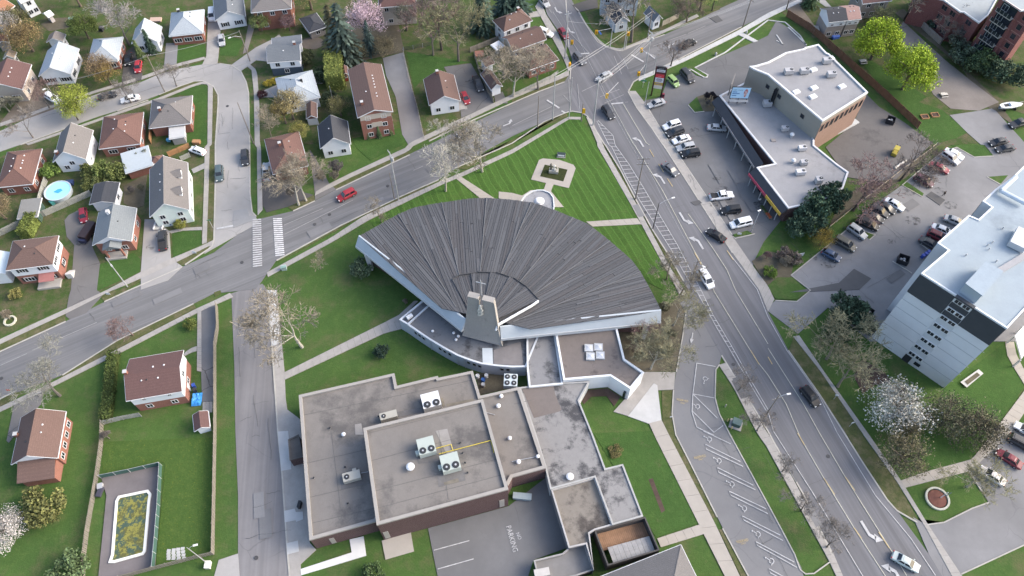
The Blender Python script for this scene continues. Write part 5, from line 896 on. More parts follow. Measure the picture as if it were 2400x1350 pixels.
# ------------------------------------------------------------------ shopping plaza
PLROOF = stain_mat('pale_gravel_roof', (.26, .26, .267), (.185, .182, .188), .45, .07); zA, zT = 4.9, 11.0
PLB = brick_mat((.25, .165, .13)); TANW = M((.27, .255, .22), .08, .2, .85, 'tan_render'); ASHB = M((.05, .052, .06), .12, .6, .7, 'charcoal_shingles')
MALL = thing('shopping_plaza', 'long low shopping plaza with pale gravel roof and charcoal sloping shop canopies', 'shops', pts('d1:200,1300')[0])
LOWR = 'e2:295,490 1040,110 d1:0,640 430,1290 d2:430,0 650,180 750,250 700,400 500,520 310,560 190,585 e6:370,100 730,25'
block(MALL, LOWR, zA, BRICK_M, PLROOF, .3, .35, M((.55, .55, .56), .06, .6, .6, 'pale_coping'))
TALL = thing('office_block', 'taller tan-rendered block with pale roof, roof units and brick end beside the plaza', 'office block', pts('d1:500,900')[0])
tr_ = block(TALL, 'd1:-170,615 -130,640 0,692 510,1122 930,857 570,500 545,490 470,410 345,440 340,450 165,487 0,575 -120,610', zT, TANW, PLROOF, .35, .35, M((.60, .60, .60), .05, .6, .6, 'pale_coping'))
def face(s, z): a, b = pts(s, z); a.z = b.z = 0; d = (b - a); L = d.length; d.normalize(); n = Vector((d.y, -d.x, 0)); return a, d, L, (n if n.dot(-a) > 0 else -n)
a, d, L, n = face('d1:510,1122 930,857', zT); MB().box(a + d * (L / 2) + n * .06 + Vector((0, 0, 4.8)), (L - .1, .1, 9.6), d).obj('brick_face', PLB, TALL)
for i in range(9): add_window(TALL, 'window', a + d * (L * (.06 + i * .108)) + n * .11 + Vector((0, 0, 8.2)), d, n, .8, 1.9, DARKM, 0)
MB().hexa(*[[p + Vector((0, 0, k)) for p in pts('d1:410,1345 475,1345 845,1150 800,1115', 0)] for k in (0, .5)]).obj('loading_apron', CONC_W, TALL)
a, d, L, n = face('d1:0,692 510,1122', zT)
for t in (.06, .28, .71): add_window(TALL, 'window', a + d * (L * t) + n * .02 + Vector((0, 0, 8.0)), d, n, 1.0, 1.0, DARKM, 0)
MB().box(a + d * (L * .21) + n * .5 + Vector((0, 0, 7.2)), (.08, .9, 5.2), d).obj('ladder_stile', DARKM, TALL); MB().box(a + d * (L * .235) + n * .5 + Vector((0, 0, 7.2)), (.08, .9, 5.2), d).obj('ladder_stile', DARKM, TALL); mb = MB(); [mb.box(a + d * (L * .2225) + n * .8 + Vector((0, 0, 5.2 + k * .7)), (1.0, .1, .1), d) for k in range(7)]; mb.obj('ladder_rungs', DARKM, TALL)
for i, (s, hd) in enumerate((('d1:185,685', 0), ('d1:330,680', 1), ('d1:540,585', 0), ('d1:580,712', 0))):
    roofunit('grey rooftop unit on the taller tan block, ' + ('far left', 'dark-sided second from left', 'beside the back parapet', 'nearest the garden trees')[i], 'rooftop_air_unit', 'air unit', s, zT - .3, (2.1, 1.3, 1.1), M((.36, .36, .37), .07, 1, .6, 'grey_enamel'), .1, 1, 1, 'units on the tall block')
for i, s in enumerate(('d1:420,655', 'd1:425,823', 'd1:260,862', 'd1:415,905', 'd1:685,810', 'd1:580,550')):
    c = pts(s, zT - .35)[0]; o = thing('skylight', 'small white roof hatch on the taller tan block, ' + ('beside the dark-sided unit', 'centre of the near row', 'nearest the long side wall', 'closest to the brick end', 'by the garden side edge', 'against the back parapet')[i], 'skylight', c, 'hatches on the tall block', .45, local=True); MB().box((0, 0, .18), (1.8, 1.2, .36)).obj('skylight_frame', WHITE, o); MB().box((0, 0, .42), (1.6, 1.0, .12)).obj('skylight_dome', M((.7, .72, .73), .04, 1, .3, 'milk_acrylic'), o)
for i, (s, dd) in enumerate((('d1:-15,985', (2.4, 1.8, 1.5)), ('d1:150,1215', (2.0, 1.3, 1.2)), ('d2:310,45', (2.2, 1.4, 1.1)), ('d2:325,180', (2.0, 1.4, 1.2)), ('d2:295,270', (2.6, 1.5, 1.2)), ('d2:460,350', (1.7, 1.7, 1.6)))):
    roofunit('grey rooftop unit on the low plaza roof, ' + ('nearest the billboard', 'below the tan wall', 'white and alone past the tall block', 'boxy beside the mushroom vent', 'white and ridged like a loaf', 'square with a dark fan near the pine')[i], 'rooftop_air_unit', 'air unit', s, zA - .3, tuple(q * .82 for q in dd), M((.5, .5, .51), .07, 1, .6, 'pale_enamel') if i in (2, 4) else M((.38, .38, .39), .07, 1, .6, 'grey_enamel'), .1, 1, 1, 'units on the plaza roof')
for lb, s in (('white mushroom vent on the plaza roof beside the boxy unit', 'd2:228,165'), ('white mushroom vent on the plaza roof under the tan wall', 'd1:215,1275')): roofvent(lb, s, zA - .3, .55, 1.3, WHITE, group=None)
for lb, s in (('small flat grey hatch on the low plaza roof', 'd1:50,1305'),): tag(MB().box(pts(s, zA - .2)[0], (1.1, .9, .25)).obj('roof_hatch', TAUPE), lb, 'roof hatch')
# sloping canopies along the shop fronts (mansard) with sign bands below
def canopy(s, par, sign=None, zt_=4.75, zb_=3.3, out_=1.7, signm=None):
    a, b = pts(s, zt_); d = b - a; L = d.length; d.normalize(); n = Vector((d.y, -d.x, 0)); n = n if n.x < 0 else -n
    k = 14
    q = [a + n * out_ - Vector((0, 0, zt_ - zb_)), b + n * out_ - Vector((0, 0, zt_ - zb_)), b + n * .05, a + n * .05]; MB().hexa([q[0] - Vector((0, 0, .3)), q[1] - Vector((0, 0, .3)), q[2] - Vector((0, 0, 1.2)), q[3] - Vector((0, 0, 1.2))], q).obj('canopy', ASHB, par)
    for i in range(k):
        c = a + d * (L * (i + .5) / k) + n * .08; z0 = 1.45
        if i % 4 == 3: add_door(par, Vector((c.x, c.y, .05)), d, n, GLASS, 1.0, 2.2)
        else: add_window(par, 'shop_window', Vector((c.x, c.y, 1.6)), d, n, L / k * .78, 1.9, METAL, 0)
    for i in range(6): c = a + d * (L * (i + .5) / 6) + n * (out_ - .15); MB().box(Vector((c.x, c.y, zb_ / 2 - .15)), (.18, .18, zb_ - .3), d).obj('canopy_post', METAL, par)
    if sign:
        for t0, t1, m, h in sign:
            c = a + d * (L * (t0 + t1) / 2) + n * (out_ + .03); o_ = MB().box(Vector((c.x, c.y, zb_ - .1)), (L * (t1 - t0), .14, h), d).obj('sign_band', m, par)
    return a, d, L, n
canopy('e2:290,500 d2:-40,170', MALL, [(.25, .98, M((.2, .2, .21), .1, 1, .6, 'grey_sign'), .5)])
RSG, YSG = M((.38, .06, .10), .12, 1.5, .6, 'red_sign'), M((.50, .34, .06), .12, 1.5, .6, 'yellow_sign')
ca, cdn, cL, cn = canopy('e6:365,102 1002,907', MALL, [(.0, .55, RSG, .7), (.55, 1.0, YSG, .9)])
g = M((.07, .10, .03), .4, 2, .9, 'potted_greens')
for i in range(7):
    c = ca + cdn * (cL * (.60 + .045 * i)) + cn * 2.3; o = thing('plant_tray', 'tray of %s on the shop pavement, place %s from the yellow sign end' % (('orange flowers', 'green seedlings')[i < 4], ('seventh', 'sixth', 'fifth', 'fourth', 'third', 'second', 'first')[i]), 'plant tray', Vector((c.x, c.y, 0)), 'plant trays on the shop pavement', local=True)
    MB().box((0, 0, .35), (.8, .6, .1)).obj('tray', WOOD, o); MB().box((-.3, 0, .15), (.06, .5, .3)).obj('leg', WOOD, o); MB().box((.3, 0, .15), (.06, .5, .3)).obj('leg', WOOD, o); mb = MB()
    for k in range(26): p = Vector((R.uniform(-.36, .36), R.uniform(-.26, .26), .42 + R.random() * .25)); mb.box(p, (.14, .12, .1), (R.uniform(-1, 1), R.uniform(-1, 1), .2))
    mb.obj('flowers', M((.42, .10, .04), .3, 4, .9, 'orange_flowers') if i > 3 else g, o)
# billboard on the plaza roof
bb0, bb1 = pts('e2:490,690', zA - .3)[0], pts('e2:930,705', zA - .3)[0]; d = (bb1 - bb0).normalized(); n = Vector((d.y, -d.x, 0)); n = n if n.y < 0 else -n; W_ = (bb1 - bb0).length * 1.12
BBD = thing('billboard', 'roof billboard with pale blue poster and steel frame at the plaza corner', 'billboard', bb0); zb0, zb1 = zA + 1.4, zA + 5.0; o0 = Vector((bb0.x, bb0.y, 0)) + d * .2
POST = M((.42, .62, .78), .12, .25, .5, 'poster_blue'); LILAC = M((.62, .64, .74), .08, .4, .5, 'poster_lilac')
MB().box(o0 + d * (W_ / 2) + Vector((0, 0, (zb0 + zb1) / 2)), (W_, .25, zb1 - zb0), d).obj('panel', DARKM, BBD); mb = MB().box(o0 + d * (W_ * .5) + n * .14 + Vector((0, 0, (zb0 + zb1) / 2)), (W_ * .96, .05, (zb1 - zb0) * .92), d); mb.obj('poster', POST, BBD)
F_ = o0 + n * .175; U = Vector((0, 0, 1)); mb = MB(); H_ = zb1 - zb0
put_text(mb, 'KEEP CALM', F_ + d * (W_ * .08) + U * (zb0 + H_ * .70), d * (W_ * .48), U, 1.1); mb.obj('lettering', M((.02, .10, .16), .05, 1, .6, 'dark_teal_ink'), BBD)
mb = MB(); [mb.box(F_ + d * (W_ * x) + U * (zb0 + H_ * y), (W_ * w_, .03, H_ * .07), d) for x, y, w_ in ((.2, .58, .22), (.27, .44, .38), (.2, .26, .24))]; mb.obj('text_line', M((.10, .22, .42), .1, 1, .6, 'blue_ink'), BBD)
mb = MB(); cc = F_ + d * (W_ * .77) + U * (zb0 + H_ * .5); ring = [cc + d * (W_ * .09 * math.cos(t) * (1.15 if math.sin(t) > 0 else .75)) + U * (H_ * .36 * math.sin(t)) + n * .015 for t in [i * PI / 10 for i in range(20)]]; mb.poly(ring); mb.obj('glass_picture', M((.45, .16, .15), .4, 3, .5, 'picture_red'), BBD)
mb = MB(); [mb.box(cc + d * (W_ * x) + U * (H_ * .0) + n * .03, (W_ * .025, .02, H_ * .4), d) for x in (-.035, .03)]; mb.obj('picture_highlight', M((.75, .68, .66), .1, 2, .5, 'picture_pale'), BBD)
for t in (.06, .5, .94):
    f = o0 + d * (W_ * t) - n * .1; MB().tube(f + U * (zA - .3), f + U * zb1, .12, n=6).obj('post', DARKM, BBD); MB().tube(f - n * 2.2 + U * (zA - .3), f + U * (zb0 + H_ * .7), .08, n=5).obj('brace', METAL, BBD)
MB().box(o0 + d * (W_ / 2) + n * .55 + U * (zb0 - .35), (W_, .8, .08), d).obj('catwalk', METAL, BBD); mb = MB(); mb.tube(o0 + n * .9 + U * (zb0 + .1), o0 + d * W_ + n * .9 + U * (zb0 + .1), .04, n=4); mb.obj('handrail', METAL, BBD)
o1 = o0 - n * .6 - d * .3; d2 = (d * .35 - n).normalized(); MB().box(o1 + d2 * (W_ * .45) + U * ((zb0 + zb1) / 2 + .2), (W_ * .95, .25, H_), d2).obj('second_panel', M((.16, .155, .15), .1, 1, .8, 'panel_back'), BBD)
# pylon sign at the corner
s0, s1 = pts('e1:220,620')[0], pts('e1:410,645')[0]; d = (s1 - s0).normalized(); n = Vector((d.y, -d.x, 0)); n = n if n.y < 0 else -n; W_ = (s1 - s0).length
PY = thing('pylon_sign', 'tall plaza pylon sign with stacked red, white and yellow tenant panels', 'sign', (s0 + s1) / 2); hh = up_z(px('e1:410,645')[0], px('e1:515,75')[0]); hh = min(max(hh, 8), 12.5)
for p in (s0, s1): MB().box(p + Vector((0, 0, hh / 2)), (.35, .35, hh), d).obj('post', M((.06, .02, .02), .1, 1, .6, 'dark_red_steel'), PY)
PW, PR, PO, PD = M((.60, .60, .62), .06, 1, .5, 'panel_white'), M((.55, .05, .06), .08, 1, .5, 'panel_red'), M((.50, .33, .06), .1, 1, .5, 'panel_amber'), M((.10, .03, .035), .1, 1, .5, 'panel_maroon')
rows = [(.93, 1.02, DARKM, 'panel'), (.85, .925, PW, 'panel'), (.78, .845, PD, 'panel'), (.66, .775, PR, 'panel'), (.50, .655, PW, 'panel'), (.40, .495, PO, 'panel'), (.28, .395, M((.60, .55, .46), .06, 1, .5, 'panel_cream'), 'panel')]
for z0_, z1_, m, nm in rows: MB().box((s0 + s1) / 2 + Vector((0, 0, (z0_ + z1_) / 2 * hh)), (W_ - .36, .4, (z1_ - z0_) * hh), d).obj('tenant_panel', m, PY)
c = s0 + n * .23
mb = MB(); put_text(mb, 'STONEY', c + d * .6 + Vector((0, 0, hh * .95)), d * (W_ - 1.2), U, .8); mb.obj('lettering', WHITE, PY)
mb = MB(); put_text(mb, 'DINING', c + d * .8 + Vector((0, 0, hh * .70)), d * (W_ - 1.6), U, .8); mb.obj('lettering', WHITE, PY)
mb = MB(); [mb.box(c + d * (W_ / 2) + Vector((0, 0, hh * y)), (W_ * w_, .04, .22), d) for y, w_ in ((.89, .6), (.62, .55), (.585, .65), (.545, .5), (.45, .6))]; mb.obj('text_line', M((.25, .22, .26), .1, 1, .6, 'grey_ink'), PY)
# ------------------------------------------------------------------ apartment tower (right edge)
TWR = thing('apartment_tower', 'eight-storey apartment tower with pale roof, white end wall and charcoal top storeys', 'apartment tower', P(2150, 850)); zt8 = 23.4
TR = stain_mat('blue_grey_roof', (.285, .335, .37), (.225, .265, .295), .45, .07); PALEW = M((.60, .61, .63), .08, .15, .7, 'pale_precast'); CHAR = M((.052, .057, .064), .08, .5, .8, 'charcoal_panel')
rt = block(TWR, '00:2160,640 2223,586 2198,569 2271,504 2294,514 2325,485 2304,471 2334,443 2374,415 2440,350 2560,430 2480,640 2361,769', zt8, PALEW, TR, .18, .25, M((.62, .64, .66), .05, .6, .6, 'white_coping'))
a, d, L, n = face('00:2160,640 2361,769', zt8); up8 = Vector((0, 0, 1))
for t0, t1 in ((0, .42), (.63, 1.0)): MB().box(a + d * (L * (t0 + t1) / 2) + n * .05 + up8 * (zt8 - .35 - 2.9), (L * (t1 - t0), .1, 5.6), d).obj('charcoal_panel', CHAR, TWR)
MB().box(a + d * (L * .525) + n * .04 + up8 * (zt8 - .35 - 2.9), (L * .2, .1, 5.6), d).obj('charcoal_panel', CHAR, TWR)
MB().box(a + d * (L * .525) + n * .03 + up8 * 8.6, (L * .2, .06, 17.2), d).obj('stair_panel', M((.48, .50, .52), .05, .4, .7, 'grey_precast'), TWR); MB().box(a + d * (L * .525) + n * .3 + up8 * (zt8 + .1), (L * .22, .7, .4), d).obj('stair_coping', CHAR, TWR)
for f in range(8):
    zc_ = 3.3 + f * 2.72
    b = MB().box(a + d * (L * .525) + n * .13 + up8 * zc_, (L * .2, .12, 1.15), d).obj('window_band', WHITE, TWR)
    for k in (-1.5, -.62, .62, 1.5): MB().box(a + d * (L * .525 + k * L * .044) + n * .195 + up8 * zc_, (L * .034, .04, .85), d).obj('pane', GLASS, b)
MB().box(a + d * (L * .47) + n * .12 + up8 * 1.1, (1.4, .12, 2.2), d).obj('door', DARKM, TWR); MB().box(a + d * (L * .6) + n * .12 + up8 * 1.4, (1.2, .1, .9), d).obj('window', GLASS, TWR)
JM = M((.30, .315, .335), .05, 1, .8, 'joint'); [MB().box(a + d * (L * t) + n * .02 + up8 * z_, (L * .4, .03, .08), d).obj('panel_joint', JM, TWR) for t in (.205, .82) for z_ in (3.2, 6.2, 9.2, 12.2, 15.0)]
for s in ('00:2223,586 2198,569', '00:2325,485 2304,471', '00:2440,350 2374,415'):
    aa, bb = pts(s, zt8); 
def wall_panel(s, m, nm, z0_, z1_, off=.04):
    aa, bb = pts(s, zt8); dd = (bb - aa); LL = dd.length; dd.normalize(); nn = Vector((dd.y, -dd.x, 0)); ctr = (aa + bb) / 2; nn = nn if nn.x < 0 else -nn
    MB().box(Vector((ctr.x, ctr.y, (z0_ + z1_) / 2)) + nn * off, (LL - .05, .08, z1_ - z0_), dd).obj(nm, m, TWR); return ctr, dd, LL, nn
for s in ('00:2160,640 2223,586', '00:2198,569 2271,504', '00:2325,485 2294,514', '00:2304,471 2334,443'): wall_panel(s, CHAR, 'charcoal_panel', zt8 - 6, zt8 - .2)
# penthouse, tank and pipes on the tower roof
q = pts('f7:582,818 850,535 1062,660 795,975', zt8 + 2.4); PH = MB().prism(q, zt8 - .2, zt8 + 2.4, top=False); PHt = thing('lift_house', 'grey lift machine house standing on the tower roof', 'roof house', Vector((*q[0].xy, zt8 - .2))); PH.obj('wall', M((.34, .385, .42), .06, .5, .7, 'grey_cladding'), PHt)
MB().prism(inset([Vector((p.x, p.y, 0)) for p in q], -.12), zt8 + 2.4, zt8 + 2.6).obj('roof', stain_mat('lift_house_roof', (.30, .355, .40), (.26, .3, .34), .4, .1), PHt)
roofunit('big pale ridged air handler near the right edge of the tower roof', 'air_handler', 'air unit', 'f7:1265,270', zt8 - .2, (4.6, 2.8, 1.3), M((.46, .47, .48), .06, 1, .6, 'pale_enamel'), .9, 0)
tag(MB().tube(pts('f6:1640,600', zt8 + .8)[0], pts('f6:1395,830', zt8 + .8)[0], .45, n=8).tube(pts('f6:1395,830', zt8 + .8)[0], pts('f6:1800,1040', zt8 + .8)[0], .45, n=8).obj('roof_duct', M((.5, .55, .6), .06, 1, .5, 'pale_duct')), 'long pale bent duct on the tower roof at the right edge', 'duct')
dk = pts('f7:1000,610 1350,400 1400,470 1070,665', zt8 + .1); tag(MB().prism(dk, zt8 - .2, zt8 + .1).obj('roof_walkway', M((.30, .30, .31), .1, .6, .8, 'walkway_boards')), 'raised grey walkway leading from the lift house across the tower roof', 'walkway')
for i, s in enumerate(('f7:575,450', 'f7:860,320', 'f7:925,280', 'f7:880,370', 'f7:975,530', 'f7:1060,95', 'f7:555,912', 'f7:625,965')): roofvent('small pipe vent on the tower roof, ' + ('alone left of the lift house', 'middle of three in front of the air handler', 'farthest of three in front of the air handler', 'nearest of three in front of the air handler', 'beside the walkway', 'far up by the duct', 'left under the lift house', 'right under the lift house')[i], s, zt8 - .2, .16, .7, METAL, group='pipe vents on the tower roof')
tag(MB().hexa(pts('d3:1790,855 1960,735 2005,775 1850,905', 0), pts('d3:1790,855 1960,735 2005,775 1850,905', .5)).obj('raised_planter', CONC_W), 'low white-edged planter on the lawn against the tower wall', 'planter'); tag(MB().hexa(pts('d3:1830,850 1945,765 1975,790 1858,880', .5), pts('d3:1830,850 1945,765 1975,790 1858,880', .56)).obj('planter_soil', SOIL), 'brown soil bed inside the white-edged planter by the tower', 'soil bed')
q = pts('d3:2300,420 2382,330 2450,500 2360,640', 3.2); EN = thing('entrance_canopy', 'white curved entrance canopy at the foot of the tower on the right edge', 'canopy', Vector((*q[0].xy, 0))); MB().prism(q, 2.8, 3.2).obj('roof', WHITE, EN); mb = MB(); [mb.box(Vector((p.x, p.y, 1.4)), (.3, .3, 2.8)) for p in q]; mb.obj('canopy_posts', CONC_W, EN)
# ------------------------------------------------------------------ red brick apartments (top right)
RBK = brick_mat((.17, .062, .058)); RA = thing('apartment_building', 'red brick apartment building with stacked dark glass balconies in the top right corner', 'apartment building', P(2330, 110)); RROOF = stain_mat('grey_membrane_roof', (.33, .36, .37), (.24, .26, .27), .4, .08)
block(RA, 'e8:500,-100 900,0 1160,187 1212,187 1455,358 1600,230 1900,-300 600,-420', 9.5, RBK, RROOF, .3, .3, M((.6, .6, .6), .05, .6, .6, 'white_coping'))
HB_ = 18.0; ring2 = pts('e8:1790,-50 1860,0 2112,166 2160,160 2320,265 2500,120 2250,-300', HB_); block(RA, None, HB_, RBK, RROOF, .3, .3, M((.6, .6, .6), .05, .6, .6, 'white_coping'), ring=ring2, wname='tower_wall', rname='tower_roof')
a, d, L, n = face('e8:1830,-20 2112,166', HB_)
for f in range(6):
    zz = 1.6 + f * 2.75; c = a + d * (L * .5) + up8 * zz; MB().box(c + n * .08 + up8 * 1.25, (L * .8, .16, 2.3), d).obj('balcony_recess', GLASS, RA); MB().box(c + n * .75, (L * .84, 1.4, .2), d).obj('balcony_slab', CONC, RA)
    rl_ = MB().box(c + n * 1.4 + up8 * .55, (L * .82, .05, .9), d); rl_.obj('balcony_glass', GLASS, RA); mb = MB(); [mb.box(c + n * 1.42 + d * (L * t) + up8 * .6, (.06, .06, 1.1), d) for t in (-.4, -.2, 0, .2, .4)]; mb.obj('balcony_rail', METAL, RA)
    add_window(RA, 'window', c + d * (L * (-.17)) + n * .17 + up8 * 1.2, d, n, 1.6, 1.6, M((.3, .32, .33), .1, 1, .6, 'pale_blind'), 1)
    MB().box(a + d * L * .5 + n * .05 + up8 * (zz + 2.6), (L, .1, .16), d).obj('brick_band', M((.3, .16, .14), .1, 1, .8, 'pale_band'), RA)
a, d, L, n = face('e8:2160,160 2320,265', HB_)
for f in range(6):
    zz = 1.6 + f * 2.75; c = a + d * (L * .45) + up8 * zz; add_window(RA, 'window', c + n * .02 + up8 * 1.2, d, n, 1.3, 1.5, M((.2, .1, .1), .1, 1, .6, 'brown_frame'), 0); MB().box(c + n * .05 + up8 * 2.3, (L, .1, .16), d).obj('brick_band', M((.3, .16, .14), .1, 1, .8, 'pale_band'), RA)
a, d, L, n = face('e8:900,0 1160,187', 9.5)
for f in range(3):
    for t in (.2, .7): add_window(RA, 'window', a + d * (L * t) + n * .02 + up8 * (2.0 + f * 2.9), d, n, 1.7, 1.4, M((.2, .1, .1), .1, 1, .6, 'brown_frame'), 1)
    MB().box(a + d * (L * .5) + n * .05 + up8 * (3.3 + f * 2.7), (L, .1, .15), d).obj('brick_band', M((.3, .16, .14), .1, 1, .8, 'pale_band'), RA)
a, d, L, n = face('e8:1212,187 1455,358', 9.5)
for f in range(3): add_window(RA, 'window', a + d * (L * .5) + n * .02 + up8 * (2.0 + f * 2.9), d, n, 1.7, 1.4, M((.2, .1, .1), .1, 1, .6, 'brown_frame'), 1)

# ------------------------------------------------------------------ fences
def fence(label, s, h=1.8, kind='board', m=None, name='fence', cat='fence', bw=.3, gap=.03, post=2.4, lean=0, group=None):
    ps = pts(s); o = thing(name, label, cat, ps[0], group); m = m or WOOD; cnt = 0; total = sum((b - a).length for a, b in zip(ps, ps[1:])); n_all = int(total / bw); allb = n_all <= 120; big = MB(); me = {}
    for a, b in zip(ps, ps[1:]):
        d = b - a; L = d.length; d.normalize(); nn = Vector((-d.y, d.x, 0)); n = max(1, int(L / bw)); np_ = max(1, round(L / post))
        if kind == 'board':
            for i in range(n):
                c = a + d * (L * (i + .5) / n); hz = h + R.uniform(-.04, .04)
                x = MB().box(c + Vector((0, 0, hz / 2)) + nn * .05 * (1 if i % 2 else .4), (L / n - gap, .04, hz), d)
                if allb: x.obj('board', m, o)
                else: big.add(x.v, x.f)
        elif kind == 'rail':
            for z_ in (.35, h * .6, h - .1):
                x = MB().tube(a + Vector((0, 0, z_)), b + Vector((0, 0, z_)), .05, n=4); big.add(x.v, x.f)
        else:                                                  # mesh between posts
            for i in range(np_):
                c0_, c1_ = a + d * (L * i / np_), a + d * (L * (i + 1) / np_); cm = (c0_ + c1_) / 2
                MB().box(cm + Vector((0, 0, h / 2)), ((c1_ - c0_).length - .08, .03, h - .1), d).obj('mesh_panel', m, o)
            x = MB().tube(a + Vector((0, 0, h)), b + Vector((0, 0, h)), .035, n=4); big.add(x.v, x.f)
        for i in range(np_ + 1):
            c = a + d * (L * i / np_); MB().box(c + Vector((0, 0, (h + .1) / 2)) - nn * .03, (.1, .1, h + .1), d).obj('post', m if kind == 'board' else METAL, o)
        if kind == 'board': x = MB().box((a + b) / 2 + Vector((0, 0, h * .8)) - nn * .06, (L, .06, .1), d); big.add(x.v, x.f)
    if big.v: b_ = big.obj('rails' if allb or kind != 'board' else 'boards', METAL if kind == 'mesh' else m, o); b_['kind'] = 'stuff' if (not allb and kind == 'board') else 'thing'
    return o
GW = M((.30, .305, .28), .2, 1.2, .9, 'grey_green_boards'); NEWW = M((.36, .20, .10), .15, 1, .85, 'new_cedar'); BRW = M((.16, .085, .055), .15, 1, .85, 'brown_stained_boards')
GMESH = M((.055, .115, .095), .15, 1, .8, 'green_mesh')
fence('grey-green plank fence running beside the driveway behind the round pool', 'a2:-60,880 330,690 430,660 860,470', 1.9, m=GW); fence('grey-green plank fence on the west side of the round pool', 'a2:360,650 400,480 445,340', 1.9, m=GW)
fence('weathered picket fence along the west side of the derelict pool', 'a4:790,1400 800,1180 830,930 900,540 920,420 960,130 a3:965,1240', 1.7, m=WOOD, bw=.34, gap=.1); fence('long weathered fence between back lawn and side street verge', 'a3:2025,150 2035,360 2010,520 2012,1345 a4:1992,1150', 1.8, m=WOOD, bw=.3)
fence('weathered fence across the bottom of the pool garden', 'a4:1985,1150 1830,1185 1430,1290 1130,1370', 1.7, m=WOOD, bw=.34, gap=.1); fence('short grey fence from the hedge to the plain brown-roofed house', 'a3:970,1250 1150,1205 1320,1175', 1.6, m=GW)
fence('green mesh fence along the far side of the derelict pool', 'a4:945,440 1220,385 1500,320', 1.6, 'mesh', GMESH); fence('green mesh fence along the right side of the derelict pool', 'a4:1508,322 1490,700 1465,1010 1440,1280', 1.6, 'mesh', GMESH)
fence('long brown board fence behind the tall tan block', 'f5:150,260 490,470 700,650 d1:740,605 1060,890 1390,1200', 2.2, m=BRW, bw=.4); fence('low wooden fence beside the long empty car park', 'b1:1372,490 1420,720 1500,1000 1565,1290', 1.2, 'rail', WOOD)
fence('mesh fence across the far end of the bright back lawn', 'b1:1375,475 1640,425', 1.3, 'rail', DARKM); fence('plank fence behind the white-walled bungalow', 'b1:1995,490 2255,385', 1.8, m=WOOD); fence('plank fence between paved lot and garage', 'b1:2030,520 2080,690 2150,860 2210,960', 1.6, m=WOOD)
fence('pale picket fence behind the pavement at the busy corner', 'c1:0,905 60,880 130,845 360,735 425,690', 1.2, m=GW, bw=.4); fence('pale new board fence beside the main road at the top', 'c1:1395,245 1460,215 1545,170', 1.8, m=M((.38, .34, .27), .12, 1, .85, 'pale_boards'), bw=.4)
fence('orange new cedar fence behind the corner white house', 'a2:1575,110 1770,25', 1.7, m=NEWW); fence('orange cedar fence at the side of the corner bungalow', 'a1:1410,1340 1415,1220', 1.7, m=NEWW); fence('grey gate panel beside the parked white car near the corner house', 'a2:1690,150 1775,110', 1.5, m=GW)
fence('plank fence between the gravel lot and red brick apartments', 'e8:330,250 560,470 830,720', 2.0, m=TAUPE, bw=.5)
fence('low timber barrier along the dirt back yard', 'd2:570,770 830,560 1240,240 1480,70 1560,0', .8, 'rail', M((.34, .29, .22), .15, 1, .9, 'pale_timber'))
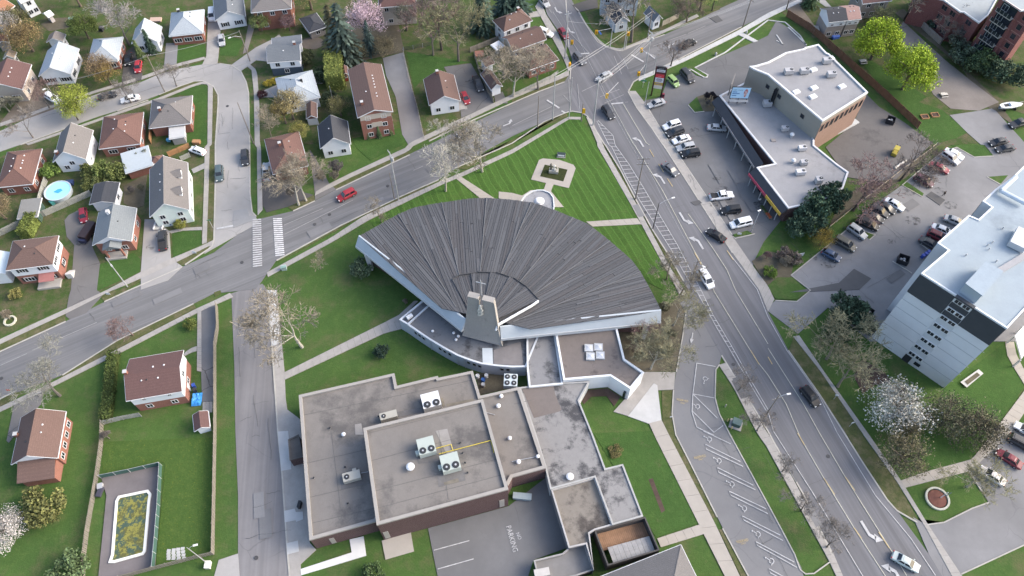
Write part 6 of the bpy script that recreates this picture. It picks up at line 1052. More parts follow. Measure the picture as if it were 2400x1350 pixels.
# ================================================================== VEHICLES
def car_proto(kind):
    spec = dict(sedan=(4.75, 1.84, .93, 1.45, (-1.60, 1.30), (-.95, .45), .80), hatch=(4.2, 1.78, .95, 1.52, (-1.98, 1.15), (-1.55, .35), .80), suv=(4.65, 1.9, 1.06, 1.70, (-2.22, 1.15), (-1.95, .45), .84),
                van=(5.1, 1.98, 1.05, 1.78, (-2.46, 1.60), (-2.2, .75), .86), pickup=(5.7, 2.0, 1.08, 1.80, (-.75, 1.35), (-.5, .65), .84), cube=(3.95, 1.72, 1.0, 1.64, (-1.9, 1.05), (-1.7, .7), .9))[kind]
    L, Wd, belt, H, (xb, xf), (tb, tf), tw = spec; hw = Wd / 2; x0, x1 = -L / 2, L / 2; fl = .24
    st = [(x0, .70 * belt, .80), (x0 + .12, .92 * belt, .93), (xb, belt, 1.0), (0, belt, 1.0), (xf, belt * .97, 1.0), (x1 - .75, belt * .86, .97), (x1 - .14, belt * .74, .9), (x1, belt * .58, .76)]
    vs = []; fs = []; n = 8
    for x, zt_, k in st:
        w_ = hw * k
        for sx in (1, -1):
            r = [(x, sx * w_ * .9, fl), (x, sx * w_, fl + .2), (x, sx * w_, zt_ - .16), (x, sx * w_ * .88, zt_)]; vs += r if sx == 1 else r[::-1]
    for i in range(len(st) - 1):
        for k in range(n): a, b = i * n + k, i * n + (k + 1) % n; fs.append((a, b, b + n, a + n)[::-1])
    fs.append(tuple(range(n))); fs.append(tuple(range((len(st) - 1) * n, len(st) * n))[::-1])
    body = MB().add(vs, fs)
    wb, wt = hw * .86, hw * tw * .82; B4 = [(xb, -wb, belt - .02), (xf, -wb, belt - .05), (xf, wb, belt - .05), (xb, wb, belt - .02)]; T4 = [(tb, -wt, H), (tf, -wt, H), (tf, wt, H), (tb, wt, H)]
    body.hexa(B4, T4); cx = (tb + tf) / 2; body.add([(tb + .15, -wt * .9, H), (tf - .1, -wt * .9, H), (tf - .1, wt * .9, H), (tb + .15, wt * .9, H), (tb + .3, -wt * .7, H + .05), (tf - .3, -wt * .7, H + .05), (tf - .3, wt * .7, H + .05), (tb + .3, wt * .7, H + .05)], [(4, 5, 6, 7), (0, 1, 5, 4), (1, 2, 6, 5), (2, 3, 7, 6), (3, 0, 4, 7)])
    if kind == 'pickup':
        bed = [(x0 + .12, -hw * .8), (xb - .1, -hw * .8), (xb - .1, hw * .8), (x0 + .12, hw * .8)]
    for sx in (1, -1): body.box((xf - .25, sx * (hw + .06), belt + .05), (.2, .2, .15))
    out = {'body': (body, CAR)}
    B4, T4 = [Vector(p) for p in B4], [Vector(p) for p in T4]
    def pan(a, b, c, d, m0=.1, m1=.12, off=.012):
        q = []
        for u, v in ((m0, m1), (1 - m0, m1), (1 - m0, 1 - m1), (m0, 1 - m1)): q.append((a.lerp(b, u)).lerp(d.lerp(c, u), v))
        nn = (q[1] - q[0]).cross(q[3] - q[0]).normalized(); ctr = sum(q, Vector()) / 4
        if nn.dot(ctr - Vector((cx, 0, belt))) < 0: nn = -nn; q = q[::-1]
        return MB().hexa([p - nn * .01 for p in q], [p + nn * off for p in q])
    out['windshield'] = (pan(B4[1], B4[2], T4[2], T4[1], .05, .06), GLASS); out['rear_window'] = (pan(B4[3], B4[0], T4[0], T4[3], .07, .12), GLASS)
    sides = []
    for (a, b, c, d) in ((B4[0], B4[1], T4[1], T4[0]), (B4[2], B4[3], T4[3], T4[2])):
        for u0, u1 in ((.04, .48), (.52, .95)): sides.append(pan(a.lerp(b, u0), a.lerp(b, u1), d.lerp(c, u1), d.lerp(c, u0), .03, .12))
    out['side_window'] = [(x, GLASS) for x in sides]; wh = []
    r = .33 if kind not in ('suv', 'pickup') else .37
    for x in (x0 + .95, x1 - .92):
        for sx in (1, -1):
            yb, ye = sx * (hw - .2), sx * (hw + .015); m = MB().mat(0).tube((x, yb, r), (x, ye, r), r, n=12); m.mat(1).tube((x, ye, r), (x, ye + sx * .012, r), r * .62, n=10); wh.append((m, [TYRE, RIM]))
    out['wheel'] = wh; out['headlight'] = [(MB().box((x1 - .09, s * hw * .62, belt * .66), (.16, .36, .15)), LAMP) for s in (1, -1)]; out['taillight'] = [(MB().box((x0 + .05, s * hw * .72, belt * .8), (.14, .26, .2)), TAIL) for s in (1, -1)]
    if kind == 'pickup': out['cargo_bed'] = (MB().box(((x0 + xb) / 2 + .02, 0, belt + .012), (xb - x0 - .35, Wd * .78, .03)), M((.03, .03, .032), .3, 2, .9, 'bed_liner'))
    return {k: [(q[0].mesh(k, q[1]), q[1]) for q in (v if isinstance(v, list) else [v])] for k, v in out.items()}
PROTO = {k: car_proto(k) for k in ('sedan', 'hatch', 'suv', 'van', 'pickup', 'cube')}
CC = dict(white=(.70, .71, .72), silver=(.36, .37, .38), grey=(.115, .12, .13), dgrey=(.036, .038, .043), black=(.014, .015, .017), red=(.30, .03, .04), maroon=(.15, .018, .03), dred=(.20, .02, .035), blue=(.045, .075, .14), lime=(.23, .34, .13), teal=(.07, .10, .11), olive=(.085, .085, .072), paleg=(.42, .47, .45), plum=(.085, .03, .045), cream=(.58, .54, .50))
NAMEOF = dict(sedan='car', hatch='car', suv='car', van='van', pickup='pickup_truck', cube='car')
def car(kind, col, s, label, group=None):
    """s: rear pixel, front pixel of the vehicle (seen at about bumper height)"""
    a, b = pts(s, .5); c = (a + b) / 2; d = b - a
    o = thing(NAMEOF[kind] if group is None or 'park' not in group else 'parked_' + NAMEOF[kind], label, {'van': 'van', 'pickup': 'pickup truck'}.get(kind, 'car'), (c.x, c.y, .12), group, math.atan2(d.y, d.x), local=True)
    for k, ms in PROTO[kind].items():
        for me, _ in ms: link(k, me, o, CC[col])
    return o
GP, GA, GS, GR_ = 'cars parked along the plaza car park', 'cars parked in the apartment car park', 'vehicles parked on drives and side streets', 'vehicles driving on the roads'
for kind, col, s, lb, g_ in (
    ('sedan', 'silver', 'c1:905,690 810,742', 'silver hatchback-like car crossing the middle of the signal junction', GR_), ('suv', 'dgrey', 'c1:855,1000 935,1108', 'black pickup-like car heading down the avenue just below the junction', GR_), ('suv', 'grey', 'c1:598,518 660,590', 'dark grey car waiting at the stop line north of the junction', GR_), ('hatch', 'dred', 'c1:455,285 500,350', 'dark red car on the north road beside the tall pole', GR_), ('suv', 'silver', 'c1:275,0 320,50', 'silver car at the top edge on the north road', GR_), ('suv', 'black', 'c1:1585,440 1695,388', 'black car with silver roof rails on the main road right of the junction', GR_),
    ('sedan', 'grey', 'c2:1420,185 1525,275', 'grey car on the avenue passing the row of white parked cars', GR_), ('sedan', 'black', 'c2:1980,895 1815,795', 'black car heading up the avenue beside the wide plaza exit', GR_), ('van', 'white', 'c2:1755,1175 1850,1325', 'white minivan on the avenue beside the slim lamp post', GR_), ('suv', 'black', 'd3:325,915 455,1075', 'black car on the avenue opposite the big bare trees', GR_), ('sedan', 'paleg', 'd4:1150,1150 1405,1292', 'pale green-white car at the bottom of the avenue near the driveway', GR_), ('suv', 'red', 'b2:915,435 772,508', 'bright red car driving left along the main road', GR_), ('suv', 'grey', 'b1:2035,1220 1880,1275', 'dark grey car with silver rails on the main road under white bare trees', GR_),
    ('suv', 'teal', 'a2:2042,205 2045,340', 'dark teal car parked on the left side of the curved street', GS), ('suv', 'dgrey', 'a2:2280,70 2285,180', 'dark grey car parked on the right side of the curved street', GS), ('sedan', 'dgrey', 'a1:925,915 1078,875', 'charcoal car parked by the yellow-green street tree', GS), ('sedan', 'white', 'a1:1300,905 1128,945', 'white car with black windows parked under a small bare street tree', GS), ('sedan', 'black', 'a1:1200,510 1190,605', 'black car on the dark driveway above the bright red one', GS), ('hatch', 'red', 'a1:1295,580 1283,675', 'bright red car at the foot of the dark driveway', GS), ('sedan', 'silver', 'a1:2055,335 2068,418', 'silver car parked on the pale drive of the slate-roofed cottage', GS),
    ('pickup', 'dgrey', 'b1:2045,730 2090,840', 'charcoal pickup truck parked on the paved lot by the garage fence', GS), ('hatch', 'red', 'b1:1925,870 1970,965', 'bright red car parked beside the white brown-roofed house', GS), ('pickup', 'silver', 'b2:105,320 100,185', 'silver pickup truck with loaded bed on the dark corner lot', GS), ('suv', 'white', 'c1:270,295 350,325', 'white car tucked beside the white-walled bungalow at the top', GS), ('hatch', 'dred', 'a2:775,605 785,715', 'dark red car on the drive behind the black trailer', GS), ('pickup', 'dgrey', 'a2:1520,975 1512,810', 'charcoal pickup truck on the concrete drive in front of the boat trailer', GS), ('hatch', 'white', 'a2:1890,75 1790,40', 'white car half hidden by the orange cedar fence', GS), ('suv', 'white', 'a1:470,905 520,935', 'small white car under the bare tree by the yellow-green crown', GS), ('van', 'white', 'a1:1975,90 1972,200', 'white van on the drive left of the slate-roofed cottage', GS),
    ('cube', 'lime', 'c1:1465,730 1535,800', 'boxy lime green car parked beside the pylon sign', GP), ('van', 'dgrey', 'c1:1600,680 1660,750', 'dark blue-grey van parked right of the lime green car', GP), ('sedan', 'silver', 'c1:1415,945 1270,990', 'silver car parked at the kerb below the pylon sign', GP), ('suv', 'white', 'c1:1560,1150 1410,1195', 'white car at the top of the tight row along the avenue side', GP), ('suv', 'dgrey', 'c1:1585,1210 1445,1260', 'dark grey car second in the tight row along the avenue side', GP), ('sedan', 'white', 'c1:1650,1280 1500,1325', 'white car third in the tight row along the avenue side', GP), ('suv', 'silver', 'c2:1690,15 1540,40', 'silver car fourth in the tight row, next to the black one', GP), ('suv', 'black', 'c2:1735,75 1585,95', 'black car at the lower end of the tight row of five', GP), ('sedan', 'silver', 'c1:1835,1190 1970,1200', 'silver car alone in the middle of the plaza car park', GP), ('pickup', 'white', 'c2:1845,490 2050,465', 'white pickup truck with dark empty bed in the plaza car park', GP), ('suv', 'black', 'c2:2125,600 1942,620', 'black car parked below the white pickup truck', GP), ('van', 'white', 'c2:2222,710 2032,755', 'white minivan parked by the lamp post island', GP),
    ('sedan', 'white', 'd2:1655,55 1800,125', 'white car at the top corner of the apartment car park row', GA), ('suv', 'silver', 'd2:1640,90 1750,165', 'silver car squeezed beside the white one at the row top', GA), ('sedan', 'dred', 'd2:1505,180 1675,255', 'red car parked in the upper apartment row', GA), ('suv', 'plum', 'd2:1365,295 1530,380', 'plum-coloured car parked below the red one', GA), ('sedan', 'white', 'd2:1100,515 1250,600', 'white car at the upper end of the packed row under the bare tree', GA), ('sedan', 'dgrey', 'd2:1020,550 1165,625', 'charcoal car directly beside the white one in the packed row', GA), ('suv', 'dgrey', 'd2:950,580 1110,665', 'dark green-grey car in the middle of the packed row', GA), ('sedan', 'dgrey', 'd2:895,640 1065,710', 'grey car fourth along in the packed row', GA), ('van', 'black', 'd2:840,700 1010,775', 'black van at the lower end of the packed row', GA), ('suv', 'silver', 'd2:745,755 910,870', 'silver car with dark sunroof below the small grass island', GA), ('van', 'olive', 'd2:615,870 810,980', 'olive grey minivan between the silver and the blue car', GA), ('hatch', 'blue', 'd2:510,990 665,1070', 'dark blue car at the lower end of the apartment row', GA),
    ('sedan', 'silver', 'd2:1665,685 1800,735', 'silver car peeping out beside the tower, uppermost of four', GA), ('sedan', 'white', 'd2:1545,765 1690,825', 'white car beside the tower, second of four', GA), ('suv', 'maroon', 'd2:1505,825 1650,890', 'maroon car beside the tower, third of four', GA), ('sedan', 'dgrey', 'd2:1435,885 1570,960', 'charcoal car beside the tower, lowest of four', GA), ('sedan', 'dgrey', 'd1:2215,1310 2065,1340', 'dark grey car below the sailing boat, upper of the pair', GA), ('sedan', 'dgrey', 'd2:2280,25 2125,50', 'dark grey car below the sailing boat, lower of the pair', GA), ('pickup', 'dgrey', 'd1:2382,1140 2290,1165', 'dark pickup-like utility at the right edge near the boat', GA),
    ('sedan', 'white', 'd3:2480,1360 2330,1270', 'white car at the right edge, top of the lower car park row', 'cars parked in the lower right car park'), ('suv', 'dgrey', 'd4:2245,60 2450,170', 'dark green-grey car at the right edge below a white one', 'cars parked in the lower right car park'), ('sedan', 'maroon', 'd4:2345,330 2135,195', 'cranberry red car parked third in the lower right row', 'cars parked in the lower right car park'), ('sedan', 'cream', 'd4:2205,500 1965,345', 'cream white car parked at the end of the lower right row', 'cars parked in the lower right car park')): car(kind, col, s, lb, g_)
# ================================================================== TREES AND SHRUBS
def rnd(rg): return Vector((rg.gauss(0, 1), rg.gauss(0, 1), rg.gauss(0, 1))).normalized()
def bare_mesh(seed, spread=.55, lean=(0, 0), depth=5, trunk=.22, nb=(3, 4), upl=.12, l0=.34, tw=.019):
    """a leader that keeps climbing, limbs leaving it along its length, and fine twigs at the ends"""
    rg = random.Random(seed); T = MB(); C = MB()
    def grow(p, d, L, r, k):
        seg = 4 if k <= 2 else (3 if k < depth else 2); q = p; spots = []
        for i in range(seg):
            d = (d + rnd(rg) * (.07 + .03 * k) + Vector((0, 0, upl * .25))).normalized(); e = q + d * (L / seg); ra, rb = r * (1 - .45 * i / seg), r * (1 - .45 * (i + 1) / seg)
            (T if k <= 2 else C).tube(q, e, max(tw, ra), max(tw, rb), 6 if k < 2 else (4 if k == 2 else 3), cap=False); q = e; spots.append((q, rb))
        if k >= depth: return
        for i in range(rg.randint(*nb)):
            f = rg.uniform(.35 if k else .6, 1.0); sp, rr_ = spots[min(seg - 1, int(f * seg))]; a = rnd(rg); a = (a - d * a.dot(d)).normalized()
            nd = (d * .75 + a * rg.uniform(.75, 1.15) * spread * 1.5); nd.z += upl; grow(sp, nd.normalized(), L * rg.uniform(.58, .78), max(tw, rr_ * rg.uniform(.5, .68)), k + 1)
        nd = d + rnd(rg) * .22; grow(q, nd.normalized(), L * rg.uniform(.62, .76), max(tw, r * .55), k + 1)
    grow(Vector((0, 0, -.1)), Vector((lean[0], lean[1], 1)).normalized(), 10 * l0, trunk, 0)
    return T, C
def leaves(mb, pts_, sz, rg, flat_=0.0):
    for p in pts_:
        u = rnd(rg); v = rnd(rg); v = (v - u * v.dot(u)).normalized(); s = sz * rg.uniform(.4, 1.5); c = Vector(p); mb.add([c - u * s, c - v * s * .7, c + u * s, c + v * s * .7], [(0, 1, 2, 3)])
def crown_mesh(seed, n=3600, rz=.85, sz=.045, clumps=26, shell=.55, flatb=.5):
    """unit crown (radius 1): leaf clumps with gaps between them"""
    rg = random.Random(seed); mb = MB(); cl = []
    for i in range(clumps):
        d = rnd(rg); d.z = abs(d.z) * 1.0 - flatb * rg.random(); cl.append((Vector((d.x, d.y, d.z * rz)) * rg.uniform(shell, .82), rg.uniform(.20, .36)))
    ps = []
    for i in range(n):
        c, r = cl[rg.randrange(clumps)]; ps.append(c + rnd(rg) * r * (rg.random() ** .4))
    leaves(mb, ps, sz, rg); return mb
def limb_mesh(seed, h=1.0):
    rg = random.Random(seed); T = MB(); T.tube((0, 0, 0), (.02, 0, .45), .055, .04, 7, False)
    for i in range(7):
        a = i * 2 * PI / 7 + rg.random(); b = Vector((.02, 0, .4 + .1 * rg.random())); e = Vector((math.cos(a) * .45, math.sin(a) * .45, .8 + .25 * rg.random())); m = b.lerp(e, .5) + Vector((0, 0, .06)); T.tube(b, m, .028, .02, 5, False).tube(m, e, .02, .008, 4, False)
        for k in range(3): f = e + Vector((rg.uniform(-.3, .3), rg.uniform(-.3, .3), rg.uniform(.05, .4))); T.tube(m.lerp(e, .6), f, .012, .004, 3, False)
    return T
def conifer_mesh(seed, n=15, r0=.30, per=15):
    rg = random.Random(seed); C = MB()
    for t in range(n):
        f = t / n; z = .05 + .93 * f; rad = r0 * (1 - f) ** .8 + .015; k = max(5, int(per * (1 - f * .6)))
        for i in range(k):
            a = 2 * PI * i / k + rg.random() * .5; L = rad * rg.uniform(.75, 1.12); d = Vector((math.cos(a), math.sin(a), 0)); s = Vector((-d.y, d.x, 0)); m = max(2, int(9 * (1 - f)))
            for j in range(m):
                g_ = (j + .5) / m; c = d * (L * g_) + Vector((0, 0, z - .07 * g_ * (1 - f) - .05 * g_ * g_)); w_ = .028 * (1.2 - .5 * g_); u = (d + Vector((0, 0, -.35 + rg.uniform(-.3, .3)))) * .045; v = (s + Vector((0, 0, rg.uniform(-.5, .5)))) * w_; C.add([c - u, c - v, c + u, c + v], [(0, 1, 2, 3)])
    return C
def hedge_mesh(seed, n=1700, sz=.05, dims=(1, 1, 1), rough=.04):
    rg = random.Random(seed); mb = MB(); dx, dy, dz = dims; ps = []
    for i in range(n):
        f = rg.random(); p = [rg.uniform(-.5, .5) * dx, rg.uniform(-.5, .5) * dy, rg.random() * dz]
        a = rg.choices((0, 1, 2), (dy * dz, dx * dz, dx * dy * 1.6))[0]
        if a == 0: p[0] = rg.choice((-.5, .5)) * dx
        elif a == 1: p[1] = rg.choice((-.5, .5)) * dy
        else: p[2] = dz
        ps.append(Vector(p) + rnd(rg) * rough * rg.random() * 3)
    leaves(mb, ps, sz, rg); mb.hexa([(x * dx * .46, y * dy * .46, 0) for x, y in ((-1, -1), (1, -1), (1, 1), (-1, 1))], [(x * dx * .44, y * dy * .44, dz * .95) for x, y in ((-1, -1), (1, -1), (1, 1), (-1, 1))]); return mb
BARE = []
for k, (sp, dep, nb) in enumerate(((.55, 6, (2, 3)), (.68, 6, (2, 3)), (.5, 6, (2, 3)), (.6, 6, (2, 3)))): T, C = bare_mesh(40 + k, sp, (R.uniform(-.1, .1), R.uniform(-.1, .1)), dep, .18, nb=nb); BARE.append((T.mesh('trunk', BARK), C.mesh('twigs', TWIG)))
T, C = bare_mesh(77, .95, (0, 0), 6, .16, nb=(3, 4), upl=.3, l0=.12); SHRUBB = (T.mesh('stems', BARK), C.mesh('twigs', TWIG))
CROWN = [crown_mesh(5 + k, 13000, .85, .027, 44).mesh('crown', LEAF) for k in range(3)]; CROWN_THIN = [crown_mesh(15 + k, 7500, .9, .022, 60, .35).mesh('crown', LEAF) for k in range(3)]; LIMB = [limb_mesh(k).mesh('trunk', BARK) for k in range(3)]
BUSH = [crown_mesh(25 + k, 2600, .85, .06, 22, .45, .2).mesh('foliage', LEAF) for k in range(3)]; CONE = [conifer_mesh(k).mesh('crown', LEAF) for k in range(2)]; CTR = MB().tube((0, 0, 0), (0, 0, .95), .022, .004, 6).mesh('trunk', BARK); COLM = conifer_mesh(9, 18, .17, 12).mesh('crown', LEAF)
STEM = MB().tube((0, 0, -.3), (.02, .02, .5), .06, .03, 6).tube((0, 0, .1), (.3, .2, .6), .035, .012, 5).tube((0, 0, .05), (-.28, .15, .6), .035, .012, 5).mesh('stem', BARK)
TANB, GREYB, WHITEB, REDB_, DKB, OLIVEB = (.22, .195, .15), (.165, .15, .135), (.42, .40, .34), (.19, .13, .12), (.09, .08, .068), (.20, .19, .12)
def bare(s, h, label, v=0, col=TANB, sp=1.0, group='bare trees', twig=None, trunk=None, rz=None, name='bare_tree'):
    rz = 2.4 if 'side street pavement' in label else rz
    p = pts(s)[0]; k = h / 8.8; sp *= 1.2; o = thing(name, label, 'tree', p, group, R.uniform(0, 6.3) if rz is None else rz, (k * sp, k * sp, k), True)
    link('trunk', BARE[v % 4][0], o, trunk or col); link('crown', BARE[v % 4][1], o, twig or col); return o
def leafy(s, h, r, label, col, v=0, thin=False, group='leafy trees', name='tree', bark=(.13, .11, .09), rz=None):
    p = pts(s)[0]; o = thing(name, label, 'tree', p, group, R.uniform(0, 6.3) if rz is None else rz, local=True); t = link('trunk', LIMB[v % 3], o, bark); t.scale = (h * .62, h * .62, h * .72); c = link('crown', (CROWN_THIN if thin else CROWN)[v % 3], o, col); c.location = (0, 0, h - r * .86); c.scale = (r, r, r * .92); return o
def bush(s, r, label, col, v=0, sz=1.0, group='shrubs', name='shrub', z=.0):
    p = pts(s, r * .4)[0]; o = thing(name, label, 'shrub', (p.x, p.y, 0), group, R.uniform(0, 6.3), r, local=True); c = link('foliage', BUSH[v % 3], o, col); c.scale = (1, 1, sz); c.location = (0, 0, .55 * sz); link('stem', STEM, o, (.12, .1, .08)); return o
def shrubb(s, h, label, col=TANB, sp=1.0, group='bare shrubs'):
    p = pts(s)[0]; k = h / 4.2; o = thing('bare_shrub', label, 'shrub', p, group, R.uniform(0, 6.3), (k * sp, k * sp, k), True); link('stem', SHRUBB[0], o, col); link('twigs', SHRUBB[1], o, col); return o
def conifer(s, h, label, col=(.050, .085, .062), v=0, wide=1.0, column=False, group='evergreen trees', name='spruce_tree'):
    p = pts(s)[0]; o = thing(name, label, 'tree', p, group, R.uniform(0, 6.3), (h * wide, h * wide, h), True); link('trunk', CTR, o, (.1, .08, .06)); link('crown', COLM if column else CONE[v], o, col); return o
for i, a in enumerate((
    ('b3:430,530', 13.5, 'large pale-branched bare tree on the lawn beside the side street pavement', 3, WHITEB, 1.2, TANB), ('b2:1765,430', 13, 'tall white-limbed bare tree at the main road above the fan roof, left of two', 0, WHITEB, .9, WHITEB), ('b2:2105,250', 14, 'tall white-limbed bare tree at the main road above the fan roof, right of two', 3, WHITEB, .95, TANB), ('b2:1170,720', 6, 'small bare tree poking above the left rim of the fan roof', 2, TANB, 1, None), ('b2:605,1155', 4.8, 'small bare sapling on the lawn left of the round green bush', 2, TANB, 1, None),
    ('a3:560,985', 10, 'wide bare tree spreading over the main road pavement at lower left', 1, GREYB, 1.25, (.2, .2, .17)), ('a3:1240,420', 5.5, 'small reddish bare tree on the main road verge', 3, REDB_, 1.1, None), ('a1:1645,805', 6.5, 'small bare street tree on the inner verge of the curved street', 1, GREYB, 1.1, None), ('a1:1225,960', 7, 'small bare street tree standing over the white parked car', 1, GREYB, 1.1, None), ('a1:462,1010', 8, 'bare street tree left of the yellow-green crown', 0, GREYB, 1.0, REDB_), ('a1:312,1285', 7.5, 'bare tree on the lower verge at the left edge', 2, GREYB, 1.1, None),
    ('c3:1330,640', 10, 'bare tree beside the square church block, nearest the building', 0, WHITEB, 1.1, OLIVEB), ('c3:1290,735', 9.5, 'bare tree beside the square church block, nearest the paved entrance', 1, WHITEB, 1.1, OLIVEB), ('c3:1500,330', 9, 'bare tree by the church drive near the right tip of the fan roof', 3, WHITEB, 1.1, OLIVEB), ('c3:1560,60', 8, 'bare tree at the top of the church drive beside the avenue pavement', 2, TANB, 1.2, None), ('c2:1440,1250', 7.5, 'bare tree on the lawn rim right of the fan roof', 0, TANB, 1.1, None), ('c3:1180,480', 6, 'small pinkish bare tree against the brick church wall', 3, REDB_, 1.1, None),
    ('d3:545,640', 13, 'large bare tree left of the tower, upper of two beside the pavement', 1, TANB, 1.15, OLIVEB), ('d3:650,900', 11, 'large bare tree left of the tower, lower of two beside the pavement', 0, TANB, 1.2, OLIVEB), ('d4:1850,520', 7, 'bare tree with fan of pale branches by the round flower bed', 1, WHITEB, 1.5, (.20, .19, .11)),
    ('a1:1205,420', 12, 'large bare tree in the back gardens above the grey-roofed bungalows', 0, GREYB, 1.2, (.26, .245, .235)), ('b1:1650,512', 15, 'tall slim bare tree on the bright back lawn, leftmost of three', 2, GREYB, .9, REDB_), ('b1:1730,465', 16, 'tall dense dark bare tree behind the bright back lawn', 3, DKB, 1.0, (.17, .14, .125)), ('b1:1885,568', 17, 'tall olive-tinged tree with bare crown on the bright back lawn', 2, GREYB, 1.0, (.19, .185, .11)), ('f3:1430,1330', 12, 'white-trunked bare tree at the roadside picket fence, left', 1, WHITEB, 1.2, TANB), ('f3:1770,1230', 10, 'dark-trunked bare tree at the roadside picket fence, right', 3, GREYB, 1.2, TANB), ('f3:1300,1080', 9, 'bare tree between white garage and brick corner bungalow', 0, GREYB, 1.2, TANB),
    ('f4:930,655', 19, 'huge old bare tree at the far corner of the junction', 0, (.16, .14, .12), 1.0, (.24, .225, .205)), ('f4:1790,345', 9, 'crooked dark bare tree by the pale board fence at the top', 3, DKB, 1.1, (.15, .12, .10)), ('f4:2190,170', 9, 'dark bare tree near the top edge beside the main road', 1, DKB, 1.0, GREYB), ('f4:1545,1035', 8, 'small fan-shaped bare tree on the plaza lawn behind the pylon sign', 2, DKB, 1.1, (.17, .145, .13)), ('d1:170,85', 9, 'bare black-stemmed tree at the top edge near the taupe house', 2, DKB, .9, GREYB), ('f5:1985,320', 12, 'bare black forked tree by the stone wall at the top right', 1, (.05, .045, .04), .9, (.11, .1, .09)),
    ('d2:790,610', 12, 'big reddish bare tree over the dirt yard behind the pine', 1, (.15, .12, .105), 1.25, REDB_), ('d2:1225,330', 12, 'dark bare tree at the kerb of the apartment car park', 3, (.11, .095, .08), 1.1, (.15, .125, .11)), ('d4:130,380', 5, 'thin bare sapling on the avenue verge, topmost of three beside church parking', 0, DKB, 1.1, GREYB), ('d4:300,745', 5.5, 'thin bare sapling on the avenue verge, middle of three beside church parking', 1, DKB, 1.2, GREYB), ('d4:545,1085', 5.5, 'thin bare sapling on the avenue verge, lowest of three beside church parking', 3, DKB, 1.2, GREYB), ('c3:2105,935', 5.5, 'bare sapling leaning over the avenue pavement by the accessible bays', 1, GREYB, 1.2, None), ('c3:2280,1310', 5.5, 'bare sapling behind the green utility box by the avenue', 0, GREYB, 1.2, None),
    ('b2:400,560', 11, 'bare white-barked tree in front of the low brown bungalow, left', 1, WHITEB, 1.1, TANB), ('b2:470,520', 11, 'bare white-barked tree in front of the low brown bungalow, right', 3, WHITEB, 1.0, TANB), ('b1:150,1290', 8, 'bare tan tree behind the low brown bungalow', 0, TANB, 1.0, None), ('b1:1765,1345', 8, 'slim white bare tree at the pavement by the white brown-roofed house', 2, WHITEB, .8, None), ('b1:2035,1400', 9, 'slim white bare tree at the kerb near the paved lot', 2, WHITEB, .8, None), ('e8:820,720', 8, 'spindly bare tree by the wall below the red brick apartments', 2, GREYB, .8, None), ('e8:1000,560', 8, 'pale bare tree against the red brick apartments', 0, GREYB, 1.0, None))): bare(a[0], a[1], a[2], a[3], a[4], a[5], twig=a[6])
YG, YGB, OLV, OLB = (.255, .30, .055), (.28, .37, .035), (.13, .13, .06), (.20, .15, .075)
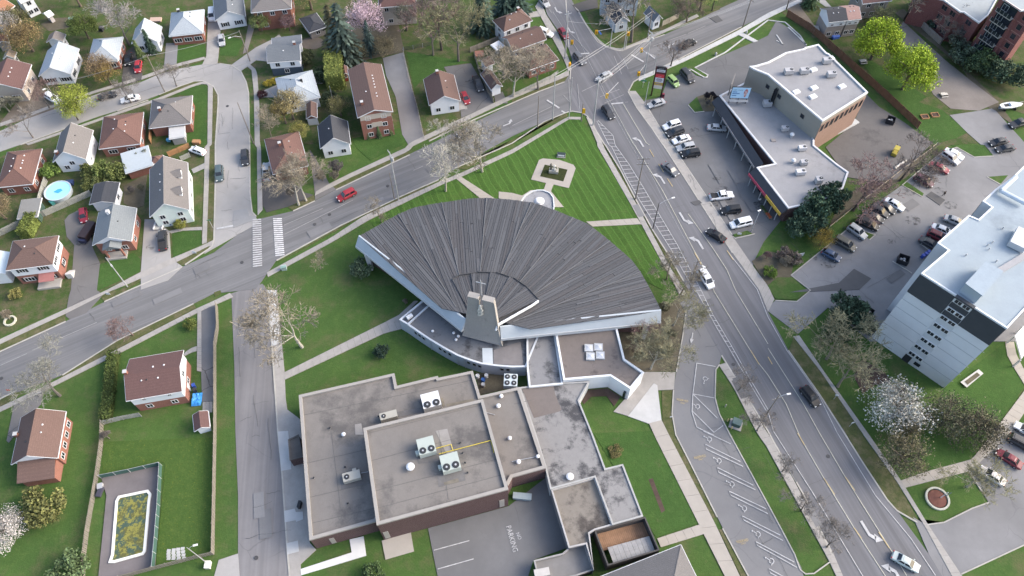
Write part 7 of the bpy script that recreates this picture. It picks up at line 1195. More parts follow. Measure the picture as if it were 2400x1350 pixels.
for i, a in enumerate((('a1:760,1050', 9, 5.6, 'rounded yellow-green street tree hanging over the curved street', YG, 0, True), ('a1:730,1120', 6, 3.0, 'lower yellow-green street tree beneath the larger one', YG, 1, True), ('a1:985,745', 8.5, 4.4, 'bronze-leaved tree in front of the hidden brick bungalow, left', (.21, .155, .09), 2, True), ('a1:1040,790', 7, 3.6, 'bronze-leaved tree in front of the hidden brick bungalow, right', (.22, .165, .06), 0, True), ('f1:560,860', 11, 6.2, 'olive-brown leafing tree above the white shed garden', OLB, 1, True), ('f1:400,560', 9, 4.4, 'olive tree behind the white blossoming tree', OLV, 0, True), ('f1:250,640', 9, 4.4, 'white blossoming tree in the top left garden', (.42, .40, .38), 2, True), ('f1:1480,640', 8, 4.3, 'dense round green tree in the back garden', (.115, .155, .045), 1, False),
    ('f2:1560,560', 13, 6.4, 'big pink magnolia in full blossom beside the spruce', (.52, .40, .445), 0, True), ('f5:1470,930', 12.5, 7.0, 'bright lime-green tree in the garden behind the tall block, upper left', YGB, 1, False), ('f5:1960,1400', 13, 7.2, 'bright lime-green tree in the garden behind the tall block, lower right', YGB, 2, False), ('f5:1560,430', 7, 4.2, 'grey-green tree beside the semi-detached houses', (.16, .17, .085), 0, True), ('b1:350,1110', 10, 4.6, 'weeping tree with pale yellow twigs by the shining pale roof', (.26, .22, .11), 1, True), ('b1:280,1150', 8, 3.6, 'golden brush tree left of the weeping tree', (.23, .18, .06), 2, True), ('b1:795,1080', 6.5, 3.4, 'yellowish budding tree beside the walk-up apartments', (.22, .20, .085), 0, True), ('b1:420,1290', 5.5, 3.0, 'yellow-green bush tree behind the low brown bungalow', (.24, .23, .07), 1, True),
    ('f1:1350,110', 11, 5, 'misty brown budding tree at the top behind the gardens', (.20, .17, .135), 2, True), ('b1:520,90', 12, 6, 'golden brown budding tree at the top edge beside the dark garage', (.20, .16, .08), 1, True), ('d3:1150,1190', 10.5, 7.4, 'white blossoming tree in front of the tower wall', (.40, .395, .355), 0, True), ('d3:1600,1260', 9, 6.0, 'dark olive tree right of the white blossoming tree', (.12, .12, .075), 1, True), ('d4:1190,300', 8.5, 5.6, 'olive budding tree between avenue pavement and tower lawn', (.155, .14, .085), 2, True), ('d3:1890,1350', 8, 6.0, 'spreading brown-green tree over the lawn path', (.125, .115, .075), 0, True), ('a4:100,960', 6.5, 4.4, 'white blossoming tree at the lower left edge', (.40, .38, .36), 1, True),
    ('a2:60,690', 8, 4.2, 'bronze-olive tree at the left edge by the plank fence', (.19, .15, .09), 2, True), ('d3:1240,1330', 6, 3.4, 'small olive tree under the white blossoming tree', (.16, .145, .085), 1, True), ('d2:480,930', 5.5, 3.1, 'golden yellow bush tree beside the pine', (.27, .20, .05), 0, True), ('f4:2000,160', 9, 4.6, 'yellow-green leafing tree at the top edge by the main road', (.24, .27, .09), 1, True), ('f2:470,420', 5.5, 2.8, 'purple-twigged small tree in front of the brick house', (.17, .11, .115), 2, True), ('f2:90,430', 6, 3.0, 'green round tree left of the brick house porch', (.13, .165, .06), 0, False), ('f2:2080,420', 9, 3.8, 'grey-green tree against the cream house', (.20, .20, .15), 1, True), ('b1:1200,500', 6, 4.0, 'brown tangled thicket tree behind the walk-up apartments', (.19, .165, .10), 2, True), ('b1:960,540', 6, 3.4, 'dull green thicket tree by the rear of the walk-up apartments', (.14, .13, .08), 0, True))): leafy(a[0], a[1], a[2], a[3], a[4], a[5], a[6], name='blossom_tree' if 'bloss' in a[3] else 'tree')
for a in (('b1:850,560', 19, 'tall blue-green spruce left of the pink magnolia', (.060, .085, .070), 0, 1.0), ('b1:760,520', 17, 'olive-brown spruce behind the blue-green one', (.095, .088, .05), 1, .8), ('b1:1070,490', 11, 'small blue spruce right under the pink magnolia', (.060, .09, .08), 1, .8), ('f3:1010,420', 15, 'dark spruce left of the white house with three roof vents', (.048, .078, .058), 0, 1.0), ('f3:1310,200', 12, 'dark spruce behind the white house, left of pair', (.048, .080, .065), 1, 1.1), ('f3:1500,175', 12, 'dark spruce behind the white house, right of pair', (.046, .078, .060), 0, 1.2), ('f5:510,90', 9, 'dark green conifer at the top edge by the dirt drive', (.05, .085, .04), 1, 1.1)): conifer(*a)
for a in (('a1:1330,560', 7.0, 'dark column cedar at the front of the steep-roofed white house, left', (.085, .115, .045)), ('a1:1430,490', 8.0, 'dark column cedar at the front of the steep-roofed white house, right', (.045, .075, .05)), ('b1:1050,1290', 3.5, 'slim green column shrub before the walk-up, leftmost', (.08, .12, .05)), ('b1:1150,1280', 4.2, 'slim green column shrub before the walk-up, middle', (.07, .11, .05)), ('b1:1260,1250', 4.0, 'slim green column shrub before the walk-up, rightmost', (.08, .12, .05))): conifer(a[0], a[1], a[2], a[3], column=True, wide=1.1, group='column shrubs', name='column_shrub')
DKG, MIDG = (.055, .085, .045), (.10, .14, .05)
for i, a in enumerate((('b2:985,1165', 3.0, 'round clipped dark green bush at the left tip of the fan roof', (.095, .135, .08), 1), ('b3:1170,575', 1.8, 'small spiky dark shrub on the lawn in front of the curved wing', (.035, .06, .045), 1), ('a3:1765,320', 1.6, 'low yellow-green ball shrub beside the cracked driveway', (.13, .16, .045), .9), ('a4:420,700', 4.8, 'large round olive-yellow bush below the lean-to house', (.145, .15, .055), .8), ('a4:640,1290', 3.6, 'grey-green leafy bush at the bottom edge beside the picket fence', (.10, .145, .065), .8), ('a2:480,250', 2.6, 'fresh green bush beside the brick bungalow with vents', (.135, .20, .05), 1.1), ('a2:860,260', 2.8, 'green bush in the garden row, left one', (.125, .145, .05), 1.1), ('a2:975,265', 3.0, 'green bush in the garden row, centre one', (.12, .155, .05), 1.1), ('a2:1095,270', 3.0, 'green bush in the garden row, right one', (.125, .15, .05), 1.1), ('a2:830,370', 2.4, 'green bush in front of the garden row, left', (.12, .14, .05), 1), ('a2:950,370', 2.4, 'green bush in front of the garden row, right', (.11, .13, .05), 1), ('a2:1345,130', 2.0, 'olive bush beside the dark red gazebo', (.15, .15, .07), 1.2), ('a2:1680,740', 1.8, 'yellow-green bush in front of the pale green gable', (.19, .20, .05), 1),
    ('b1:60,885', 1.5, 'dark purple ball shrub on the side street verge', (.045, .02, .025), 1), ('b1:110,775', 1.4, 'yellow flowering shrub on the corner lawn, left', (.30, .25, .04), .7), ('b1:165,755', 1.4, 'yellow flowering shrub on the corner lawn, right', (.30, .25, .04), .7), ('b4:1095,1330', 2.2, 'dark green shrub at the bottom edge by the school pad', (.07, .11, .045), .9), ('d2:620,520', 3.6, 'pine mound by the brick plaza wall, upper', (.075, .115, .075), 1.4), ('d2:520,560', 4.0, 'pine mound by the brick plaza wall, second', (.07, .11, .07), 1.5), ('d2:430,640', 4.2, 'pine mound by the brick plaza wall, middle', (.07, .115, .07), 1.5), ('d2:350,720', 3.8, 'pine mound by the brick plaza wall, fourth', (.075, .115, .075), 1.3), ('d2:270,800', 3.4, 'pine mound by the brick plaza wall, lowest', (.07, .11, .068), 1.2), ('d2:420,800', 3.4, 'pine mound beside the golden yellow bush tree', (.07, .105, .065), 1.2), ('d2:15,1185', 1.8, 'bright green low shrub in the bed below the plaza', (.13, .20, .04), .8),
    ('d3:680,190', 4.2, 'dark evergreen thicket left of the tower, upper', (.062, .095, .06), 1.1), ('d3:800,240', 3.8, 'dark evergreen thicket left of the tower, right', (.065, .10, .06), 1), ('d3:640,400', 3.2, 'dark evergreen thicket left of the tower, lower', (.05, .075, .042), 1), ('d3:900,330', 3.0, 'grey-green thicket against the white tower wall', (.085, .1, .06), 1), ('e8:1150,900', 4.0, 'dark shrub below the red brick balconies, leftmost', (.08, .11, .075), 1), ('e8:1330,1000', 4.4, 'dark shrub below the red brick balconies, second', (.06, .095, .05), 1), ('e8:1500,1000', 4.8, 'fresh green shrub below the red brick balconies', (.09, .135, .06), 1.1), ('e8:1700,1130', 4.4, 'dark shrub below the red brick balconies, fourth', (.075, .11, .065), 1), ('e8:1900,1230', 4.4, 'dark shrub below the red brick balconies, rightmost', (.07, .105, .065), 1), ('e8:1120,690', 3.6, 'pale grey-green shrub below the red brick wall', (.14, .15, .11), 1), ('e8:1420,500', 4.5, 'olive shrub tree between the brick wings', (.17, .155, .08), 1.3), ('e8:620,270', 3.5, 'dark evergreen shrub by the low brick wing, left', (.04, .065, .05), 1.2), ('e8:760,420', 3.2, 'dark evergreen shrub by the low brick wing, right', (.045, .07, .05), 1), ('b1:620,700', 3.0, 'dark green shrub on the shady lawn by the pale roof', (.06, .085, .045), .8), ('b1:700,920', 3.2, 'dark shrub bed below the clipped hedge', (.055, .075, .04), .6), ('b1:470,560', 2.6, 'narrow mixed shrub beside the blue-grey roof', (.11, .12, .06), 1.3), ('a3:150,40', 1.6, 'yellow shrub in front of the pale metal roof house', (.2, .19, .07), .9), ('c4:960,180', 1.6, 'dry olive patch shrub on the lawn beside the stained link roof', (.13, .12, .05), .35), ('d2:150,1010', 2.2, 'brown budding shrub in the bed below the plaza, left', (.16, .13, .11), .8), ('d2:240,1060', 2.0, 'brown budding shrub in the bed below the plaza, right', (.17, .14, .115), .8))): bush(a[0], a[1], a[2], a[3], i, a[4])
for a in (('b2:620,330', 4.0, 'grey bare bush in front of the charcoal-roofed house', TANB, 1.2), ('b2:760,250', 4.5, 'wide grey bare bush beside the charcoal-roofed house', GREYB, 1.3), ('b2:740,320', 3.2, 'low bare bush at the pavement beside the charcoal-roofed house', TANB, 1.2), ('b2:330,480', 3.5, 'tangled bare shrub at the dark corner lot', GREYB, 1.2), ('d2:150,1120', 3.2, 'tangled bare shrub in the bed below the plaza', TANB, 1.4), ('d2:-20,1060', 2.6, 'pinkish bare shrub in the bed beside the avenue', REDB_, 1.3), ('c1:1800,930', 3.0, 'black-stemmed bare shrub in the plaza island, left', (.06, .05, .055), 1.0), ('c1:1850,930', 3.2, 'black-stemmed bare shrub in the plaza island, middle', (.05, .045, .055), 1.0), ('c1:1890,960', 3.0, 'black-stemmed bare shrub in the plaza island, right', (.06, .05, .05), 1.0), ('c1:1820,990', 2.4, 'grey bare shrub at the front of the plaza island', GREYB, 1.0), ('a3:90,270', 3.4, 'bare shrub in the stone ring at the left edge', TANB, 1.2), ('a4:1020,70', 3.2, 'bare shrub at the picket fence corner of the pool garden', GREYB, 1.0), ('a1:90,1040', 5.5, 'grey tangled shrub at the left edge of the curved street, upper', (.2, .2, .16), 1.3), ('a1:190,1010', 4.5, 'grey tangled shrub at the left edge of the curved street, right', (.2, .2, .15), 1.3), ('c3:1130,560', 3.0, 'pinkish shrub against the church brick wall', REDB_, 1.2), ('c3:1180,650', 3.0, 'olive shrub by the corner of the square church block', OLIVEB, 1.3), ('c3:1420,600', 3.5, 'olive shrub in the middle of the bed by the church drive', OLIVEB, 1.3), ('c3:1400,190', 3.4, 'olive shrub under the right tip of the fan roof', OLIVEB, 1.3), ('c3:1460,450', 3.4, 'olive shrub on the church drive side of the bed', OLIVEB, 1.3), ('a2:1240,440', 2.4, 'bare brush around the round garden clearing', GREYB, 1.2), ('a2:1330,420', 2.4, 'bare brush beside the large white gabled house', OLIVEB, 1.2), ('b3:1390,130', 2.0, 'small bare shrub by the brick wall at the path end', TANB, 1.1)): shrubb(*a)
# clipped hedges
def hedge(label, s, w_, h, col, n=1500):
    a, b = pts(s); d = b - a; L = d.length; mb = hedge_mesh(hash(s) % 999 if False else len(label), n, .16, (L, w_, h), .1); o = mb.obj('hedge', LEAF); o.location = (a + b) / 2; o.rotation_euler = (0, 0, math.atan2(d.y, d.x)); o.color = (*col, 1); return tag(o, label, 'hedge')
hedge('tall clipped yellow-green hedge beside the red shed', 'b1:735,600 755,850', 4.6, 5.0, (.17, .20, .055), 2600); hedge('long clipped green hedge between the two lower-left houses', 'a3:1075,590 1000,1240', 2.0, 1.6, (.085, .115, .035), 2200); hedge('dark yellow-green cedar hedge by the driveway fence', 'a2:345,700 255,880', 2.6, 3.0, (.115, .145, .04), 1500)
# ================================================================== STREET FURNITURE
def pole(label, base, top, r=.16, m=None, arms=(), kind='utility', name='utility_pole', cat='pole', group='utility poles', light=None, transformer=0, signals=()):
    b, t = px(base)[0], px(top)[0]; h = up_z(b, t); p = P(*b); o = thing(name, label, cat, p, group); m = m or POLE_W
    MB().tube(p, p + Vector((0, 0, h)), r, r * .6, 8).obj('pole', m, o)
    for dz, L, dr in arms:
        a = MB().box(p + Vector((0, 0, h - dz)) + Vector((dr[0], dr[1], 0)).normalized().orthogonal() * .0, (L, .12, .14), Vector((dr[0], dr[1], 0))).obj('crossarm', m, o); mb = MB()
        for k in (-.45, -.2, .2, .45): q = p + Vector((0, 0, h - dz + .1)) + Vector((dr[0], dr[1], 0)).normalized() * (L * k); mb.tube(q, q + Vector((0, 0, .22)), .06, n=5)
        mb.obj('insulators', METAL, a)
    if transformer: MB().tube(p + Vector((.4, -.2, h - 2.6)), p + Vector((.4, -.2, h - 1.5)), .28, n=10).obj('transformer_can', METAL, o)
    if light:
        zl_ = h * light[1]; e = P(*px(light[0])[0], zl_ + .5); s0_ = p + Vector((0, 0, zl_ - .3)); L = (e - s0_); am = MB().tube(s0_, s0_ + L * .55 + Vector((0, 0, .35)), .05, n=5).tube(s0_ + L * .55 + Vector((0, 0, .35)), e, .045, n=5).obj('lamp_arm', METAL, o); MB().box(e + L.normalized() * .25, (.75, .3, .16), (L.x, L.y, .01)).obj('lamp_head', M((.6, .6, .58), .05, 2, .4, 'lamp_housing'), am)
    return o, p, h
mA = ang_of('00:250,700 1000,400'); am_ = (math.sin(mA), -math.cos(mA)); ae_ = (-math.sin(A_EAST), math.cos(A_EAST)); TOPS = {}
YEL = M((.62, .36, .02), .08, 2, .5, 'signal_yellow')
def rec(k, r): TOPS[k] = (r[1], r[2]); return r
rec('A', pole('grey pole with transformer can beside the main road above the fan roof', 'b2:1327,512', 'b2:1245,65', .17, METAL, [(.5, 2.2, am_)], transformer=1)); rec('A2', pole('short brown post right beside the grey transformer pole', 'b2:1288,500', 'b2:1228,258', .12))
rec('B', pole('timber pole with two crossarms by the hatched strip of the avenue', 'c2:1148,505', 'c2:1220,120', .17, None, [(.3, 2.8, (1, .05)), (2.0, 2.6, (1, .05))])); pole('dark lamp pole on the avenue verge with arm over the road, upper', 'c2:1310,780', 'c2:1362,535', .13, DARKM, light=('c2:1490,495', .97), name='street_lamp', cat='street lamp', group='street lamps'); rec('D', pole('dark lamp pole on the avenue verge near the white minivan', 'c2:1665,1270', 'c2:1735,1075', .15, None, [(.4, 1.6, ae_)], light=('c2:1775,1130', .8), name='street_lamp', cat='street lamp', group='street lamps'))
pole('grey lamp post on the small island by the white minivan', 'c2:2225,805', 'c2:2300,620', .11, METAL, light=('c2:2300,615', .97), name='street_lamp', cat='street lamp', group='street lamps')
rec('T', pole('very tall pale pole at the north-west corner of the junction', 'c1:492,545', 'c1:528,105', .2, METAL, [(.8, 1.8, ae_)])); rec('S1', pole('tall grey pole on the verge before the junction, second from left', 'c1:378,1115', 'c1:405,685', .15, METAL)); rec('S0', pole('grey pole on the verge before the junction, leftmost', 'c1:237,1188', 'c1:250,890', .15)); rec('S3', pole('tall pole with signal arm at the near corner of the junction', 'c1:755,1168', 'c1:800,725', .18, METAL, [(.5, 2.0, ae_)])); rec('S2', pole('slim pale pole near the tip of the church lawn', 'c1:530,1105', 'c1:543,720', .11, METAL)); rec('S4', pole('short brown signal pole at the tip of the church lawn', 'c1:645,1130', 'c1:660,960', .15))
rec('J', pole('large grey pole crowded with crossarms at the plaza corner of the junction', 'c1:1230,692', 'c1:1290,300', .2, METAL, [(.4, 2.6, am_), (1.4, 2.6, am_), (2.6, 2.2, ae_)], transformer=1)); pole('slim grey lamp pole by the plaza corner pavement', 'c1:1315,692', 'c1:1337,520', .09, METAL, light=('c1:1270,500', .96), name='street_lamp', cat='street lamp', group='street lamps'); rec('K', pole('grey signal pole with blue street sign on the far grass corner', 'c1:912,442', 'c1:932,215', .14, METAL)); rec('L', pole('paired grey pole on the far kerb beside the old bare tree', 'c1:1040,462', 'c1:1062,230', .13, METAL)); pole('thin second pole of the far kerb pair', 'c1:1056,455', 'c1:1078,250', .1, METAL); rec('M', pole('dark timber pole behind the far kerb beside the old bare tree', 'c1:1260,362', 'c1:1332,95', .2, None, [(.4, 2.4, am_)])); rec('N', pole('dark timber pole on the white pavement at the top', 'c1:2150,245', 'c1:2225,-20', .2, None, [(.5, 2.4, am_)]))
rec('W1', pole('timber pole with street lamp on the front lawn of the slate-roofed cottage', 'a1:2328,572', 'a1:2228,280', .16, None, light=('a1:2145,350', .82))); rec('W2', pole('timber pole on the inner verge of the curved street', 'a1:1535,858', 'a1:1382,500', .16, None, [(.4, 2.0, (1, .3))])); rec('W3', pole('timber pole beside the yellow-green street tree', 'a1:582,1018', 'a1:440,780', .16, None, light=('a1:420,832', .8))); rec('W4', pole('timber pole on the right verge of the curved street', 'a2:2360,-15', 'a1:2215,950', .16)); pole('pale lamp pole on the verge in front of the slate-roofed bungalow', 'a2:1190,1322', 'a2:985,1045', .12, METAL, light=('a2:1045,1130', .6), name='street_lamp', cat='street lamp', group='street lamps')
rec('E', pole('dark pole with two lamp arms on the right of the avenue', 'd3:-55,1215', 'd3:70,960', .16, None, [(1.2, 2.0, ae_)], light=('d3:180,970', .95))); pole('slim pale pole on the shady lawn beside the walk-up', 'b1:725,965', 'b1:686,800', .08, METAL, group=None); pole('pale lamp pole in the plaza corner grass below the pylon sign', 'c1:1235,972', 'c1:1268,760', .11, METAL, group=None); o, p, h = pole('leaning-looking pale lamp post at the bottom corner of the pool garden', 'a4:1935,1235', 'a4:1745,1078', .1, METAL, light=('a4:1808,1068', .95), name='street_lamp', cat='street lamp', group='street lamps')
# traffic signals
def signal(label, s, z, rz=0.0, armfrom=None):
    c = P(*px(s)[0], z); o = thing('traffic_signal', label, 'traffic signal', (c.x, c.y, z - .6), 'yellow traffic signals', rz, local=True)
    MB().box((0, 0, .6), (.42, .35, 1.2)).obj('signal_housing', YEL, o); MB().box((0, .2, .6), (.75, .05, 1.5)).obj('backplate', YEL, o)
    for k, cl in enumerate(((.3, .02, .02), (.3, .18, .02), (.02, .2, .06))): MB().tube((0, -.18, 1.0 - .4 * k), (0, -.24, 1.0 - .4 * k), .14, n=8).obj('signal_lens', M(cl, .1, 3, .3, 'lens_%d' % k), o)
    if armfrom:
        a = armfrom; MB().tube(Vector((a.x - c.x, a.y - c.y, .9)), (0, 0, 1.1), .06, .04, 5).obj('mast_arm', METAL, o)
    return o
PT = lambda k: TOPS[k][0]
signal('yellow signal on the arm with the blue street sign at the far grass corner', 'c1:785,305', 6.0, 0, PT('K')); signal('yellow signal hanging by the pair of far kerb poles', 'c1:1082,318', 5.8, 0, PT('L')); signal('yellow signal near the very tall pale pole', 'c1:558,398', 6.0, 0, PT('T')); signal('yellow signal over the main road beside the crowded pole', 'c1:1205,470', 6.2, 0, PT('J')); signal('yellow signal low at the plaza corner pavement', 'c1:1180,690', 3.2, 0, PT('J')); signal('signal seen from behind over the near end of the avenue', 'c1:882,890', 5.8, PI, PT('S3')); signal('signal on the left side of the junction beside the corner house lawn', 'c1:540,605', 3.0, .8); signal('signal hung on the short brown pole at the tip of the church lawn', 'c1:668,1030', 3.6, PI, PT('S4'))
a = PT('K'); e = P(*px('c1:820,305')[0], 6.2); tag(MB().box(Vector((e.x, e.y, 6.2)), (1.6, .06, .35), (a - e)).obj('street_sign', M((.04, .12, .40), .05, 1, .5, 'sign_blue')), 'blue street name sign on the signal arm at the far grass corner', 'street sign')
# overhead wires
WIRE = M((.30, .31, .32), .1, 1, .5, 'wire')
def wire(label, a, b, sag=.6, r=.038, n=8):
    mb = MB(); ps = [a.lerp(b, i / n) - Vector((0, 0, sag * 4 * (i / n) * (1 - i / n))) for i in range(n + 1)]
    for p, q in zip(ps, ps[1:]): mb.tube(p, q, r, n=3, cap=False)
    return tag(mb.obj('overhead_wire', WIRE), label, 'wire', 'overhead wires')
tp_ = lambda k, dz=0.0, dx=0.0, dy=0.0: TOPS[k][0] + Vector((dx, dy, TOPS[k][1] - dz))
for i in range(4): wire(('topmost', 'second', 'third', 'lowest')[i] + ' overhead wire fanning from the crowded pole across the junction to the near corner pole', tp_('J', .3 + i * .5, (i % 2) * .8), tp_('S3', .3 + i * .45, (i % 2) * .8), .7)
for i in range(3): wire(('topmost', 'second', 'third', 'lowest')[i] + ' overhead wire from the crowded pole up along the main road to the top', tp_('J', .3 + i * .4, -.4 * i), tp_('N', .4 + .4 * i), .8)
for i in range(2): wire(('topmost', 'second', 'third', 'lowest')[i] + ' overhead wire from the dark far kerb pole over the junction towards the lower left', tp_('M', .4 + i), tp_('S1', .3 + i * .8), .9)
wire('overhead wire between the near corner pole and the crossarm pole by the avenue', tp_('S3', .5), tp_('B', .3), .6); wire('lower overhead wire between the near corner pole and the crossarm pole', tp_('S3', 1.5), tp_('B', 2), .6); wire('overhead wire from the crossarm pole to the lamp pole by the white minivan', tp_('B', .4), tp_('D', .4), .6); wire('overhead wire from the very tall pale pole to the near corner pole', tp_('T', .5), tp_('S3', .8), .7); wire('overhead wire from the very tall pale pole to the far grass corner signal', tp_('T', 3), tp_('K', .2), .3); wire('overhead wire between curved street poles past the red car', tp_('W2', .4), tp_('W1', .4), .7); wire('overhead wire between the street pole and the yellow-green tree pole', tp_('W2', .4), tp_('W3', .4), .7)
# ---- small things
def solid(name, label, cat, mb, m, group=None): return tag(mb.obj(name, m), label, cat, group)
GTX = M((.20, .30, .27), .1, 1, .6, 'utility_green')
p = pts('b2:265,1155')[0]; o = thing('utility_box', 'pale green utility box at the lawn corner by the crosswalk', 'utility box', p, local=True, rz=.2); MB().box((0, 0, .55), (1.1, .8, 1.1)).obj('cabinet', M((.34, .42, .39), .08, 1, .6, 'pale_green_enamel'), o); MB().box((0, -.2, 1.15), (1.2, .6, .12)).obj('lid', GTX, o)
p = pts('c3:2080,1255')[0]; o = thing('utility_box', 'dark green transformer box on a concrete pad beside the avenue pavement', 'utility box', p, local=True, rz=-.4); MB().box((0, 0, .1), (2.4, 2.0, .2)).obj('pad', CONC, o); MB().box((0, .1, .8), (1.6, 1.3, 1.2)).obj('cabinet', M((.05, .085, .075), .1, 1, .6, 'dark_green_enamel'), o); MB().box((0, .1, 1.45), (1.7, 1.4, .1)).obj('lid', M((.10, .15, .14), .1, 1, .6, 'lid_green'), o)
for i, s in enumerate(('c3:2003,1220', 'c3:2040,1290', 'c3:1983,1085')): p = pts(s)[0]; solid('bollard', 'yellow bollard beside the dark green transformer box, %s' % ('upper', 'lower', 'farther up the grass')[i], 'bollard', MB().lathe([(.12, 0), (.12, 1.0), (.06, 1.08)], p, 8), PAINT_Y if i < 2 else KERB, 'bollards by the transformer box')
# nativity group in the lawn bed
p = pts('e5:940,620')[0]; o = thing('monument', 'pale stone monument with standing figures in the sunken lawn bed', 'monument', p, local=True, rz=-.15); MB().box((0, 0, .5), (2.2, 1.2, 1.0)).obj('plinth', M((.36, .35, .31), .12, 1, .8, 'pale_stone'), o)
def figure(c, h, m, nm='statue_figure'): return MB().lathe([(.24 * h / 1.7, 0), (.2 * h / 1.7, .4 * h), (.26 * h / 1.7, .75 * h), (.1, .82 * h), (.13, .9 * h), (.08, h)], c, 9).obj(nm, m, o)
figure((-.7, .1, 1.0), 2.0, M((.10, .095, .08), .15, 2, .6, 'bronze')); figure((.1, .2, 1.0), 1.5, M((.62, .6, .55), .08, 2, .6, 'white_stone')); figure((.7, 0, 1.0), 1.2, M((.30, .28, .22), .12, 2, .6, 'grey_stone')); MB().box((.35, -.2, 1.2), (.7, .5, .35)).obj('statue_base', M((.5, .48, .42), .1, 2, .7, 'stone'), o)
z_ = .2; sheet('sunken_bed', 'e5:742,440 1255,555 1160,820 635,705', grass_mat('sunken_bed', (.035, .045, .018), (.05, .06, .022), brown=.2), 6)
p = pts('e5:1110,255')[0]; o = thing('stone_sign', 'low dark lettered stone sign on the striped church lawn', 'sign', p, local=True, rz=-.12); MB().box((0, 0, .15), (2.1, 1.3, .3)).obj('base', CONC, o); MB().hexa([(-1, -.5, .3), (1, -.5, .3), (1, .45, .3), (-1, .45, .3)], [(-1, -.42, .4), (1, -.42, .4), (1, .45, .95), (-1, .45, .95)]).obj('plaque', M((.045, .06, .06), .1, 2, .4, 'dark_plaque'), o); MB().hexa([(-.8, -.4, .42), (.8, -.4, .42), (.8, -.1, .6), (-.8, -.1, .6)], [(-.8, -.42, .45), (.8, -.42, .45), (.8, -.12, .64), (-.8, -.12, .64)]).obj('inscription', M((.3, .33, .33), .2, 3, .5, 'engraving'), o)
# round above-ground pool
p = pts('a2:560,455')[0]; o = thing('round_pool', 'round above-ground pool with pale blue cover and white rim', 'pool', p, local=True); MB().lathe([(2.9, 0), (3.0, 1.2), (3.1, 1.25), (2.85, 1.25), (2.8, 1.0)], n=28).obj('pool_wall', M((.42, .47, .50), .08, .6, .6, 'pale_liner'), o)
mb = MB().lathe([(2.85, 1.12), (2.0, 1.1), (1.0, 1.04)], n=24); mb.obj('pool_cover', M((.30, .62, .80), .08, .5, .4, 'pale_blue_vinyl'), o); MB().add([(-.9, -.3, 1.13), (.3, -.7, 1.13), (1.1, .1, 1.13), (.5, .7, 1.13), (-.2, .5, 1.13)], [(0, 1, 2, 3, 4)]).obj('water', M((.06, .33, .62), .1, .5, .15, 'blue_water'), o); solid('steps', 'teal pool steps leaning below the round pool', 'steps', MB().box(pts('a2:485,535', .5)[0], (.8, 1.0, 1.0), (.6, .8, 0)), M((.05, .20, .20), .1, 1, .6, 'teal_plastic'))
# derelict in-ground pool
z0 = .42; ring = px('a4:1100,606 1376,548 1405,585 1395,640 1352,1120 1330,1150 1060,1225 1010,1225 1035,1150 1075,650'); rg_ = [P(a, b, z0) for a, b in ring]; rg_ = [Vector((q.x, q.y, 0)) for q in rg_]; PL = thing('derelict_pool', 'derelict rectangular pool of green algae water with white coping', 'pool', pts('a4:1200,880')[0])
out, inn = inset(rg_, -.05), inset(rg_, .42); mb = MB(); n = len(rg_)
for i in range(n): j = (i + 1) % n; mb.hexa([Vector((q.x, q.y, 0)) for q in (out[i], out[j], inn[j], inn[i])], [Vector((q.x, q.y, z0)) for q in (out[i], out[j], inn[j], inn[i])])
mb.obj('coping', M((.66, .65, .60), .08, .8, .7, 'white_coping_stone'), PL)
WM, wt_, wb_ = _new('algae_water'); v_ = coord(wt_); f1 = noise_f(wt_, v_, .42, 5, .62, .47, .53); f2 = noise_f(wt_, v_, 1.6, 4, .7, .5, .56); o_ = mix(wt_, f1, (.055, .085, .062), (.10, .10, .035)); o_ = mix(wt_, f2, o_, (.21, .20, .05)); wt_.links.new(o_, wb_.inputs['Base Color']); wb_.inputs['Roughness'].default_value = .25
MB().prism(inset(rg_, .40), .02, .30).obj('water', WM, PL)
for i in range(16):
    c = pts('a4:1550,1105 1720,1075 1735,1200 1545,1200', .1); u, v = (i % 4 + .5) / 4, (i // 4 + .5) / 4; q = c[0].lerp(c[1], u).lerp(c[3].lerp(c[2], u), v); solid('stepping_stone', 'square pale stepping stone, %s row, %s in the row, of the pool garden grid' % (('far', 'second', 'third', 'near')[i // 4], ('leftmost', 'second', 'third', 'rightmost')[i % 4]), 'paving stone', MB().box(Vector((q.x + R.uniform(-.05, .05), q.y, .06)), (.66, .5, .12), (1, R.uniform(-.08, .08), 0)), CONC_W, 'stepping stone grid')
# lots of yard things
def bins(label, s, m, n=1, d=(.6, .65, 1.1), grp=None):
    for i in range(n):
        q = pts(s)[0] + Vector((.75 * i, .5 * i, 0)); o = thing('wheelie_bin', label if n == 1 else label + (', first', ', second', ', third')[i], 'bin', q, grp, .5, local=True); MB().hexa([(-d[0] * .42, -d[1] * .42, .05), (d[0] * .42, -d[1] * .42, .05), (d[0] * .42, d[1] * .42, .05), (-d[0] * .42, d[1] * .42, .05)], [(-d[0] / 2, -d[1] / 2, d[2]), (d[0] / 2, -d[1] / 2, d[2]), (d[0] / 2, d[1] / 2, d[2]), (-d[0] / 2, d[1] / 2, d[2])]).obj('bin_body', m, o); MB().box((0, 0, d[2] + .05), (d[0] * 1.06, d[1] * 1.06, .1)).obj('lid', m, o); MB().tube((-d[0] * .4, d[1] * .5, .12), (d[0] * .4, d[1] * .5, .12), .12, n=7).obj('wheels', TYRE, o)
BLU = M((.03, .07, .33), .1, 1, .5, 'blue_plastic'); bins('blue recycling bin beside the tower corner', 'd2:1430,1050', BLU, 3, grp='blue bins by the tower'); bins('blue bin beside the plain brown-roofed house', 'a3:1815,905', BLU); bins('black bin beside the plain brown-roofed house', 'a3:1825,945', DARKM)
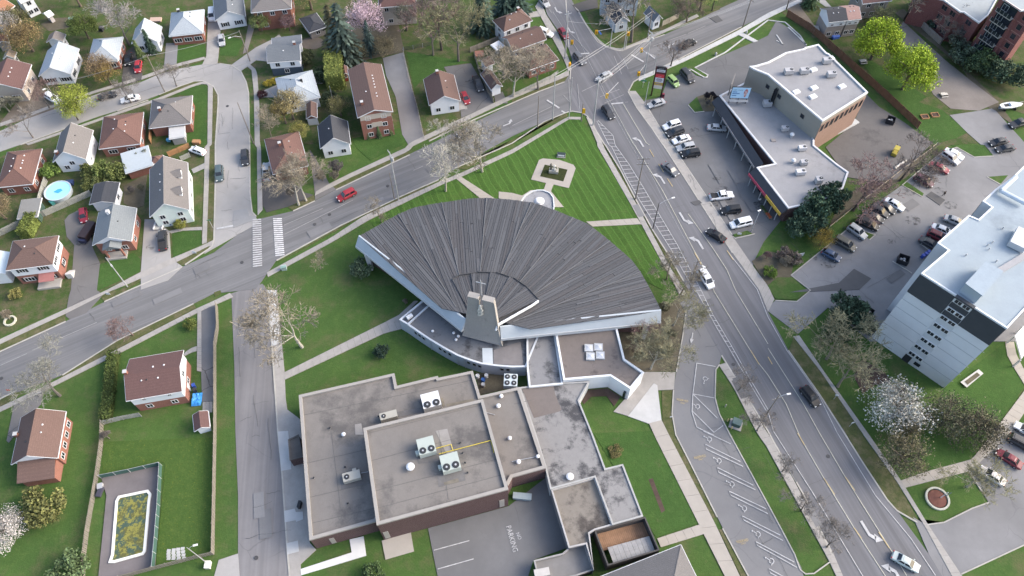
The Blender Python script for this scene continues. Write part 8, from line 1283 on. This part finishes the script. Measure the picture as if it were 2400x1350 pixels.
def dumpster(label, s, rz, L=2.2, W2=1.9, H=1.4):
    q = pts(s)[0]; o = thing('dumpster', label, 'dumpster', q, 'dumpsters', rz, local=True)
    for c, dd in (((0, -W2 / 2, H / 2), (L, .08, H)), ((0, W2 / 2, H / 2), (L, .08, H)), ((-L / 2, 0, H / 2), (.08, W2 - .1, H)), ((L / 2, 0, H / 2), (.08, W2 - .1, H))): MB().box(c, dd).obj('side_panel', M((.022, .024, .03), .15, 1, .6, 'dumpster_steel'), o)
    MB().box((0, 0, .1), (L - .1, W2 - .1, .1)).obj('floor', DARKM, o); mb = MB(); [mb.lathe([(.28, 0), (.33, .2), (.12, .4)], (x, y, .5), 8) for x, y in ((-.4, .1), (.3, -.3), (.2, .4))]; b = mb.obj('rubbish_bags', M((.5, .5, .5), .2, 2, .5, 'bags'), o)
dumpster('open black dumpster with white bags in the apartment car park', 'd2:1245,1085', -.45); dumpster('open dark dumpster in the yard behind the tall block', 'd1:1130,1140', -.45, 1.9, 1.7, 1.4); dumpster('dark dumpster half hidden left of the tower', 'd3:920,225', .8, 2.0, 1.6, 1.3)
for i, s in enumerate(('d1:1455,1092', 'd1:1550,1075')): q = pts(s)[0]; o = thing('raised_bed', 'orange timber raised garden bed on the lawn, %s of two' % ('left', 'right')[i], 'garden bed', q, 'raised garden beds', .1, local=True); mb = [((0, -.7, .2), (1.9, .12, .4)), ((0, .7, .2), (1.9, .12, .4)), ((-.9, 0, .2), (.12, 1.3, .4)), ((.9, 0, .2), (.12, 1.3, .4))]; [MB().box(*x).obj('board', NEWW, o) for x in mb]; MB().box((0, 0, .15), (1.7, 1.25, .2)).obj('soil', MULCH, o)
for i, s in enumerate(('d1:1628,895', 'd1:880,585')):
    q = pts(s)[0]; o = thing('picnic_table', ('pale picnic table on the edge of the gravel lot', 'pale picnic table under the lime-green trees')[i], 'table', q, 'picnic tables', .15, local=True); MB().box((0, 0, .74), (1.8, .8, .06)).obj('tabletop', M((.5, .47, .42), .1, 1, .8, 'pale_timber_top'), o); [MB().box((0, y, .44), (1.8, .28, .05)).obj('bench_seat', M((.5, .47, .42), .1, 1, .8, 'pale_timber_top'), o) for y in (-.75, .75)]; [MB().box((x, 0, .37), (.08, 1.4, .7)).obj('leg', WOOD, o) for x in (-.7, .7)]
q = pts('d1:2240,1015')[0]; o = thing('sailing_boat', 'white sailing boat hull laid up on stands near the right edge', 'boat', q, None, .16, local=True); Lb = 6.2; vs = []; fs = []
for i in range(9):
    u = i / 8; x = (u - .5) * Lb; w_ = 1.05 * math.sin(PI * min(1, u * .86 + .14)) ** .7 * (1 if u > .02 else .8); vs += [(x, -w_, 1.5), (x, -w_ * .7, .9), (x, 0, .5), (x, w_ * .7, .9), (x, w_, 1.5)]
for i in range(8):
    for k in range(4): a = i * 5 + k; fs.append((a, a + 1, a + 6, a + 5))
    fs.append((i * 5 + 4, i * 5, i * 5 + 5, i * 5 + 9))
MB().add(vs, fs).obj('hull', WHITE, o); MB().hexa([(-.6, -.6, 1.5), (1.0, -.5, 1.5), (1.0, .5, 1.5), (-.6, .6, 1.5)], [(-.5, -.5, 1.85), (.8, -.4, 1.8), (.8, .4, 1.8), (-.5, .5, 1.85)]).obj('cabin', WHITE, o); MB().box((-1.4, 0, 1.52), (1.2, .9, .06)).obj('cockpit', DARKM, o); [MB().box((x, 0, .28), (.15, 1.6, .56)).obj('stand', DARKM, o) for x in (-1.5, 1.4)]; MB().tube((0, 0, 1.8), (3.0, .2, 1.9), .05, n=6).obj('mast', METAL, o)
q = pts('d2:1170,85')[0]; o = thing('forklift', 'yellow forklift parked in the dirt yard behind the tall block', 'forklift', q, None, 1.0, local=True); FY = M((.34, .28, .05), .15, 1, .6, 'machine_yellow'); MB().box((0, 0, .7), (2.2, 1.2, .9)).obj('body', FY, o); [MB().box((x, y, 1.6), (.08, .08, 1.2)).obj('cab_post', DARKM, o) for x in (-.6, .6) for y in (-.5, .5)]; MB().box((0, 0, 2.2), (1.5, 1.2, .08)).obj('cab_roof', FY, o); [MB().box((1.25, y, 1.1), (.1, .1, 2.2)).obj('mast', DARKM, o) for y in (-.35, .35)]; [MB().box((1.9, y, .15), (1.2, .15, .06)).obj('fork', FY, o) for y in (-.35, .35)]; [MB().tube((x, y - .1, .35), (x, y + .1, .35), .35, n=10).obj('wheel', TYRE, o) for x in (-.75, .75) for y in (-.55, .55)]
solid('log_pile', 'long white wrapped log by the dirt yard fence', 'log', MB().tube(pts('d2:1180,215', .3)[0], pts('d2:1285,140', .3)[0], .3, n=8), M((.5, .48, .44), .12, 1, .8, 'white_wrap'))
# trailers, boat on drive, tarps
q = pts('a2:1500,735')[0]; o = thing('boat_trailer', 'white open boat trailer parked in front of the pale green gable', 'trailer', q, None, PI / 2, local=True)
for y in (-.95, .95): MB().box((0, y, .75), (4.2, .18, .5)).obj('side_rail', WHITE, o)
MB().box((0, 0, .5), (4.0, 1.7, .1)).obj('deck', M((.4, .39, .36), .12, 1, .8, 'trailer_deck'), o); MB().box((2.0, 0, .75), (.15, 1.8, .5)).obj('front_board', WHITE, o); [MB().tube((-.3, y - .1, .3), (-.3, y + .1, .3), .3, n=10).obj('wheel', TYRE, o) for y in (-1.1, 1.1)]; solid('kayak', 'blue kayak leaning between trailer and yellow-green bush', 'kayak', MB().tube(pts('a2:1560,690', .5)[0], pts('a2:1590,740', .5)[0], .45, .25, 8), M((.03, .07, .28), .1, 1, .4, 'blue_hull'))
q = pts('a2:838,830')[0]; o = thing('box_trailer', 'long black box trailer beside the slate-roofed bungalow', 'trailer', q, None, PI / 2 - .2, local=True); MB().box((0, 0, 1.2), (4.6, 1.9, 1.5)).obj('trailer_body', M((.035, .024, .026), .15, 1, .5, 'black_panel'), o); MB().box((-2.6, 0, .9), (.7, 1.6, .9)).obj('front_box', M((.03, .035, .07), .1, 1, .5, 'navy_cover'), o); [MB().tube((x, y - .1, .32), (x, y + .1, .32), .32, n=10).obj('wheel', TYRE, o) for x in (-.6, .3) for y in (-.9, .9)]
q = pts('a3:1835,1020')[0]; o = thing('covered_heap', 'bright blue tarpaulin heap beside the plain brown-roofed house', 'tarpaulin', q, None, .1, local=True); TARP = M((.05, .26, .62), .25, 1.6, .4, 'blue_tarpaulin'); mb = MB(); g_ = 9; hts = {(i, j): (.15 if i in (0, g_ - 1) or j in (0, g_ - 1) else R.uniform(.5, .95)) for i in range(g_) for j in range(g_)}; mb.add([((i / (g_ - 1) - .5) * 1.9, (j / (g_ - 1) - .5) * 2.8, hts[i, j]) for i in range(g_) for j in range(g_)], [(i * g_ + j, (i + 1) * g_ + j, (i + 1) * g_ + j + 1, i * g_ + j + 1) for i in range(g_ - 1) for j in range(g_ - 1)]); mb.obj('tarpaulin', TARP, o); MB().box((0, 0, .1), (1.8, 2.7, .2)).obj('pallet', WOOD, o)
for i in range(18):
    c = pts('a3:1885,1045 1980,1035 1975,1140 1885,1125', .08); u, v = (i % 3 + .5) / 3, (i // 3 + .5) / 6; q = c[0].lerp(c[1], u).lerp(c[3].lerp(c[2], u), v); solid('patio_slab', 'square grey patio slab above the garden shed, row %s from the far end, %s' % (('one', 'two', 'three', 'four', 'five', 'six')[i // 3], ('left', 'middle', 'right')[i % 3]), 'paving stone', MB().box(Vector((q.x, q.y, .06)), (.6, .36, .12), (1, R.uniform(-.05, .05), 0)), CONC, 'patio slabs by the shed')
# flower bed ring
q = pts('d4:1572,632')[0]; o = thing('flower_bed', 'round flower bed of red mulch ringed with pale stones', 'flower bed', q, local=True); MB().lathe([(1.75, .0), (1.6, .22), (.4, .3)], n=22).obj('mulch', M((.17, .075, .055), .25, 2, .95, 'red_mulch'), o)
sm = MB().box((0, 0, .18), (.5, .34, .36)).mesh('stone', M((.50, .49, .40), .15, 2, .85, 'pale_edging_stone'))
for i in range(24): a = i * 2 * PI / 24; x = link('stone', sm, o); x.location = (1.98 * math.cos(a), 1.98 * math.sin(a), 0); x.rotation_euler = (0, 0, a + PI / 2 + R.uniform(-.1, .1))
b0, t0 = 'd4:1600,625', 'd4:1690,585'; pole('white post with dark flag-like sign in the round flower bed', b0, t0, .09, WHITE, name='sign_post', cat='sign post', group=None)
e = P(*px('d4:1685,588')[0], 2.6); solid('banner', 'dark blue banner at the head of the white flower bed post', 'banner', MB().box(e, (.8, .1, .7), (.8, .4, 0)), M((.05, .07, .12), .1, 1, .6, 'navy_board'))
q = pts('a3:98,290')[0]; o = thing('stone_ring', 'ring of pale stones around the bare shrub at the left edge', 'flower bed', q, local=True)
for i in range(14): a = i * 2 * PI / 14; x = link('stone', sm, o); x.location = (1.1 * math.cos(a), 1.1 * math.sin(a), 0); x.rotation_euler = (0, 0, a + PI / 2)
# signs and posts
def small_sign(label, s, h, m, w_=.6, hh=.5, name='sign'):
    q = pts(s)[0]; o = thing(name, label, 'sign', q, None, R.uniform(-.3, .3), local=True); MB().tube((0, 0, 0), (0, 0, h), .05, n=5).obj('post', METAL, o); MB().box((0, -.06, h - hh / 2), (w_, .04, hh)).obj('sign_plate', m, o)
small_sign('green street name post at the corner kerb by the crosswalk', 'a2:1985,775', 3.2, M((.03, .16, .08), .1, 1, .5, 'sign_green'), 1.0, .3); small_sign('small white sign on the grass by the white-walled verge corner', 'a2:1815,1010', 1.0, WHITE, .9, .7); small_sign('small white sign on the verge in front of the orange brick house', 'a3:1015,45', 1.0, WHITE, .9, .7); small_sign('red and white sign post at the lower left edge of the road', 'a3:135,975', 2.6, M((.5, .05, .05), .1, 1, .5, 'sign_red'), .6, .6); small_sign('white roadside sign on the avenue verge beside the tower, upper', 'd3:610,1015', 2.2, WHITE); small_sign('white roadside sign on the avenue verge beside the tower, lower', 'd3:755,1270', 2.2, WHITE); small_sign('large white sign board in the bed below the plaza', 'd2:285,1050', 1.8, WHITE, 1.6, 1.2); small_sign('green road sign at the junction corner below the pylon sign', 'c1:1215,815', 2.6, M((.05, .2, .12), .1, 1, .5, 'sign_green'), 1.4, .5); small_sign('white tall board at the junction corner below the pylon sign', 'c1:1218,800', 2.8, WHITE, .5, 1.6); small_sign('little white sign on the grass strip beside the church walk', 'c3:1475,1190', .9, WHITE, .5, .4); small_sign('white sign at the entrance of the small grass island by the minivan', 'c2:2110,840', 1.0, WHITE, .9, .6)
q = pts('c1:1403,905')[0]; o = thing('newspaper_box', 'dark red newspaper box at the foot of the pylon sign', 'newspaper box', q, local=True); MB().box((0, 0, .6), (.6, .5, 1.2)).obj('box', M((.2, .03, .05), .1, 1, .5, 'dark_red_enamel'), o); MB().box((0, -.26, .75), (.42, .03, .5)).obj('window', GLASS, o)
for s, lb in (('c1:1895,515', 'white dressed garden marker on the plaza lawn beside the kerb'), ('c1:2180,310', 'white stone marker at the end of the short pale path')): q = pts(s)[0]; solid('marker_stone', lb, 'marker', MB().lathe([(.3, 0), (.3, .7), (.15, .95)], q, 8), CONC_W)
# yard clutter that the photo shows as single pieces
for nm, lb, ct, s, d_, m in (('garden_bench', 'green garden swing seat in the top left back yard', 'bench', 'f1:1215,400', (1.3, 2.6, 1.3), GTX), ('barbecue', 'dark covered barbecue with white umbrella behind the brick bungalow', 'barbecue', 'f1:1705,510', (1.0, 1.2, 1.1), DARKM), ('play_table', 'pale wooden platform behind the steep-roofed white house', 'platform', 'a1:1455,195', (3.0, 1.6, .5), M((.45, .33, .26), .1, 1, .8, 'pink_timber')), ('planter_box', 'wooden crate by the orange fence behind the corner bungalow', 'crate', 'a1:1835,1335', (1.8, 1.0, .8), NEWW), ('cool_box', 'blue cool box on the patio of the corner bungalow', 'cool box', 'a1:1575,1315', (.9, .7, .7), M((.12, .40, .62), .1, 1, .5, 'sky_blue')), ('air_conditioner', 'white air conditioner beside the row of hedges near the spruce', 'air conditioner', 'f2:1028,770', (1.6, 1.3, 1.0), WHITE), ('metal_tank', 'flat grey deck by the shining pale roof', 'deck', 'b1:585,740', (2.6, 3.6, .4), M((.25, .27, .28), .1, 1, .7, 'grey_deck')), ('kennel', 'dark blue kennel behind the round pool', 'kennel', 'a2:660,365', (1.6, 1.1, .9), M((.03, .05, .13), .1, 1, .6, 'navy_cover')), ('stone_block', 'grey concrete block behind the derelict pool corner', 'block', 'a4:945,525', (.9, 1.0, .8), METAL), ('cargo_box', 'dark storage box along the picket fence by the derelict pool', 'box', 'a4:940,575', (.8, 1.8, .7), M((.05, .05, .07), .1, 1, .6, 'navy_trunk')), ('skip_bin', 'grey metal skip beside the gym wall in the no parking yard', 'skip', 'c4:95,620', (3.2, 1.1, .9), M((.26, .31, .33), .1, 1, .5, 'skip_steel')), ('pallet_stack', 'terracotta pallets in the dirt yard behind the white shed', 'pallets', 'f3:960,760', (2.2, 2.0, .6), M((.26, .13, .10), .15, 1, .8, 'terracotta')), ('steel_frame', 'folded blue frame at the school doors on the side street', 'frame', 'b4:415,700', (.5, 1.2, 1.3), DARKM), ('patio_table', 'blue covered table behind the semi-detached houses', 'table', 'f5:905,590', (2.0, 1.6, .8), M((.06, .12, .38), .1, 1, .5, 'blue_cover')), ('garden_shed_box', 'pale box by the fence behind the semi-detached houses', 'box', 'f5:595,500', (1.5, 1.8, 1.3), BEIGE), ('hydrant_box', 'white electric box at the corner of the pool garden post', 'box', 'a4:1945,1255', (.9, 1.2, 1.0), M((.6, .58, .52), .06, 1, .6, 'cream_box'))):
    q = pts(s)[0]; o = thing(nm, lb, ct, q, None, R.uniform(-.2, .3), local=True); MB().box((0, 0, d_[2] * .45 + .1), (d_[0], d_[1], d_[2] * .8)).obj('main_body', m, o); MB().box((0, 0, d_[2] * .9 + .12), (d_[0] * 1.06, d_[1] * 1.06, d_[2] * .12)).obj('top', m, o); [MB().box((sx * d_[0] * .42, sy * d_[1] * .42, .06), (.12, .12, .12)).obj('foot', DARKM, o) for sx in (-1, 1) for sy in (-1, 1)]
# ================================================================== PEOPLE
def person(label, s, top, legs, skin=(.42, .27, .2), hair=(.03, .022, .018), rz=0.0, step=.25):
    p = pts(s)[0]; o = thing('person', label, 'person', p, None, rz, local=True)
    V = [(0, 0, .95), (0, 0, 1.2), (0, 0, 1.42), (0, .01, 1.52), (0, .02, 1.66), (.09, step, .92 - .1), (.1, step * .55, .5), (.1, step * 1.15, .08), (.1, step * 1.15 + .16, .04), (-.09, 0, .88), (-.1, -step * .3, .48), (-.1, -step * .9, .1), (-.1, -step * .9 + .16, .04), (.2, 0, 1.40), (.25, -step * .5, 1.14), (.25, -step * .2, .92), (.25, -step * .1, .83), (-.2, 0, 1.40), (-.25, step * .5, 1.14), (-.25, step * .8, .93), (-.25, step * .9, .84)]
    V[5] = (.09, 0, .88); V[6] = (.1, step * .7, .5)
    Eg = [(0, 1), (1, 2), (2, 3), (3, 4), (0, 5), (5, 6), (6, 7), (7, 8), (0, 9), (9, 10), (10, 11), (11, 12), (2, 13), (13, 14), (14, 15), (15, 16), (2, 17), (17, 18), (18, 19), (19, 20)]
    rad = [.15, .15, .16, .06, .11, .095, .065, .045, .04, .095, .065, .045, .04, .065, .05, .04, .04, .065, .05, .04, .04]
    me = bpy.data.meshes.new('body'); me.from_pydata(V, Eg, []); b = bpy.data.objects.new('body', me); COL.objects.link(b); sk = b.modifiers.new('skin', 'SKIN'); b.modifiers.new('sub', 'SUBSURF').levels = 2
    for i, v in enumerate(me.skin_vertices[0].data): v.radius = (rad[i], rad[i]); v.use_root = i == 0
    bpy.context.view_layer.update(); m2 = bpy.data.meshes.new_from_object(b.evaluated_get(bpy.context.evaluated_depsgraph_get())); bpy.data.objects.remove(b)
    for m in (M(top, .12, 4, .9, 'shirt'), M(legs, .12, 4, .9, 'trousers'), M(skin, .06, 4, .6, 'skin'), M((.02, .02, .02), .1, 4, .6, 'shoes')): m2.materials.append(m)
    for f in m2.polygons: z = f.center.z; f.material_index = 3 if z < .1 else 1 if z < .95 and abs(f.center.x) < .19 else 2 if z > 1.5 or (abs(f.center.x) > .2 and z < .93) else 0
    link('body', m2, o); MB().lathe([(.115, 1.62), (.125, 1.70), (.10, 1.77), (.03, 1.80)], (0, 0.005, 0), 10).obj('hair', M(hair, .2, 5, .8, 'hair'), o); return o
person('person in a white top walking in front of the yellow sign band', 'e6:410,800', (.6, .6, .6), (.03, .03, .035), rz=.6); person('person in dark clothes by the shop door under the yellow sign', 'e6:580,850', (.03, .03, .035), (.06, .06, .07), rz=2.2); person('person in black walking across the apartment car park', 'd2:1625,475', (.012, .012, .013), (.015, .015, .016), rz=-1.0, step=.3)
